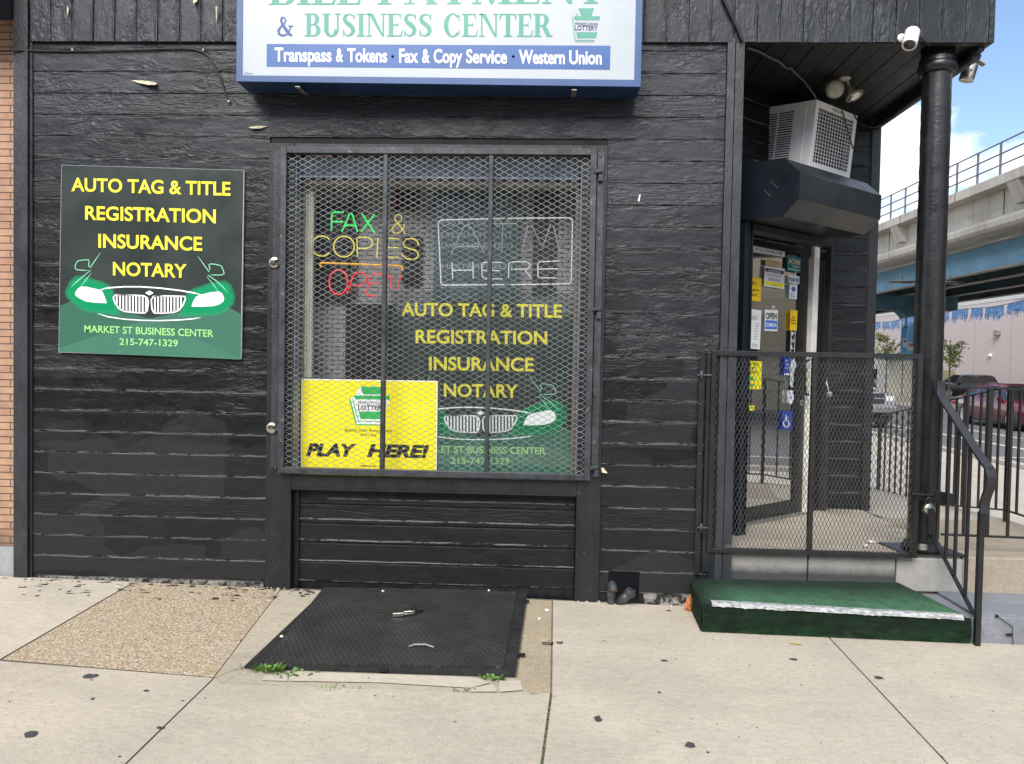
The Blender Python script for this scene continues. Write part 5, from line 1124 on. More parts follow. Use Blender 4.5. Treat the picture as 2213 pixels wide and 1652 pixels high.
# green carpet step
ts = thing('carpeted_step', 'low step covered in worn green turf carpet with a white painted front edge', 'step', (1.75, -.35, gz(1.75)))
zt_ = .168
o4 = [Vector((1.035, -.008, .152)), Vector((1.012, -.507, .150)), Vector((2.644, -.502, .108)), Vector((2.45, -.008, .164))]
NXS = 60
def stepgrid(a, b, zA_, zB_, n, jit):
    return [Vector((a.x+(b.x-a.x)*i/n, a.y+(b.y-a.y)*i/n, zA_)) for i in range(n+1)]
s = MB(); rows = []
for t in [0, .02, .1, .3, .5, .7, .85, .93, 1]:
    l = o4[0].lerp(o4[1], t); r = o4[3].lerp(o4[2], t); row = []
    for i in range(NXS+1):
        u = i/NXS; p = l.lerp(r, u); ed = min(u, 1-u)*1.5
        zz_ = p.z - .02*max(0, 1-ed/.02) - (.012 if t == 1 else 0) - .012*max(0, 1-(u*1.5)/.10)
        row.append(Vector((p.x, p.y, zz_+noise.noise(p*9)*.004)))
    rows.append(row)
for a, b in zip(rows, rows[1:]): s.strip(a, b, 0, True)
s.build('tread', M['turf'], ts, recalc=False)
s = MB(); rows = []
for t in (0, .15, .4, .7, 1):
    row = []
    for i in range(NXS+1):
        u = i/NXS; p = o4[1].lerp(o4[2], u); zb = gz(p.x)-.01
        row.append(Vector((p.x, p.y-.004-.012*math.sin(t*3.1)-abs(noise.noise(Vector((u*20, t*3, 1))))*.008, p.z-.012+(zb-p.z+.012)*t)))
    rows.append(row)
for a, b in zip(rows, rows[1:]): s.strip(a, b, 0, True)
rows = []
for t in (0, .5, 1):
    rows.append([Vector((o4[0].lerp(o4[1], u).x-.001-.004*t, o4[0].lerp(o4[1], u).y-.006*u, .128+(gz(1)-.01-.128)*t)) for u in [i/12 for i in range(13)]])
for a, b in zip(rows, rows[1:]): s.strip(a, b, 0, True)
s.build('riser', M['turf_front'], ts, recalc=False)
s = MB(); pe = lambda u, f, dz: (lambda p: Vector((p.x, p.y+f, p.z+dz)))(o4[1].lerp(o4[2], u))
us = [.035+.935*i/90 for i in range(91)]
A = [pe(u, .028+.010*noise.noise(Vector((u*30, 1, 0))), .0035) for u in us]; Bq = [pe(u, -.006, .0025) for u in us]; Cq = [pe(u, -.016, -.008) for u in us]; Dq = [pe(u, -.020, -.020-.010*abs(noise.noise(Vector((u*60, 5, 0))))-.008*abs(noise.noise(Vector((u*9, 2, 0))))) for u in us]
s.strip(A, Bq, 0, True); s.strip(Bq, Cq, 0, True); s.strip(Cq, Dq, 0, True); s.build('white_edge', M['edgewhite'], ts, recalc=False)
s = MB()                                                 # short pile standing along the edges
for k in range(9000):
    if k % 3: u = rp_.random(); p = o4[1].lerp(o4[2], u); z0_ = gz(p.x)+rp_.random()**1.3*(p.z-gz(p.x)-.03); c = Vector((p.x, p.y-.014, z0_)); d = Vector((rp_.uniform(-.4, .4), -1, rp_.uniform(-.6, .5)))
    else:
        u = rp_.random(); v_ = rp_.random()
        if v_ > .94: continue
        l = o4[0].lerp(o4[1], v_); r = o4[3].lerp(o4[2], v_); c = l.lerp(r, u); c.z -= .002; d = Vector((rp_.uniform(-.6, .6), rp_.uniform(-.6, .6), 1))
    d = d.normalized()*rp_.uniform(.004, .010); sd_ = Vector((rp_.uniform(-1, 1), rp_.uniform(-.3, .3), rp_.uniform(-1, 1) if k % 3 else 0)).normalized()*.0013
    s.add([c-sd_, c+sd_, c+d], [(0, 1, 2)], 0 if k % 3 else 1)
tag(s.build('carpet_pile', [M['turf_front'], M['turf']], ts, recalc=False), kind='stuff')
m = MB(); p0 = Vector((.985, -.10, gz(1)))
m.add([p0+Vector(q) for q in ((0, -.02, 0), (.035, -.03, .01), (.05, -.02, .06), (.03, -.012, .115), (.01, -.01, .08), (-.008, -.018, .04), (.022, -.045, .055))], [(0, 1, 6), (1, 2, 6), (2, 3, 6), (3, 4, 6), (4, 5, 6), (5, 0, 6)])
tag(m.build('dry_leaf', pm('orange_dry_leaf', (.42, .15, .055, 1), .7, 0, .4, 50)), 'curled orange dry leaf wedged between the siding and the green step', 'leaf')
p = G(zWalk, 1672, 497); m = MB(); m.add([p+Vector(q) for q in ((-.045, .012, .004), (-.01, .014, .012), (.04, -.006, .004), (.0, -.012, .004))], [(0, 1, 2, 3)])
tag(m.build('fallen_leaf', pm('yellow_leaf', (.36, .27, .10, 1), .7)), 'single yellow leaf lying on the pavement in front of the green step', 'leaf')

# ------------------------------------------------------------------ iron column on the corner
cx_, cy_ = 2.655, .15
co = thing('iron_column', 'round black painted iron column holding up the corner of the shop', 'column', (cx_, cy_, Z1))
s = MB(); prof = []
for k in range(60):
    z = .40+(3.63-.40)*k/59; prof.append((.0945-.003*k/59+.0012*math.sin(k*2.7), z))
n = 40; vs = []
for r_, z in prof:
    for k in range(n):
        a = 2*math.pi*k/n; q = Vector((math.cos(a)*3, math.sin(a)*3, z*3)); rr = r_+noise.noise(q)*.0025+max(0, noise.noise(q*4)-.3)*.007; vs.append((cx_+math.cos(a)*rr, cy_+math.sin(a)*rr, z))
s.add(vs, [(i*n+k, i*n+(k+1) % n, (i+1)*n+(k+1) % n, (i+1)*n+k) for i in range(len(prof)-1) for k in range(n)], 0, True)
s.build('shaft', M['iron'], co, recalc=False)
s = MB(); s.lathe([(.099, 3.625), (.112, 3.632), (.122, 3.655), (.124, 3.68), (.116, 3.695), (.112, 3.70), (.118, 3.715), (.112, 3.735), (.104, 3.745), (.106, 3.80)], (cx_, cy_, 0), n=40); s.build('capital', M['iron'], co)
s = MB(); s.lathe([(.13, Z1+.012), (.13, Z1+.04), (.118, Z1+.05), (.112, Z1+.07), (.104, Z1+.08)], (cx_, cy_, 0), n=32); s.build('base', M['iron'], co)
s = MB(); s.poly([(cx_-.21, cy_+.20, Z1+.001), (cx_-.17, cy_-.13, Z1+.001), (cx_+.235, cy_-.13, Z1+.001), (cx_+.2, cy_+.2, Z1+.001)]); s.prism([Vector(q) for q in s.v], (0, 0, .011)); s.build('base_plate', M['iron'], co, recalc=False)

# ------------------------------------------------------------------ lamps, cameras and cables
fl = P(zTR, 940, 560, PZ(3.79)); fo = thing('flood_lamp', 'twin round flood lamps on a bracket under the dark soffit above the air conditioner', 'flood lamp', fl)
l1 = P(zTR, 872, 632, PZ(3.71)); l2 = P(zTR, 1012, 680, PZ(3.69))
s = MB(); s.lathe([(.045, -.012), (.045, 0), (.03, .008)], fl+Vector((0, 0, -.002)), (0, 0, -1), 16); s.build('mount', M['lampglass'], fo)
dA = Vector((-.15, -.95, -.22)).normalized(); dB = Vector((.35, -.30, -.9)).normalized()
for c, d in ((l1, dA), (l2, dB)):
    s = MB(); s.lathe([(.018, -.10), (.022, -.06), (.03, -.05), (.052, -.02), (.068, .0), (.066, .004)], c, d, 28); s.tube([c-d*.09, (c-d*.09+fl)/2+Vector((0, 0, .02)), fl+Vector((0, 0, -.01))], .009, 8); hd = s.build('lamp_head', M['lampglass'], fo)
    s = MB(); s.lathe([(.065, .003), (.055, .013), (.03, .02), (0, .022)], c, d, 28); s.build('lens', M['lampglass'] if d is dA else M['chrome'], hd)
c = P(zTR, 1398, 322, PY(-.16)); d = P(zTR, 1442, 218, PY(-.16)); ax = (d-c).normalized(); ax = (ax+Vector((0, .45, 0))).normalized()
o = thing('security_camera', 'small white cylinder security camera on the fascia beside the corner column', 'security camera', c)
s = MB(); s.lathe([(.036, .004), (.044, 0), (.0455, .002), (.0455, .125), (.04, .132), (.0, .134)], c, ax, 28); s.build('housing', M['white'], o)
s = MB(); s.lathe([(.0, .002), (.035, .002), (.036, .0045)], c, ax, 20); s.lathe([(.012, .0), (.012, -.003), (.0, -.004)], c, ax, 12); s.build('lens', pm('dark_lens', (.06, .05, .04, 1), .2), o)
bp_ = P(zTR, 1340, 272, PY(-.036)); s = MB(); s.lathe([(.028, 0), (.026, .012), (.015, .018), (0, .018)], bp_, (0, -1, 0), 16); s.tube([bp_+Vector((0, -.01, 0)), bp_+Vector((.03, -.05, .01)), c+ax*.06], .010, 8); s.build('bracket', M['white'], o)
s = MB(); s.tube([P(zTR, 1472, 262, PY(-.05)), P(zTR, 1510, 295, PY(-.04)), P(zTR, 1545, 325, PY(-.035)), P(zTR, 1530, 345, PY(.05))], .006, 6); s.build('cord', M['cable'], o)
c = P(zT2, 1545, 835, PXp(3.02)); o = thing('side_spotlight', 'silver spotlight hanging off the side fascia above the street', 'spotlight', c)
s = MB(); s.lathe([(.018, .065), (.045, .06), (.05, .03), (.05, -.06), (.047, -.075), (.0, -.06)], c, (.25, -.1, 1), 20); s.build('housing', M['chrome'], o)
s = MB(); s.tube([c+Vector((0, 0, .02)), c+Vector((-.05, -.01, .02)), Vector((2.93, c.y, c.z+.03))], .009, 8); p = P(zT2, 1660, 690, PXp(3.0)); s.obox(p, (.05, 0, -.03), (0, .05, 0), (0, 0, -.012)); s.tube([p, (2.93, p.y, p.z+.01)], .006, 6); s.build('bracket', M['galv'], o)
def cable(label, pts, r, mt='cable', clips=()):
    m = MB(); m.tube(pts, r, 7); o = thing('cable', label, 'cable', pts[0], 'cables on the shop front'); m.build('wire', M[mt], o)
    for c in clips: k = MB(); k.lathe([(.011, 0), (.009, .007), (.0, .009)], c, (0, -1, 0), 10); k.build('clip', M['galv'], o)
yc = -.014
cable('thin black cable crossing the siding from the brick wall toward the sign box', [P(zA, a, b, PY(yc if a > 240 else -.045)) for a, b in ((-90, 412), (0, 408), (130, 400), (250, 402), (420, 407), (575, 408), (800, 404), (1100, 396), (1330, 387), (1440, 386), (1540, 393), (1610, 415), (1660, 455), (1700, 520), (1745, 620), (1780, 730), (1812, 805))], .0062,
      clips=[P(zA, 575, 398, PY(-.014)), P(zA, 1610, 399, PY(-.014)), P(zA, 1812, 805, PY(-.014))])
cable('black conduit slanting down the upright boards to the corner trim', [P(zT1, a, b, PY(-.052)) for a, b in ((520, -60), (560, 30), (620, 165), (700, 320), (770, 480), (815, 592))], .012)
cable('dusty cable running under the soffit to the top of the air conditioner', [P(zT1, a, b, PZ(3.785)) for a, b in ((880, 690), (1000, 725), (1100, 770), (1250, 850), (1330, 885), (1400, 945), (1460, 992), (1525, 990), (1560, 1040))]+[P(zT1, 1700, 1170, PY(.75)), P(zT1, 1850, 1370, PY(.72)), ap(.10, H_+.01, -.05)], .0085, 'grycable')
cable('loose black wire drooping from the flood lamp to the side fascia', [P(zTR, a, b, PY(1.0)) for a, b in ((1000, 750), (1010, 820), (1040, 865), (1090, 895), (1150, 902), (1210, 880), (1260, 850))]+[P(zTR, 1300, 830, PXp(2.96)), P(zTR, 1308, 815, PXp(2.96))], .006)

# ------------------------------------------------------------------ mesh gate across the landing
gy2 = -.03
q = [P(V0, a, b, PY(gy2)) for a, b in ((1534, 757), (1988, 766), (1985, 1205), (1530, 1194))]
mx0, mx1, mz0, mz1 = (q[0].x+q[3].x)/2, (q[1].x+q[2].x)/2, (q[2].z+q[3].z)/2, (q[0].z+q[1].z)/2
mg = thing('mesh_gate', 'black steel gate of upright diamond mesh closed across the entrance landing', 'gate', ((mx0+mx1)/2, gy2, mz0))
s = MB(); fw = .034
s.box(mx0, mx0+fw, gy2-.017, gy2+.017, mz0, mz1); s.box(mx1-fw, mx1, gy2-.017, gy2+.017, mz0, mz1)
s.box(mx0+fw+.0005, mx1-fw-.0005, gy2-.0172, gy2+.0172, mz0, mz0+.03); s.box(mx0+fw+.0005, mx1-fw-.0005, gy2-.0172, gy2+.0172, mz1-fw, mz1)
xm = P(zGate, 722, 500, PY(gy2)).x; s.box(xm-.016, xm+.016, gy2-.0165, gy2+.0165, mz0+.0305, mz1-fw-.0005); s.build('frame', M['iron'], mg, .002)
s = MB(); expanded(s, mx0+fw-.002, mx1-fw+.002, mz0+.028, mz1-fw+.002, gy2+.012, .0615, .0262, .0016, tall=True); s.build('mesh_panel', M['mesh_dark'], mg, recalc=False)
s = MB(); xs_ = P(V0, 1512, 1000, PY(-.02)).x; s.box(xs_-.02, xs_+.018, -.026, -.012, .18, 1.71); s.build('hinge_strip', M['iron'], mg, .002)
s = MB(); s.box(xs_+.03, xs_+.085, -.028, .0, .2, 1.70); s.build('hinge_post', M['iron'], mg, .003)
for z, a, b in ((zGate, 150, 168), (zGate, 148, 962)):
    p = P(z, a, b, PY(-.04)); s = MB(); s.tube([(p.x-.03, -.038, p.z), (mx0+.002, -.04, p.z)], .007, 8); s.lathe([(.011, -.03), (.011, .03)], (p.x-.005, -.04, p.z), n=10); s.build('hinge', M['steel'], mg)
for b in (77, 578, 805, 1070, 320): p = P(zGate, 136, b, PY(-.028)); s = MB(); s.lathe([(.009, 0), (.006, .005), (0, .006)], p, (0, -1, 0), 10); s.build('bolt', M['steel'], mg)
zb = P(zGate, 1300, 793, PY(-.05)).z
s = MB(); s.tube([(mx1-.06, -.062, zb+.01), (mx1+.09, -.062, zb)], .012, 10); s.box(mx1-.03, mx1+.06, -.05, -.048, zb-.03, zb+.03); s.tube([(mx1+.03, -.062, zb), (mx1+.03, -.09, zb+.05)], .007, 8); s.build('slide_bolt', M['iron'], mg)
p = P(zGate, 1330, 865, PY(-.07)); o = thing('round_padlock', 'big round black and silver padlock hanging from the gate bolt beside the column', 'padlock', p)
s = MB(); s.lathe([(.030, -.02), (.040, -.012), (.042, 0), (.040, .012), (.03, .018), (0, .02)], p, (.15, -1, 0), 28); s.build('body', M['chrome'], o)
s = MB(); s.obox(p+Vector((-.022, -.03, -.036)), (.046, 0, 0), (0, .012, 0), (0, 0, .046)); s.build('cover', M['iron'], o, .003)
s = MB(); s.tube([p+Vector((-.022, 0, .03)), p+Vector((-.022, 0, .065)), p+Vector((0, 0, .08)), p+Vector((.022, 0, .065)), p+Vector((.022, 0, .03))], .006, 8); s.build('shackle', M['iron'], o)
p = P(zD2, 1412, 740, PY(1.4)); o = thing('small_padlock', 'small brass padlock dangling on a chain behind the gate mesh beside the white door post', 'padlock', p)
s = MB(); s.lathe([(.016, -.012), (.026, -.008), (.026, .008), (.016, .012)], p, (0, -1, 0), 18); s.build('body', M['chrome'], o)
s = MB(); s.tube([p+Vector((-.01, 0, .02)), p+Vector((-.012, 0, .05)), p+Vector((-.02, .02, .09)), p+Vector((-.012, .04, .13))], .005, 6); s.build('chain', M['galv'], o)

# ------------------------------------------------------------------ handrail of the step and fences of the ramp
pA, pB = Vector((2.668, -.534, 0)), Vector((2.664, -.02, 0)); hd = (pB-pA).normalized(); hn = hd.cross(Vector((0, 0, 1)))
HPL = (pA, hn)
hr = thing('step_handrail', 'black iron handrail with curled end running down beside the green step', 'handrail', (pA.x, pA.y, gz(pA.x)))
rail = [P(zCar, 1060, 420, HPL), P(zCar, 1055, 560, HPL), P(zCar, 1075, 660, HPL), P(zCar, 1230, 890, HPL), P(zRail, 741, -24, HPL), P(zRail, 905, 225, HPL), P(zRail, 945, 270, HPL), P(zRail, 957, 320, HPL), P(zRail, 950, 390, HPL), P(zRail, 920, 460, HPL), P(zRail, 905, 520, HPL), P(zRail, 905, 592, HPL)]
def flatrail(mb, pts, nrm, w, h):
    secs = []
    for _ in range(2):
        q = [pts[0]]
        for a, b in zip(pts, pts[1:]): q += [a.lerp(b, .25), a.lerp(b, .75)]
        pts = q+[pts[-1]]
    for i, p in enumerate(pts):
        t = (pts[min(i+1, len(pts)-1)]-pts[max(i-1, 0)]).normalized(); u = nrm.cross(t).normalized()
        prof = [(-w/2, -h/2), (w/2, -h/2), (w/2, h*.2), (w*.3, h*.5), (w*.12, h*.35), (-w*.12, h*.35), (-w*.3, h*.5), (-w/2, h*.2)]
        secs.append([p+nrm*a+u*b for a, b in prof])
    k = len(secs[0]); vs = [q for g_ in secs for q in g_]; fs = [(i*k+j, i*k+(j+1) % k, i*k+k+(j+1) % k, i*k+k+j) for i in range(len(secs)-1) for j in range(k)]
    mb.add(vs, fs, 0, False); mb.poly(secs[0]); mb.poly(secs[-1])
s = MB(); flatrail(s, rail, hn, .056, .024); s.build('rail', pm('smooth_rail_paint', (.018, .019, .022, 1), .32, 0, .1, 5, .08, 30), hr, .002)
s = MB(); cap_ = P(zCar, 940, 385, HPL); s.obox(cap_+Vector((-.03, -.02, -.01)), (.075, 0, 0), (0, .05, 0), (0, 0, .02)); s.obox(P(zCar, 955, 400, HPL)+Vector((-.005, -.008, -.19)), (.018, 0, 0), (0, .018, 0), (0, 0, .185)); s.bar(P(zCar, 805, 568, HPL), P(zCar, 1010, 575, HPL), .03, .008); s.build('bracket', M['iron'], hr, .003)
s = MB(); st_ = [P(zRail, a, b, HPL) for a, b in ((445, 712), (505, 735), (545, 775), (828, 1312))]
for a, b in zip(st_, st_[1:]): s.bar(a, b, .026, .012, hn.cross(b-a))
s.build('stringer', M['iron'], hr, .002)
pt_ = P(zRail, 890, 590, HPL); s = MB(); s.obox(Vector((pA.x-.016, pA.y-.016, gz(pA.x)-.02)), (.032, 0, 0), (0, .032, 0), (0, 0, pt_.z-gz(pA.x)+.03)); s.build('post', M['iron'], hr, .003)
for a, b in ((565, 782), (628, 902), (690, 1032), (768, 1180)):
    f = P(zRail, a, b, HPL)
    top = None
    for p0, p1 in zip(rail[2:7], rail[3:8]):
        t0 = (p0-f).dot(hd); t1 = (p1-f).dot(hd)
        if t0*t1 <= 0: top = p0.lerp(p1, t0/(t0-t1)).z
    m = MB(); m.obox(f+Vector((-.0085, -.0085, 0)), (.017, 0, 0), (0, .017, 0), (0, 0, (top or f.z+1)-f.z-.008)); m.build('baluster', M['iron'], hr)
s = MB(); p = P(zRail, 605, 470, HPL); s.obox(p+Vector((-.06, -.02, -.04)), (.13, -.02, -.02), (0, .012, 0), (0, 0, .085)); s.build('lock_plate', M['iron'], hr, .002)
def railing(root, a, b, za0, za1, zb0, zb1, step, posts=(), rw=.03, pw=.016):
    """straight run a-b: bottom rail at za0..zb0, top rail at za1..zb1, upright pickets each its own part"""
    a, b = Vector(a), Vector(b); L = (b-a).length; d = (b-a)/L
    m = MB(); m.bar(Vector((a.x, a.y, za1)), Vector((b.x, b.y, zb1)), rw, .014); m.build('top_rail', M['iron'], root, .002)
    m = MB(); m.bar(Vector((a.x, a.y, za0)), Vector((b.x, b.y, zb0)), .022, .014); m.build('bottom_rail', M['iron'], root, .002)
    n = int(L/step)
    for k in range(1, n+1):
        t = k*step/L; p = a.lerp(b, t)
        if t > .995: break
        z0, z1 = za0+(zb0-za0)*t+.007, za1+(zb1-za1)*t-.007
        m = MB(); m.obox(Vector((p.x, p.y, z0))-Vector((pw/2, pw/2, 0)), (pw, 0, 0), (0, pw, 0), (0, 0, z1-z0)); m.build('baluster', M['iron'], root)
    for t, zf in posts:
        p = a.lerp(b, t); m = MB(); m.obox(Vector((p.x-.017, p.y-.017, zf)), (.034, 0, 0), (0, .034, 0), (0, 0, za1+(zb1-za1)*t-zf-.007)); m.build('post', M['iron'], root, .002)
fc = thing('landing_fence', 'black iron picket fence across the front of the landing right of the column', 'fence', (3.3, .16, Z1))
fzA = P(V0, 2030, 1155, PY(.16)).z; fzB = P(V0, 2213, 1164, PY(.16)).z; ftA = P(V0, 2040, 835, PY(.16)).z; ftB = P(V0, 2213, 845, PY(.16)).z
railing(fc, (2.79, .16, 0), (3.90, .16, 0), fzA, ftA, fzB-.004, ftB-.006, .150, posts=((.27, fzA-.002), (.985, Z1)))
rf = thing('ramp_fence', 'long black iron picket fence sloping down the far side of the access ramp', 'fence', (3.9, 2.4, 0))
railing(rf, (3.9, .18, 0), (3.9, 1.30, 0), .44, 1.47, .44, 1.47, .14, posts=((1.0, Z1),))
railing(rf, (3.9, 1.31, 0), (3.9, 3.75, 0), .44, 1.47, .09, 1.06, .135, posts=((.999, .0),))

# ------------------------------------------------------------------ cellar hatch, pipes, litter and weeds in front of the wall
ch = thing('cellar_hatch', 'black checkered steel cellar hatch set in the pavement before the shop window', 'cellar hatch', (sum(p.x for p in (hTL, hTR, hBR, hBL))/4, (hTL.y+hBR.y)/2, gz(-.8)))
def up(p, h): return Vector((p.x, p.y, gz(p.x)+h))
s = MB(); lT, rT, rB, lB = G(zH, 612, 200), G(zH, 1860, 218), G(zH, 1772, 716), G(zH, 225, 688)
s.prism([up(p, .004) for p in (lT, rT, rB, lB)], (0, 0, .014)); s.build('plate', M['plate'], ch, recalc=False)
s = MB(); o4_ = [hTL, hTR, hBR, hBL]; i4 = [lT, rT, rB, lB]
for k in range(4):
    a, b, c, d = o4_[k], o4_[(k+1) % 4], i4[(k+1) % 4], i4[k]
    s.prism([up(a, -.012), up(b, -.012), up(c.lerp(b, .06), -.012), up(d.lerp(a, .06), -.012)], (0, 0, .019))
s.build('frame', M['steel'] if False else pm('black_hatch_frame', (.022, .023, .024, 1), .5, .1, .3, 8, .4, 40, dirt=((.09, .085, .075, 1), .6)), ch, recalc=False)
for a, b in ((1860, 640), (1895, 290), (1832, 475), (965, 740)):
    p = up(G(zH, a, b), .0085); m = MB(); m.obox(p, (.045, .004, 0), (0, .02, 0), (0, 0, .012)); m.build('latch', M['black'], ch)
p = up(G(zH, 1098, 390), .02); o = thing('hatch_padlock', 'square steel padlock lying on the hatch plate through its hasp', 'padlock', p)
s = MB(); s.obox(p+Vector((-.035, -.03, 0)), (.072, .012, .004), (-.012, .06, 0), (0, 0, .026)); s.build('body', M['chrome'], o, .004)
s = MB(); s.tube([p+Vector((.03, .035, .016)), p+Vector((.085, .045, .02)), p+Vector((.10, .03, .02)), p+Vector((.085, .01, .018)), p+Vector((.035, -.005, .014))], .006, 8); s.build('shackle', M['chrome'], o)
s = MB(); q = up(G(zH, 1185, 362), .019); s.obox(q+Vector((-.06, -.02, 0)), (.12, 0, 0), (0, .05, 0), (0, 0, .004)); s.tube([q+Vector((-.03, .03, .01)), q+Vector((.04, .03, .03)), q+Vector((.07, .0, .01))], .005, 6); s.build('hasp', M['iron'], o)
s = MB(); s.tube([up(G(zH, 1160, 594), .024), up(G(zH, 1200, 587), .03), up(G(zH, 1270, 587), .03), up(G(zH, 1325, 596), .022)], .006, 7); tag(s.build('handle_rod', M['mesh']), 'thin bent grey rod lying on the front of the hatch plate', 'rod')
def litter(z, a, b, r, lb, mt='postwhite', h=.018):
    p = up(G(z, a, b), h); m = MB(); r *= .68; m.lathe([(r*.7, -.002), (r, .001), (r*.6, .007), (.0, .009)], p, (.15, -.1, 1), 7); tag(m.build('paper_scrap', M[mt]), lb, 'litter', 'paper scraps on the ground')
litter(zH, 995, 226, .016, 'white scrap near the back edge of the hatch plate'); litter(zH, 342, 522, .018, 'pale scrap on the left rim of the hatch'); litter(zH, 1678, 222, .014, 'pale scrap at the right back of the hatch plate')
litter(zH, 2053, 334, .026, 'white scrap on the curb strip right of the hatch', h=.002); litter(zH, 2003, 390, .018, 'small tan scrap on the curb strip right of the hatch', h=.002); litter(zPipe, 1080, 1345, .010, 'tiny white scrap on the pavement under the black siding', h=.002)
for a0, a1, b, lb in ((2012, 2090, 545, 'torn black plastic strip across the curb joint'), (2105, 2150, 540, 'short black plastic scrap right of the torn strip')):
    p = [up(G(zH, a0, b-12), .003), up(G(zH, a0+8, b+2), .008), up(G(zH, (a0+a1)/2, b+6), .012), up(G(zH, a1-4, b+3), .006), up(G(zH, a1, b-10), .003)]; m = MB(); m.strip(p, [q+Vector((.004, -.022, .002)) for q in p]); tag(m.build('plastic_scrap', M['cable'], recalc=False), lb, 'litter')
# pipes in the hole at the foot of the siding
b0 = P(zPipe, 425, 1260, PY(-.03)); t0p = P(zPipe, 440, 1130, PY(-.04))
o = thing('vent_pipe', 'upright black vent pipe with an open elbow at the foot of the siding', 'pipe', (b0.x, -.03, gz(b0.x)))
s = MB(); s.tube([(b0.x, -.03, gz(b0.x)-.02), (b0.x, -.03, b0.z+.03)], .026, 16); s.build('pipe', M['pipe'], o)
s = MB(); s.tube([(b0.x, -.03, b0.z+.015), (b0.x+.002, -.034, t0p.z-.01), (b0.x+.004, -.05, t0p.z+.012), (b0.x+.006, -.078, t0p.z+.008), (b0.x+.008, -.092, t0p.z-.012)], [.031, .031, .031, .031, .031], 18, caps=False); s.build('elbow', M['pipe'], o)
s = MB(); s.lathe([(.0, -.012), (.028, -.012), (.0285, .0)], (b0.x+.008, -.0925, t0p.z-.013), (.0, -.55, -.8), 18); s.build('opening', M['brown_rust'], o)
c = P(zPipe, 650, 1180, PY(-.07)); c2 = P(zPipe, 560, 1262, PY(-.04)); ax = (c-c2).normalized()
o = thing('capped_pipe', 'slanted black pipe stub with a square topped cap beside the vent pipe', 'pipe', (c2.x, c2.y, gz(c2.x)))
s = MB(); s.lathe([(.030, -.14), (.030, -.03)], c, ax, 18); s.build('pipe', M['pipe'], o)
s = MB(); s.lathe([(.030, -.035), (.037, -.03), (.037, .0), (.03, .005), (.0, .006)], c, ax, 18); s.obox(c+ax*.005-Vector((.010, .010, .01)), (.02, 0, 0), (0, .02, 0), ax*.022); s.build('cap', M['pipe'], o, .002)
# weeds
def weed(z, a, b, label, n=40, h=.05, sp=.07, leafy=True, seed=1):
    q = random.Random(seed); p = up(G(z, a, b), -.004); o = thing('weed', label, 'weed', p, 'weeds around the cellar hatch'); m = MB()
    for k in range(n):
        an_ = q.uniform(0, 6.28); rr = sp*q.random()**.6; l = h*(.5+q.random()); c = p+Vector((rr*math.cos(an_)*1.4, rr*math.sin(an_)*.5, 0)); tip = c+Vector((math.cos(an_)*l*.7, math.sin(an_)*l*.5, l*(.35+.6*q.random()))); w_ = .011 if leafy else .0022
        sd = Vector((-math.sin(an_), math.cos(an_), .2))*w_; md = c.lerp(tip, .62)
        if leafy: m.add([c, md+sd, tip, md-sd], [(0, 1, 2), (0, 2, 3)])
        else: m.add([c-sd, c+sd, tip], [(0, 1, 2)])
    m.build('leaves', M['weed'], o, recalc=False)
M['weed'] = pm('weed_leaf', (.085, .17, .025, 1), .55, 0, .45, 30)
weed(zH, 255, 725, 'leafy green weed at the left front corner of the cellar hatch', 46, .042, .05, True, 1); weed(zH, 140, 720, 'spiky grass tuft at the left corner of the hatch frame', 16, .05, .05, False, 2); weed(zH, 430, 730, 'low green weed along the front edge of the hatch, right of the leafy one', 24, .018, .09, True, 3); weed(zH, 370, 757, 'sparse green weed in the curb crack below the hatch', 20, .02, .05, True, 9)
weed(zH, 1700, 775, 'small green weed at the right front corner of the hatch', 40, .022, .05, True, 4); weed(zH, 640, 838, 'grass tuft in the curb joint left of centre', 30, .025, .045, False, 5); weed(zH, 1495, 852, 'grass tuft in the curb joint toward the right', 26, .025, .04, False, 6); weed(zH, 830, 835, 'thin grass sprig in the middle of the curb joint', 8, .02, .02, False, 7)

# ------------------------------------------------------------------ neighbour on the left
nb = thing('brick_house', 'tan roman brick house with grey concrete base beside the black shop', 'house', (-5, .5, gz(-5)))
zbk = P(zA, 60, 1180*2.36, PY(.02))
zb_ = P(V0, 15, 1181, PY(.02)).z
s = MB(); s.box(-9, -3.717, .02, 9, zb_, 6.5); s.build('wall', M['roman'], nb)
s = MB(); s.box(-9, -3.718, .005, .5, gz(-5)-.1, zb_-.001); s.build('base', M['wallbase'], nb, .004)
z0c = P(zA, 60, 225, PY(-.18)).z
s = MB(); s.add([(-6, -.25, z0c-.01), (-3.74, -.25, z0c+.02), (-3.72, .018, z0c+.14), (-6, .018, z0c+.10), (-6, -.25, 5), (-3.73, -.25, 5), (-3.72, .018, 5), (-6, .018, 5)], [(0, 3, 2, 1), (4, 5, 6, 7), (0, 1, 5, 4), (1, 2, 6, 5), (2, 3, 7, 6), (3, 0, 4, 7)]); s.build('awning_box', M['soffit'], nb)

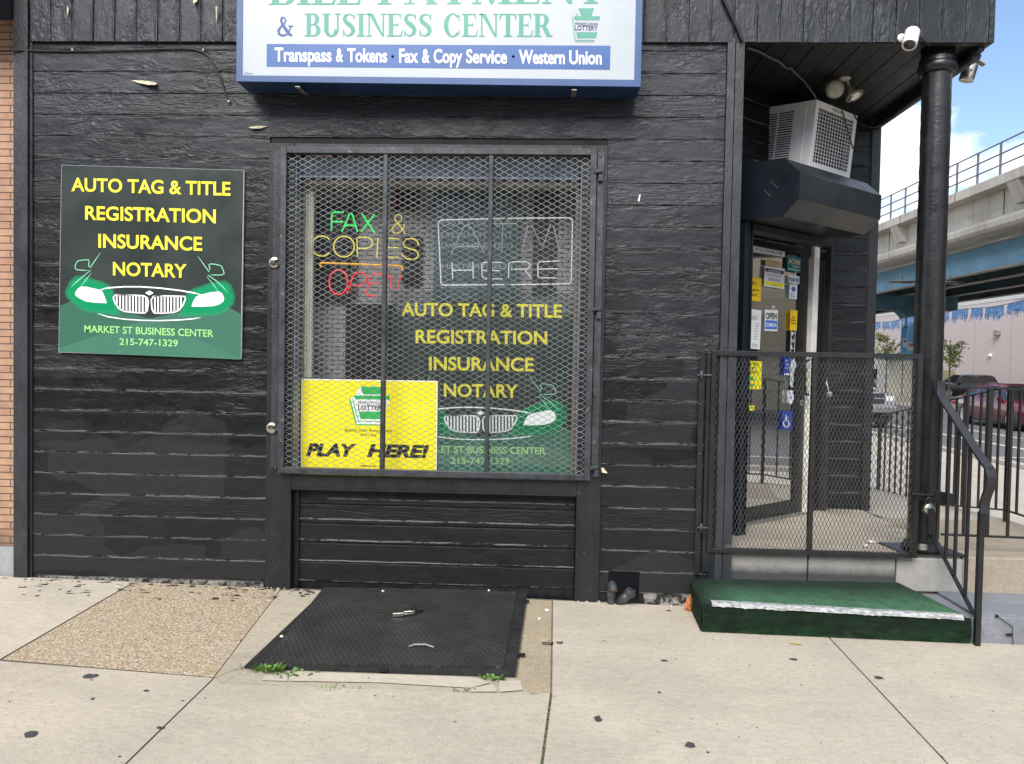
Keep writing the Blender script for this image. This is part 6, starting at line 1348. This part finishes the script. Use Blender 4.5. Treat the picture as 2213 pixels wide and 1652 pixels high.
# ------------------------------------------------------------------ across the big street: elevated railway
M['elconc'] = None
def el_concrete():
    n = NT('stained_viaduct_concrete'); p = n.pos(); q = n.sep(p)
    cc = n.ramp(n.noise(p, .5, 7, .65), [(.3, (.40, .37, .325, 1)), (.7, (.56, .525, .465, 1))])
    st = n.ramp(n.noise(n.map(p, (1, 2.6, .25)), 1.6, 7, .7), [(.52, 0), (.68, 1)]); cc = n.mix(n.math('MULTIPLY', st, .5), cc, (.22, .175, .13, 1))
    ca = n.ramp(n.noise(n.map(p, (1, .35, 2.2)), .9, 3, .5), [(.60, 0), (.61, 1)]); cc = n.mix(n.math('MULTIPLY', ca, .35), cc, (.30, .26, .19, 1))
    n.set('Base Color', cc); n.set('Roughness', .85); n.set('Normal', n.bump(n.noise(p, 6, 6), .3, .02)); return n.m
M['elconc'] = el_concrete()
M['elblue'] = pm('viaduct_blue_paint', (.155, .36, .54, 1), .5, 0, .12, .8, dirt=((.10, .20, .29, 1), .62))
M['elshade'] = pm('viaduct_shaded_steel', (.028, .060, .075, 1), .6, 0, .3, 1)  # inner girders and braces: shade under the deck is put into the colour
M['piershade'] = pm('shaded_blue_steel', (.05, .12, .17, 1), .6, 0, .2, 1)  # pier beam and knees: under-deck shade mixed into their blue
M['elflange'] = pm('pale_flange_paint', (.36, .35, .32, 1), .6, 0, .2, 1)
M['elrail'] = pm('railing_grey_paint', (.13, .13, .17, 1), .5)
ve = thing('elevated_railway', 'concrete elevated railway deck on pale blue steel girders crossing over the street', 'viaduct', (19, 40, -.15))
VY0, VY1 = -10, 220
s = MB(); s.box(15.22, 16.2, VY0, VY1, 7.82, 8.17)
for k in range(26): pass
s.build('coping', M['elconc'], ve, .02)
s = MB(); s.box(15.75, 16.2, VY0, VY1, 6.95, 7.815); s.build('parapet_wall', M['elconc'], ve)
s = MB()
prof = [(15.75, 6.945), (15.66, 6.90), (15.60, 6.78), (15.62, 6.60), (15.72, 6.50), (15.9, 6.47), (26, 6.47), (26, 6.945)]
s.prism([Vector((x, VY0, z)) for x, z in prof], (0, VY1-VY0, 0)); s.build('deck', M['elconc'], ve)
s = MB()
for k in range(-2, 24): y = 20.7-5.3+k*4.4+2.2; s.box(15.742, 15.7495, y, y+.05, 6.95, 7.81)
for k in range(-2, 24): y = 20.7-5.3+k*4.4; s.box(15.212, 15.2195, y, y+.04, 7.82, 8.17)
s.build('joint', pm('dark_joint', (.07, .06, .05, 1), .9), ve)
for k in range(-1, 9):
    y = 20.75+k*8.6
    s = MB(); s.prism([Vector((15.24, y-.32, 7.815)), Vector((15.745, y-.32, 7.815)), Vector((15.745, y-.32, 7.12)), Vector((15.55, y-.32, 7.12))], (0, .64, 0)); s.build('bracket', M['elconc'], ve, .02)
for i, x in enumerate((17.36, 19.3, 21.8, 24.0)):
    s = MB(); s.box(x, x+.03, VY0, VY1, 5.50, 6.465); s.box(x-.16, x+.2, VY0, VY1, 5.46, 5.499, 1)
    for k in range(60): y = VY0+2+k*3.1; s.box(x+.031, x+.16, y, y+.02, 5.50, 6.46)
    s.build('girder', [M['elblue'] if i == 0 else M['elshade'], M['elflange']], ve)
for k in range(30):
    y = VY0+3+k*7.4; s = MB()
    for x0, x1 in ((17.56, 19.3), (19.50, 21.8), (22.0, 24.0)): s.bar((x0, y, 5.6), (x1, y, 6.3), .08, .08); s.bar((x0, y, 6.3), (x1, y, 5.6), .08, .08)
    s.build('cross_brace', M['elshade'], ve)
s = MB(); s.tube([(16.4, VY0, 6.42), (16.4, 22, 6.42), (16.4, 22.1, 6.30), (16.4, VY1, 6.30)], .035, 8); s.build('conduit', M['elflange'], ve)
for z in (9.28, 8.90, 8.52): s = MB(); s.tube([(15.32, VY0, z), (15.32, VY1, z)], .028, 8); s.build('rail', M['elrail'], ve)
for k in range(-12, 60): s = MB(); y = 20.2+k*1.37; s.box(15.29, 15.35, y-.03, y+.03, 8.171, 9.28); s.build('rail_post', M['elrail'], ve)
for yp in (36.7, 62.0):
    s = MB(); cxp = 19.75
    s.box(cxp-.30, cxp+.30, yp, yp+.03, -.2, 4.6); s.box(cxp-.30, cxp+.30, yp+.8, yp+.83, -.2, 4.6); s.box(cxp-.02, cxp+.02, yp+.03, yp+.8, -.2, 4.6)
    s.box(17.6, 22.0, yp, yp+.03, 4.75, 5.455, 1); s.box(17.6, 22.0, yp+.8, yp+.83, 4.75, 5.455, 1); s.box(17.6, 22.0, yp-.05, yp+.88, 4.70, 4.749, 1)
    for sg_ in (-1, 1):
        a_ = [Vector((cxp+sg_*(.28+.9-.9*math.cos(R(t))), yp-.01, 3.85+.9*math.sin(R(t)))) for t in range(0, 91, 10)]
        b_ = [Vector((cxp+sg_*(.0), yp-.01, 3.85+.9*math.sin(R(t)))) for t in range(0, 91, 10)]
        s.strip(a_, b_, 1); s.strip(a_, [p+Vector((0, .85, 0)) for p in a_], 1, True)
    s.box(cxp-.45, cxp+.45, yp-.08, yp+.9, -.2, .10)
    s.build('pier', [M['elblue'], M['piershade']], ve)
isl = MB(); isl.box(16.6, 25.4, 8, 220, -.25, -.03); tag(isl.build('median_pavement', M['walkfar'], None, .03), kind='structure')
# pink building behind the street
pk = thing('pink_building', 'long pale pink painted brick building with a white parapet beyond the elevated railway', 'building', (35, 45, -.15))
s = MB(); s.box(30, 42, 12, 140, -.2, 6.1); s.build('wall', M['pinkwall'], pk)
s = MB(); s.box(29.96, 42, 12, 45.2, 6.101, 7.4); s.box(29.98, 42, 45.21, 140, 6.101, 6.6); s.build('parapet', flat('white_coping', (.72, .71, .67, 1), .7), pk, .02)
p = P(V0, 2031, 800, PXp(29.99)); q = P(V0, 2062, 880, PXp(29.99)); s = MB(); s.box(29.985, 29.999, q.y, p.y, -.1, p.z); s.build('painted_patch', flat('ochre_patch', (.50, .40, .25, 1), .8), pk)
s = MB()
for k in range(24): s.box(29.992, 29.999, 16+k*4.2, 16+k*4.2+.04, -.1, 6.09)
s.build('control_joint', flat('wall_joint', (.50, .42, .41, 1), .9), pk)  # control joints drawn as darker strips on the wall
p = P(V0, 2157, 720, PXp(29.95)); o = thing('wall_light', 'grey square floodlight fixture on the pale pink building', 'wall light', p)
s = MB(); s.box(29.75, 29.99, p.y-.22, p.y+.22, p.z-.16, p.z+.16); s.build('housing', pm('grey_fixture', (.22, .22, .21, 1), .5), o, .02)
s = MB(); s.box(29.74, 29.7499, p.y-.16, p.y+.16, p.z-.12, p.z+.05); s.build('lens', M['lampglass'], o)
p = P(V0, 2138, 769, PXp(29.9)); o = thing('dome_camera', 'tiny white dome camera low on the pale pink building', 'security camera', p)
s = MB(); s.lathe([(.12, 0), (.14, .06), (.14, .10), (.05, .12)], p, (1, 0, 0), 16); s.lathe([(0, -.08), (.06, -.06), (.09, 0)], p, (1, 0, 0), 16); s.build('housing', M['white'], o)
# low taupe building that the door glass mirrors
tb = thing('taupe_building', 'low taupe building across the street, mirrored in the glass door', 'building', (30, -4, -.15))
s = MB(); s.box(27.5, 36, -30, 11.5, -.2, 6.2); s.build('wall', M['taupe'], tb)
s = MB(); s.box(27.4, 36, -30, 11.5, 6.201, 6.5); s.build('roof_edge', pm('roof_trim', (.12, .11, .10, 1), .6), tb)
for k in range(6): s = MB(); y = -8+k*3.2; s.box(27.46, 27.499, y, y+1.9, 1.0, 2.4); s.build('window', M['carglass'], tb)

# unseen houses added across the side street to block low sky from reflections
oh = thing('added_row_house', 'unseen dark brick row houses added across the side street to block low sky', 'house', (-3, -18, -.15))
s = MB(); s.box(-26, 3.2, -26, -15.5, -.2, 7.6); s.build('wall', pm('dull_red_brick', (.16, .10, .075, 1), .9), oh)
s = MB(); s.box(-26.1, 3.4, -26, -15.3, 7.601, 8.0); s.build('cornice', pm('roof_cornice', (.10, .10, .10, 1), .8), oh)
for k in range(9):
    for z0 in (1.0, 4.4): s = MB(); s.box(-25+k*3.1, -23.6+k*3.1, -15.49, -15.45, z0, z0+1.7); s.build('window', M['carglass'], oh)

# vehicles
tyre_m = pm('tyre_rubber', (.018, .018, .019, 1), .75); rim_m = pm('alloy_rim', (.55, .55, .56, 1), .3, .8, .1, 8); lamp_m = pm('headlamp_glass', (.62, .64, .66, 1), .12); chrome_m = pm('car_chrome', (.50, .50, .51, 1), .2, .9); plast = pm('black_plastic', (.02, .02, .021, 1), .5); red_l = flat('tail_lamp', (.35, .01, .012, 1), .15)
def car(name, label, cat, loc, rz, paint, L=4.8, Wd=1.84, sec=None, cab=None, axles=(1.38, -1.42), wr=.335, grille='sedan'):
    root = thing(name, label, cat, (0, 0, 0), 'cars on the big street'); w = Wd/2
    secs = sec; m = MB(); rows = []
    for x, zb, zsh, zt, wf in secs:                       # along the car: underside, shoulder, top centre, width factor
        hw = w*wf
        half = [(hw*.86, zb), (hw*.97, zb+.08), (hw, zb+.28*(zsh-zb)+.05), (hw*1.0, zb+.7*(zsh-zb)), (hw*.965, zsh), (hw*.86, zsh+.45*(zt-zsh)), (hw*.5, zt-.01), (0, zt)]
        full = [Vector((x, y, z)) for y, z in half]+[Vector((x, -y, z)) for y, z in reversed(half[:-1])]
        rows.append(full)
    for a, b in zip(rows, rows[1:]): m.strip(a, b, 0, True)
    m.poly(rows[0]); m.poly(rows[-1]); m.build('body', paint, root, recalc=2)
    (xr, xrr, xrf, xw, zb_, zr, wb, wt) = cab              # rear base, roof rear, roof front, windscreen base, belt, roof, half widths
    m = MB(); n = 9
    def arch(x, z, hw, zbase, hb): return [Vector((x, hb, zbase)), Vector((x, hw+.02, z-.10)), Vector((x, hw*.93, z-.025)), Vector((x, hw*.6, z)), Vector((x, 0, z+.012)), Vector((x, -hw*.6, z)), Vector((x, -hw*.93, z-.025)), Vector((x, -hw-.02, z-.10)), Vector((x, -hb, zbase))]
    xm = (xrr+xrf)/2
    R_ = [arch(xrr-.10, zr-.05, wt*.97, zb_, wb), arch(xrr+.15, zr-.005, wt, zb_, wb), arch(xm, zr+.012, wt, zb_, wb), arch(xrf-.1, zr-.01, wt, zb_, wb), arch(xrf+.12, zr-.06, wt*.97, zb_, wb)]
    rb = [Vector((xr, y*wb/wt*.95 if wt else 0, zb_-.01)) for y in [p.y for p in R_[0]]]; wbse = [Vector((xw, p.y*wb/wt*.95, zb_-.01)) for p in R_[0]]
    for a, b in zip(R_, R_[1:]): m.strip(a[1:-1], b[1:-1], 0, True)
    for sg in (1, -1):                                    # pillars
        k = 1 if sg > 0 else 7; kb = 0 if sg > 0 else 8
        for x in (xrr+.02, xm, xrf-.02):
            m.obox(Vector((x-.045, sg*(wt+.018), zr-.11)), (.09, 0, 0), (0, -sg*.02, 0), (((xr-xrr)*.0), sg*(wb-wt-.018), zb_-zr+.11))
        m.tube([(xw, sg*wb*.97, zb_-.01), (xrf+.12, sg*(wt+.005), zr-.12)], .035, 6); m.tube([(xr, sg*wb*.97, zb_-.01), (xrr-.10, sg*(wt+.005), zr-.12)], .045, 6)
    m.build('roof', paint, root, recalc=2)
    m = MB(); T_ = R_[-1]; m.strip([p+Vector((.01, 0, 0)) for p in T_[1:-1]], [Vector((xw, p.y*wb/wt*.97, zb_-.01)) for p in T_[1:-1]], 0, True); m.build('windscreen', M['carglass'], root, recalc=False)
    m = MB(); T_ = R_[0]; m.strip([p-Vector((.01, 0, 0)) for p in T_[1:-1]], [Vector((xr, p.y*wb/wt*.97, zb_-.01)) for p in T_[1:-1]], 0, True); m.build('rear_window', M['carglass'], root, recalc=False)
    for sg in (1, -1):
        m = MB(); y1, y0 = sg*(wt+.008), sg*(wb-.004)
        m.poly([Vector((xw-.03, y0, zb_)), Vector((xr+.05, y0, zb_)), Vector((xrr-.05, y1, zr-.12)), Vector((xrf+.10, y1, zr-.12))]); m.build('side_window', M['carglass'], root, recalc=False)
        m = MB(); m.lathe([(.0, -.1), (.09, -.09), (.1, .0), (.06, .06), (0, .07)], (xw-.35, sg*(wb+.12), zb_+.05), (1, 0, 0), 12); m.build('mirror', paint, root)
        for xa in axles:
            c = Vector((xa, sg*(w-.10), wr))
            m = MB(); m.lathe([(wr*.62, .11), (wr*.95, .11), (wr, .09), (wr, -.09), (wr*.9, -.11)], c, (0, sg, 0), 28); wl_ = m.build('wheel', tyre_m, root)
            m = MB(); m.lathe([(wr*.64, .108), (wr*.60, .112), (wr*.58, .07), (.0, .06)], c, (0, sg, 0), 28); m.build('rim_well', plast, wl_)
            m = MB()
            for k in range(10):
                a = 2*math.pi*k/10; d = Vector((math.cos(a), 0, math.sin(a))); m.bar(c+Vector((0, sg*.10, 0))+d*.02, c+Vector((0, sg*.112, 0))+d*wr*.6, .035, .02, (0, 1, 0))
            m.lathe([(wr*.66, .112), (wr*.66, .12), (wr*.59, .122), (wr*.57, .11)], c, (0, sg, 0), 28); m.build('rim', rim_m, wl_)
            m = MB(); m.lathe([(wr+.05, .0), (wr+.05, .004), (.0, .004)], Vector((xa, sg*(w*.985), wr+.01)), (0, sg, 0), 24)
            m.v = [v if v.z > .2 else Vector((v.x, v.y, .2)) for v in m.v]; m.build('wheel_arch', plast, root)
        xf = secs[-1][0]; zf = secs[-1][2]
        if grille == 'truck':
            m = MB(); m.box(*((xf-.12, xf+.012)+tuple(sorted((sg*w*.62, sg*w*.90)))+(.86, 1.02))); m.build('headlight', lamp_m, root, .02)
        else:
            m = MB(); m.prism([Vector((xf-.35, sg*w*.86, .70)), Vector((xf-.03, sg*w*.55, .60)), Vector((xf-.03, sg*w*.55, .70)), Vector((xf-.40, sg*w*.86, .80))], (0, sg*.05, .01)); m.build('headlight', lamp_m, root)
        xb = secs[0][0]; m = MB(); m.box(xb-.01, xb+.2, sg*w*.62, sg*w*.93, secs[0][2]-.14, secs[0][2]-.02); m.build('tail_light', red_l, root, .02)
    xf = secs[-1][0]
    if grille == 'truck':
        m = MB(); m.box(xf-.05, xf+.02, -w*.58, w*.58, .78, 1.10); m.build('grille', plast, root)
        m = MB(); m.box(xf-.05, xf+.035, -w*.58, w*.58, .91, .97); m.box(xf-.1, xf+.12, -w*.98, w*.98, .50, .70); m.build('bumper', chrome_m, root, .03)
    else:
        m = MB(); m.box(xf-.05, xf+.012, -w*.5, w*.5, .32, .48); m.build('grille', plast, root)
    m = MB(); m.box(secs[0][0]+.2, xf-.2, -w*.85, w*.85, .2, .36); m.build('underbody', plast, root)
    for sg in (1, -1):
        m = MB()
        for x in (xm+.06, xw-.35, xrr-.02): m.box(x, x+.008, sg*w*1.001, sg*w*1.004, .38, zb_-.06)
        for x in (xm+.22, xrr+.12): m.box(x-.26, x-.10, sg*w*1.0, sg*w*1.02, zb_-.17, zb_-.14)
        m.build('door_seam', plast, root)
    root.location = loc; root.rotation_euler = (0, 0, rz); root.scale = (.93,)*3; return root
sedan = [(-2.42, .42, .78, .86, .70), (-2.34, .30, .88, .98, .86), (-2.0, .22, .94, 1.05, .96), (-1.0, .18, .94, 1.05, 1.0), (.2, .18, .92, 1.02, 1.0), (1.05, .18, .88, .98, 1.0), (1.7, .20, .80, .88, .98), (2.2, .24, .68, .74, .88), (2.38, .32, .56, .62, .74), (2.43, .38, .50, .54, .62)]
suv = [(-2.3, .5, 1.0, 1.08, .80), (-2.22, .34, 1.06, 1.14, .94), (-1.2, .26, 1.06, 1.12, 1.0), (.2, .26, 1.04, 1.10, 1.0), (.95, .26, 1.02, 1.10, 1.0), (1.9, .28, .98, 1.06, .97), (2.2, .34, .84, .92, .90), (2.3, .44, .70, .76, .78)]
truck = [(-2.75, .6, 1.02, 1.04, .96), (-2.7, .5, 1.06, 1.07, 1.0), (-1.0, .42, 1.08, 1.09, 1.0), (.2, .42, 1.08, 1.12, 1.0), (1.2, .42, 1.08, 1.18, 1.0), (2.3, .44, 1.06, 1.16, .98), (2.6, .48, 1.02, 1.12, .94), (2.66, .52, .98, 1.02, .9)]
redp = pm('deep_red_car_paint', (.145, .010, .022, 1), .22, .25, .03, 2, coat=1); blackp = pm('black_car_paint', (.012, .012, .013, 1), .25, 0, .03, 2, coat=1); silver = pm('silver_car_paint', (.40, .42, .44, 1), .28, .6, .03, 2, coat=1); greyp = pm('grey_car_paint', (.16, .165, .17, 1), .28, .5, .03, 2, coat=1)
car('red_sedan', 'dark red sedan driving along the street beyond the iron fences', 'car', (14.42, 18.75, -.155), R(-92), redp, sec=sedan, cab=(-1.95, -1.0, .30, 1.12, .93, 1.45, .80, .58))
car('black_suv', 'black sport utility car parked before the pink building, behind the red sedan', 'car', (25.3, 42.3, -.15), R(180), blackp, Wd=1.9, sec=suv, cab=(-2.15, -1.75, .25, 1.0, 1.05, 1.70, .86, .68), wr=.37).scale = (.84,)*3
car('silver_pickup', 'silver pickup truck parked at the curb facing us behind the gate mesh', 'pickup truck', (9.27, 19.65, -.155), R(-90), silver, Wd=1.95, sec=truck, cab=(-.9, -.75, .35, 1.15, 1.10, 1.82, .90, .72), axles=(1.75, -1.75), wr=.39, grille='truck')
car('grey_suv', 'grey car parked far down the street above the silver pickup hood', 'car', (22.1, 46.5, -.03), R(-90), greyp, Wd=1.9, sec=suv, cab=(-2.15, -1.75, .25, 1.0, 1.05, 1.70, .86, .68), wr=.37)
# street cabinet, lamp, trees, tinsel
a = P(V0, 1919, 868, PY(34.6)); b = P(V0, 1970, 778, PY(34.6))
o = thing('street_cabinet', 'tall beige street cabinet with a teal roof standing by the railway pier', 'cabinet', ((a.x+b.x)/2, 35.2, -.03))
s = MB(); s.box(a.x, b.x+.9, 34.6, 36.0, .12, b.z); s.build('cabinet', flat('beige_metal', (.50, .48, .40, 1), .5), o, .02)
s = MB(); s.box(a.x-.08, b.x+1.0, 34.5, 36.1, -.03, .119); s.build('plinth', M['walkfar'], o)
s = MB(); s.box(a.x-.06, b.x+.96, 34.52, 36.08, b.z+.001, b.z+.30); s.build('roof', M['elblue'], o, .03)
s = MB(); s.box((a.x+b.x)/2+.1, (a.x+b.x)/2+.14, 34.594, 34.599, .15, b.z-.05); s.build('door_seam', plast, o)
for z, a0, b0, a1, b1, lb, c in ((zBr, 515, 1430, 556, 1545, 'small white and red notice on the blue pier', (.60, .50, .48, 1)), (zBr, 585, 1480, 650, 1590, 'small white and red notice hanging right of the blue pier edge', (.55, .55, .55, 1))):
    p, q = P(z, a0, b0, PY(36.55)), P(z, a1, b1, PY(36.55)); o = thing('pier_notice', lb, 'sign', ((p.x+q.x)/2, 36.55, q.z), 'notices on the blue pier'); s = MB(); s.box(p.x, q.x, 36.55, 36.57, q.z, p.z); s.build('plate', flat('notice_white', c), o); s = MB(); s.box(p.x+.03, q.x-.03, 36.545, 36.549, p.z-.22, p.z-.06); s.build('red_band', flat('notice_red', (.45, .05, .04, 1)), o)
LX, LY = 8.42, 11.6
o = thing('street_lamp', 'dark double armed street lamp half hidden behind the iron column', 'street lamp', (LX, LY, -.05))
pl_ = P(zBr, 600, 695, PY(LY)); s = MB(); lx0 = P(zBr, 560, 700, PY(LY)).x; lx1 = P(zBr, 1060, 700, PY(LY)).x; LX = (lx0+lx1)/2; s.tube([(LX, LY, -.1), (LX, LY, pl_.z+.05)], [.06, .045], 10); s.tube([(lx0, LY, pl_.z+.01), (LX, LY, pl_.z+.03), (lx1, LY, pl_.z+.01)], .018, 8); s.build('pole', plast, o)
for x, sg in ((lx0, -1), (lx1, 1)):
    s = MB(); s.lathe([(.0, -.08), (.10, -.06), (.14, 0), (.05, .05), (0, .055)], (x+sg*.1, LY, pl_.z), (0, 0, 1), 18); s.v = [Vector((x+sg*.1+(v.x-x-sg*.1)*2.1, v.y, pl_.z+(v.z-pl_.z)*.45)) for v in s.v]; s.tube([(x+sg*.1, LY, pl_.z), (x+sg*.1, LY, pl_.z+.14)], .012, 6); s.build('lamp_head', plast, o)
    s = MB(); s.lathe([(.0, -.004), (.10, .0)], (x+sg*.18, LY, pl_.z-.03), (0, 0, 1), 14); s.build('lens', M['lampglass'], o)
def foil():
    n = NT('blue_foil'); k = n.noise(n.pos(), 16, 3, .7)
    n.set('Base Color', n.ramp(k, [(.36, (.001, .022, .10, 1)), (.50, (.003, .10, .36, 1)), (.58, (.006, .20, .52, 1)), (.68, (.10, .52, .80, 1))])); n.set('Metallic', .0); n.set('Roughness', .35); n.set('Specular IOR Level', .3); return n.m  # the foil's cyan highlights and navy shade are painted into this ramp
leafm = pm('street_tree_leaf', (.20, .25, .07, 1), .6, 0, .4, 5); bark = pm('bark', (.10, .08, .06, 1), .9)
def tree(label, x, y, z0, z1, rad, seed):
    q = random.Random(seed); o = thing('street_tree', label, 'tree', (x, y, -.03), 'street trees under the railway')
    t = MB(); t.tube([(x, y, -.05), (x+.02, y, z0), (x, y+.02, z0+(z1-z0)*.6), (x+.03, y, z1-.2)], [.045, .035, .025, .010], 8); lf = MB()
    for k in range(22):
        za = z0+(z1-z0)*(.05+.7*q.random()); an_ = q.uniform(0, 6.28); l = rad*(.6+.7*q.random())*(1.15-.5*(za-z0)/(z1-z0)); e = Vector((x+math.cos(an_)*l, y+math.sin(an_)*l, za+l*.75)); md = Vector((x+math.cos(an_)*l*.55, y+math.sin(an_)*l*.55, za+l*.28))
        t.tube([(x, y, za), md, e], [.018, .012, .004], 5)
        for j in range(34):
            u = .2+.85*q.random(); c = Vector((x, y, za)).lerp(md, min(1, u*2)) if u < .5 else md.lerp(e, (u-.5)*2); c = c+Vector((q.gauss(0, .06), q.gauss(0, .06), q.gauss(0, .06))); d = Vector((q.gauss(0, 1), q.gauss(0, 1), q.gauss(0, .6))).normalized()*.055; n2 = d.cross(Vector((q.gauss(0, 1), q.gauss(0, 1), q.gauss(0, 1)))).normalized()*.038
            lf.add([c-d, c+n2, c+d, c-n2], [(0, 1, 2, 3)])
    t.build('trunk', bark, o); lf.build('crown', leafm, o, recalc=False)
tree('slender street tree seen between the corner shop and the blue pier', 17.35, 34.4, 1.6, 3.55, .62, 3); tree('slender street tree beside the iron column, before the pink building', 18.0, 29.6, 1.5, 3.1, .60, 8)
o = thing('tinsel_garland', 'blue foil fringe garland strung across the view above the parked cars', 'garland', (10, 14, 2.6))
ga, gb = P(V0, 1890, 697, PXp(10.9)), P(V0, 2213, 648, PXp(9.3))
gdir = gb-ga; s = MB(); gp = []
for k in range(41):
    t = -.2+1.7*k/40; gp.append(ga+gdir*t+Vector((0, 0, -.05*math.sin(t*9)**2)))
s.tube(gp, .006, 5); s.build('string', M['cable'], o)
def gpt(t): return ga+gdir*t+Vector((0, 0, -.05*math.sin(t*9)**2))
q = random.Random(5); s = MB(); Lg = gdir.length; t = -.19
dn = gdir.normalized()
while t < 1.45:
    seg_ = .30+.75*q.random(); n = int(seg_/.026)
    base = [gpt(t+seg_/Lg*i/n) for i in range(n+1)]
    s.strip(base, [p-Vector((0, 0, .15+.05*noise.noise(Vector((i*.21, t*9, 0))))) for i, p in enumerate(base)])
    for i in range(n):
        p = base[i]; l = .07+.12*abs(math.sin(i*.13+t*40))*q.random()+.05*q.random(); sw_ = q.gauss(0, .05)
        a0 = p-Vector((0, 0, .12)); tw = Vector((q.uniform(-.01, .01), q.uniform(-.02, .02), 0))
        s.add([a0, a0+dn*.040, a0+dn*(.034+sw_*.5)-Vector((0, 0, l*.55))+tw, a0+dn*(sw_*.5)-Vector((0, 0, l*.55))+tw, a0+dn*(.020+sw_)-Vector((0, 0, l)), a0+dn*(sw_)-Vector((0, 0, l))], [(0, 1, 2, 3), (3, 2, 4, 5)])
    t += (seg_+.10+.10*q.random())/Lg
s.build('fringe', foil(), o, recalc=False)
for yy, xx in ((ga-gdir*.2, 0), (gb+gdir*.45, 0)): pass
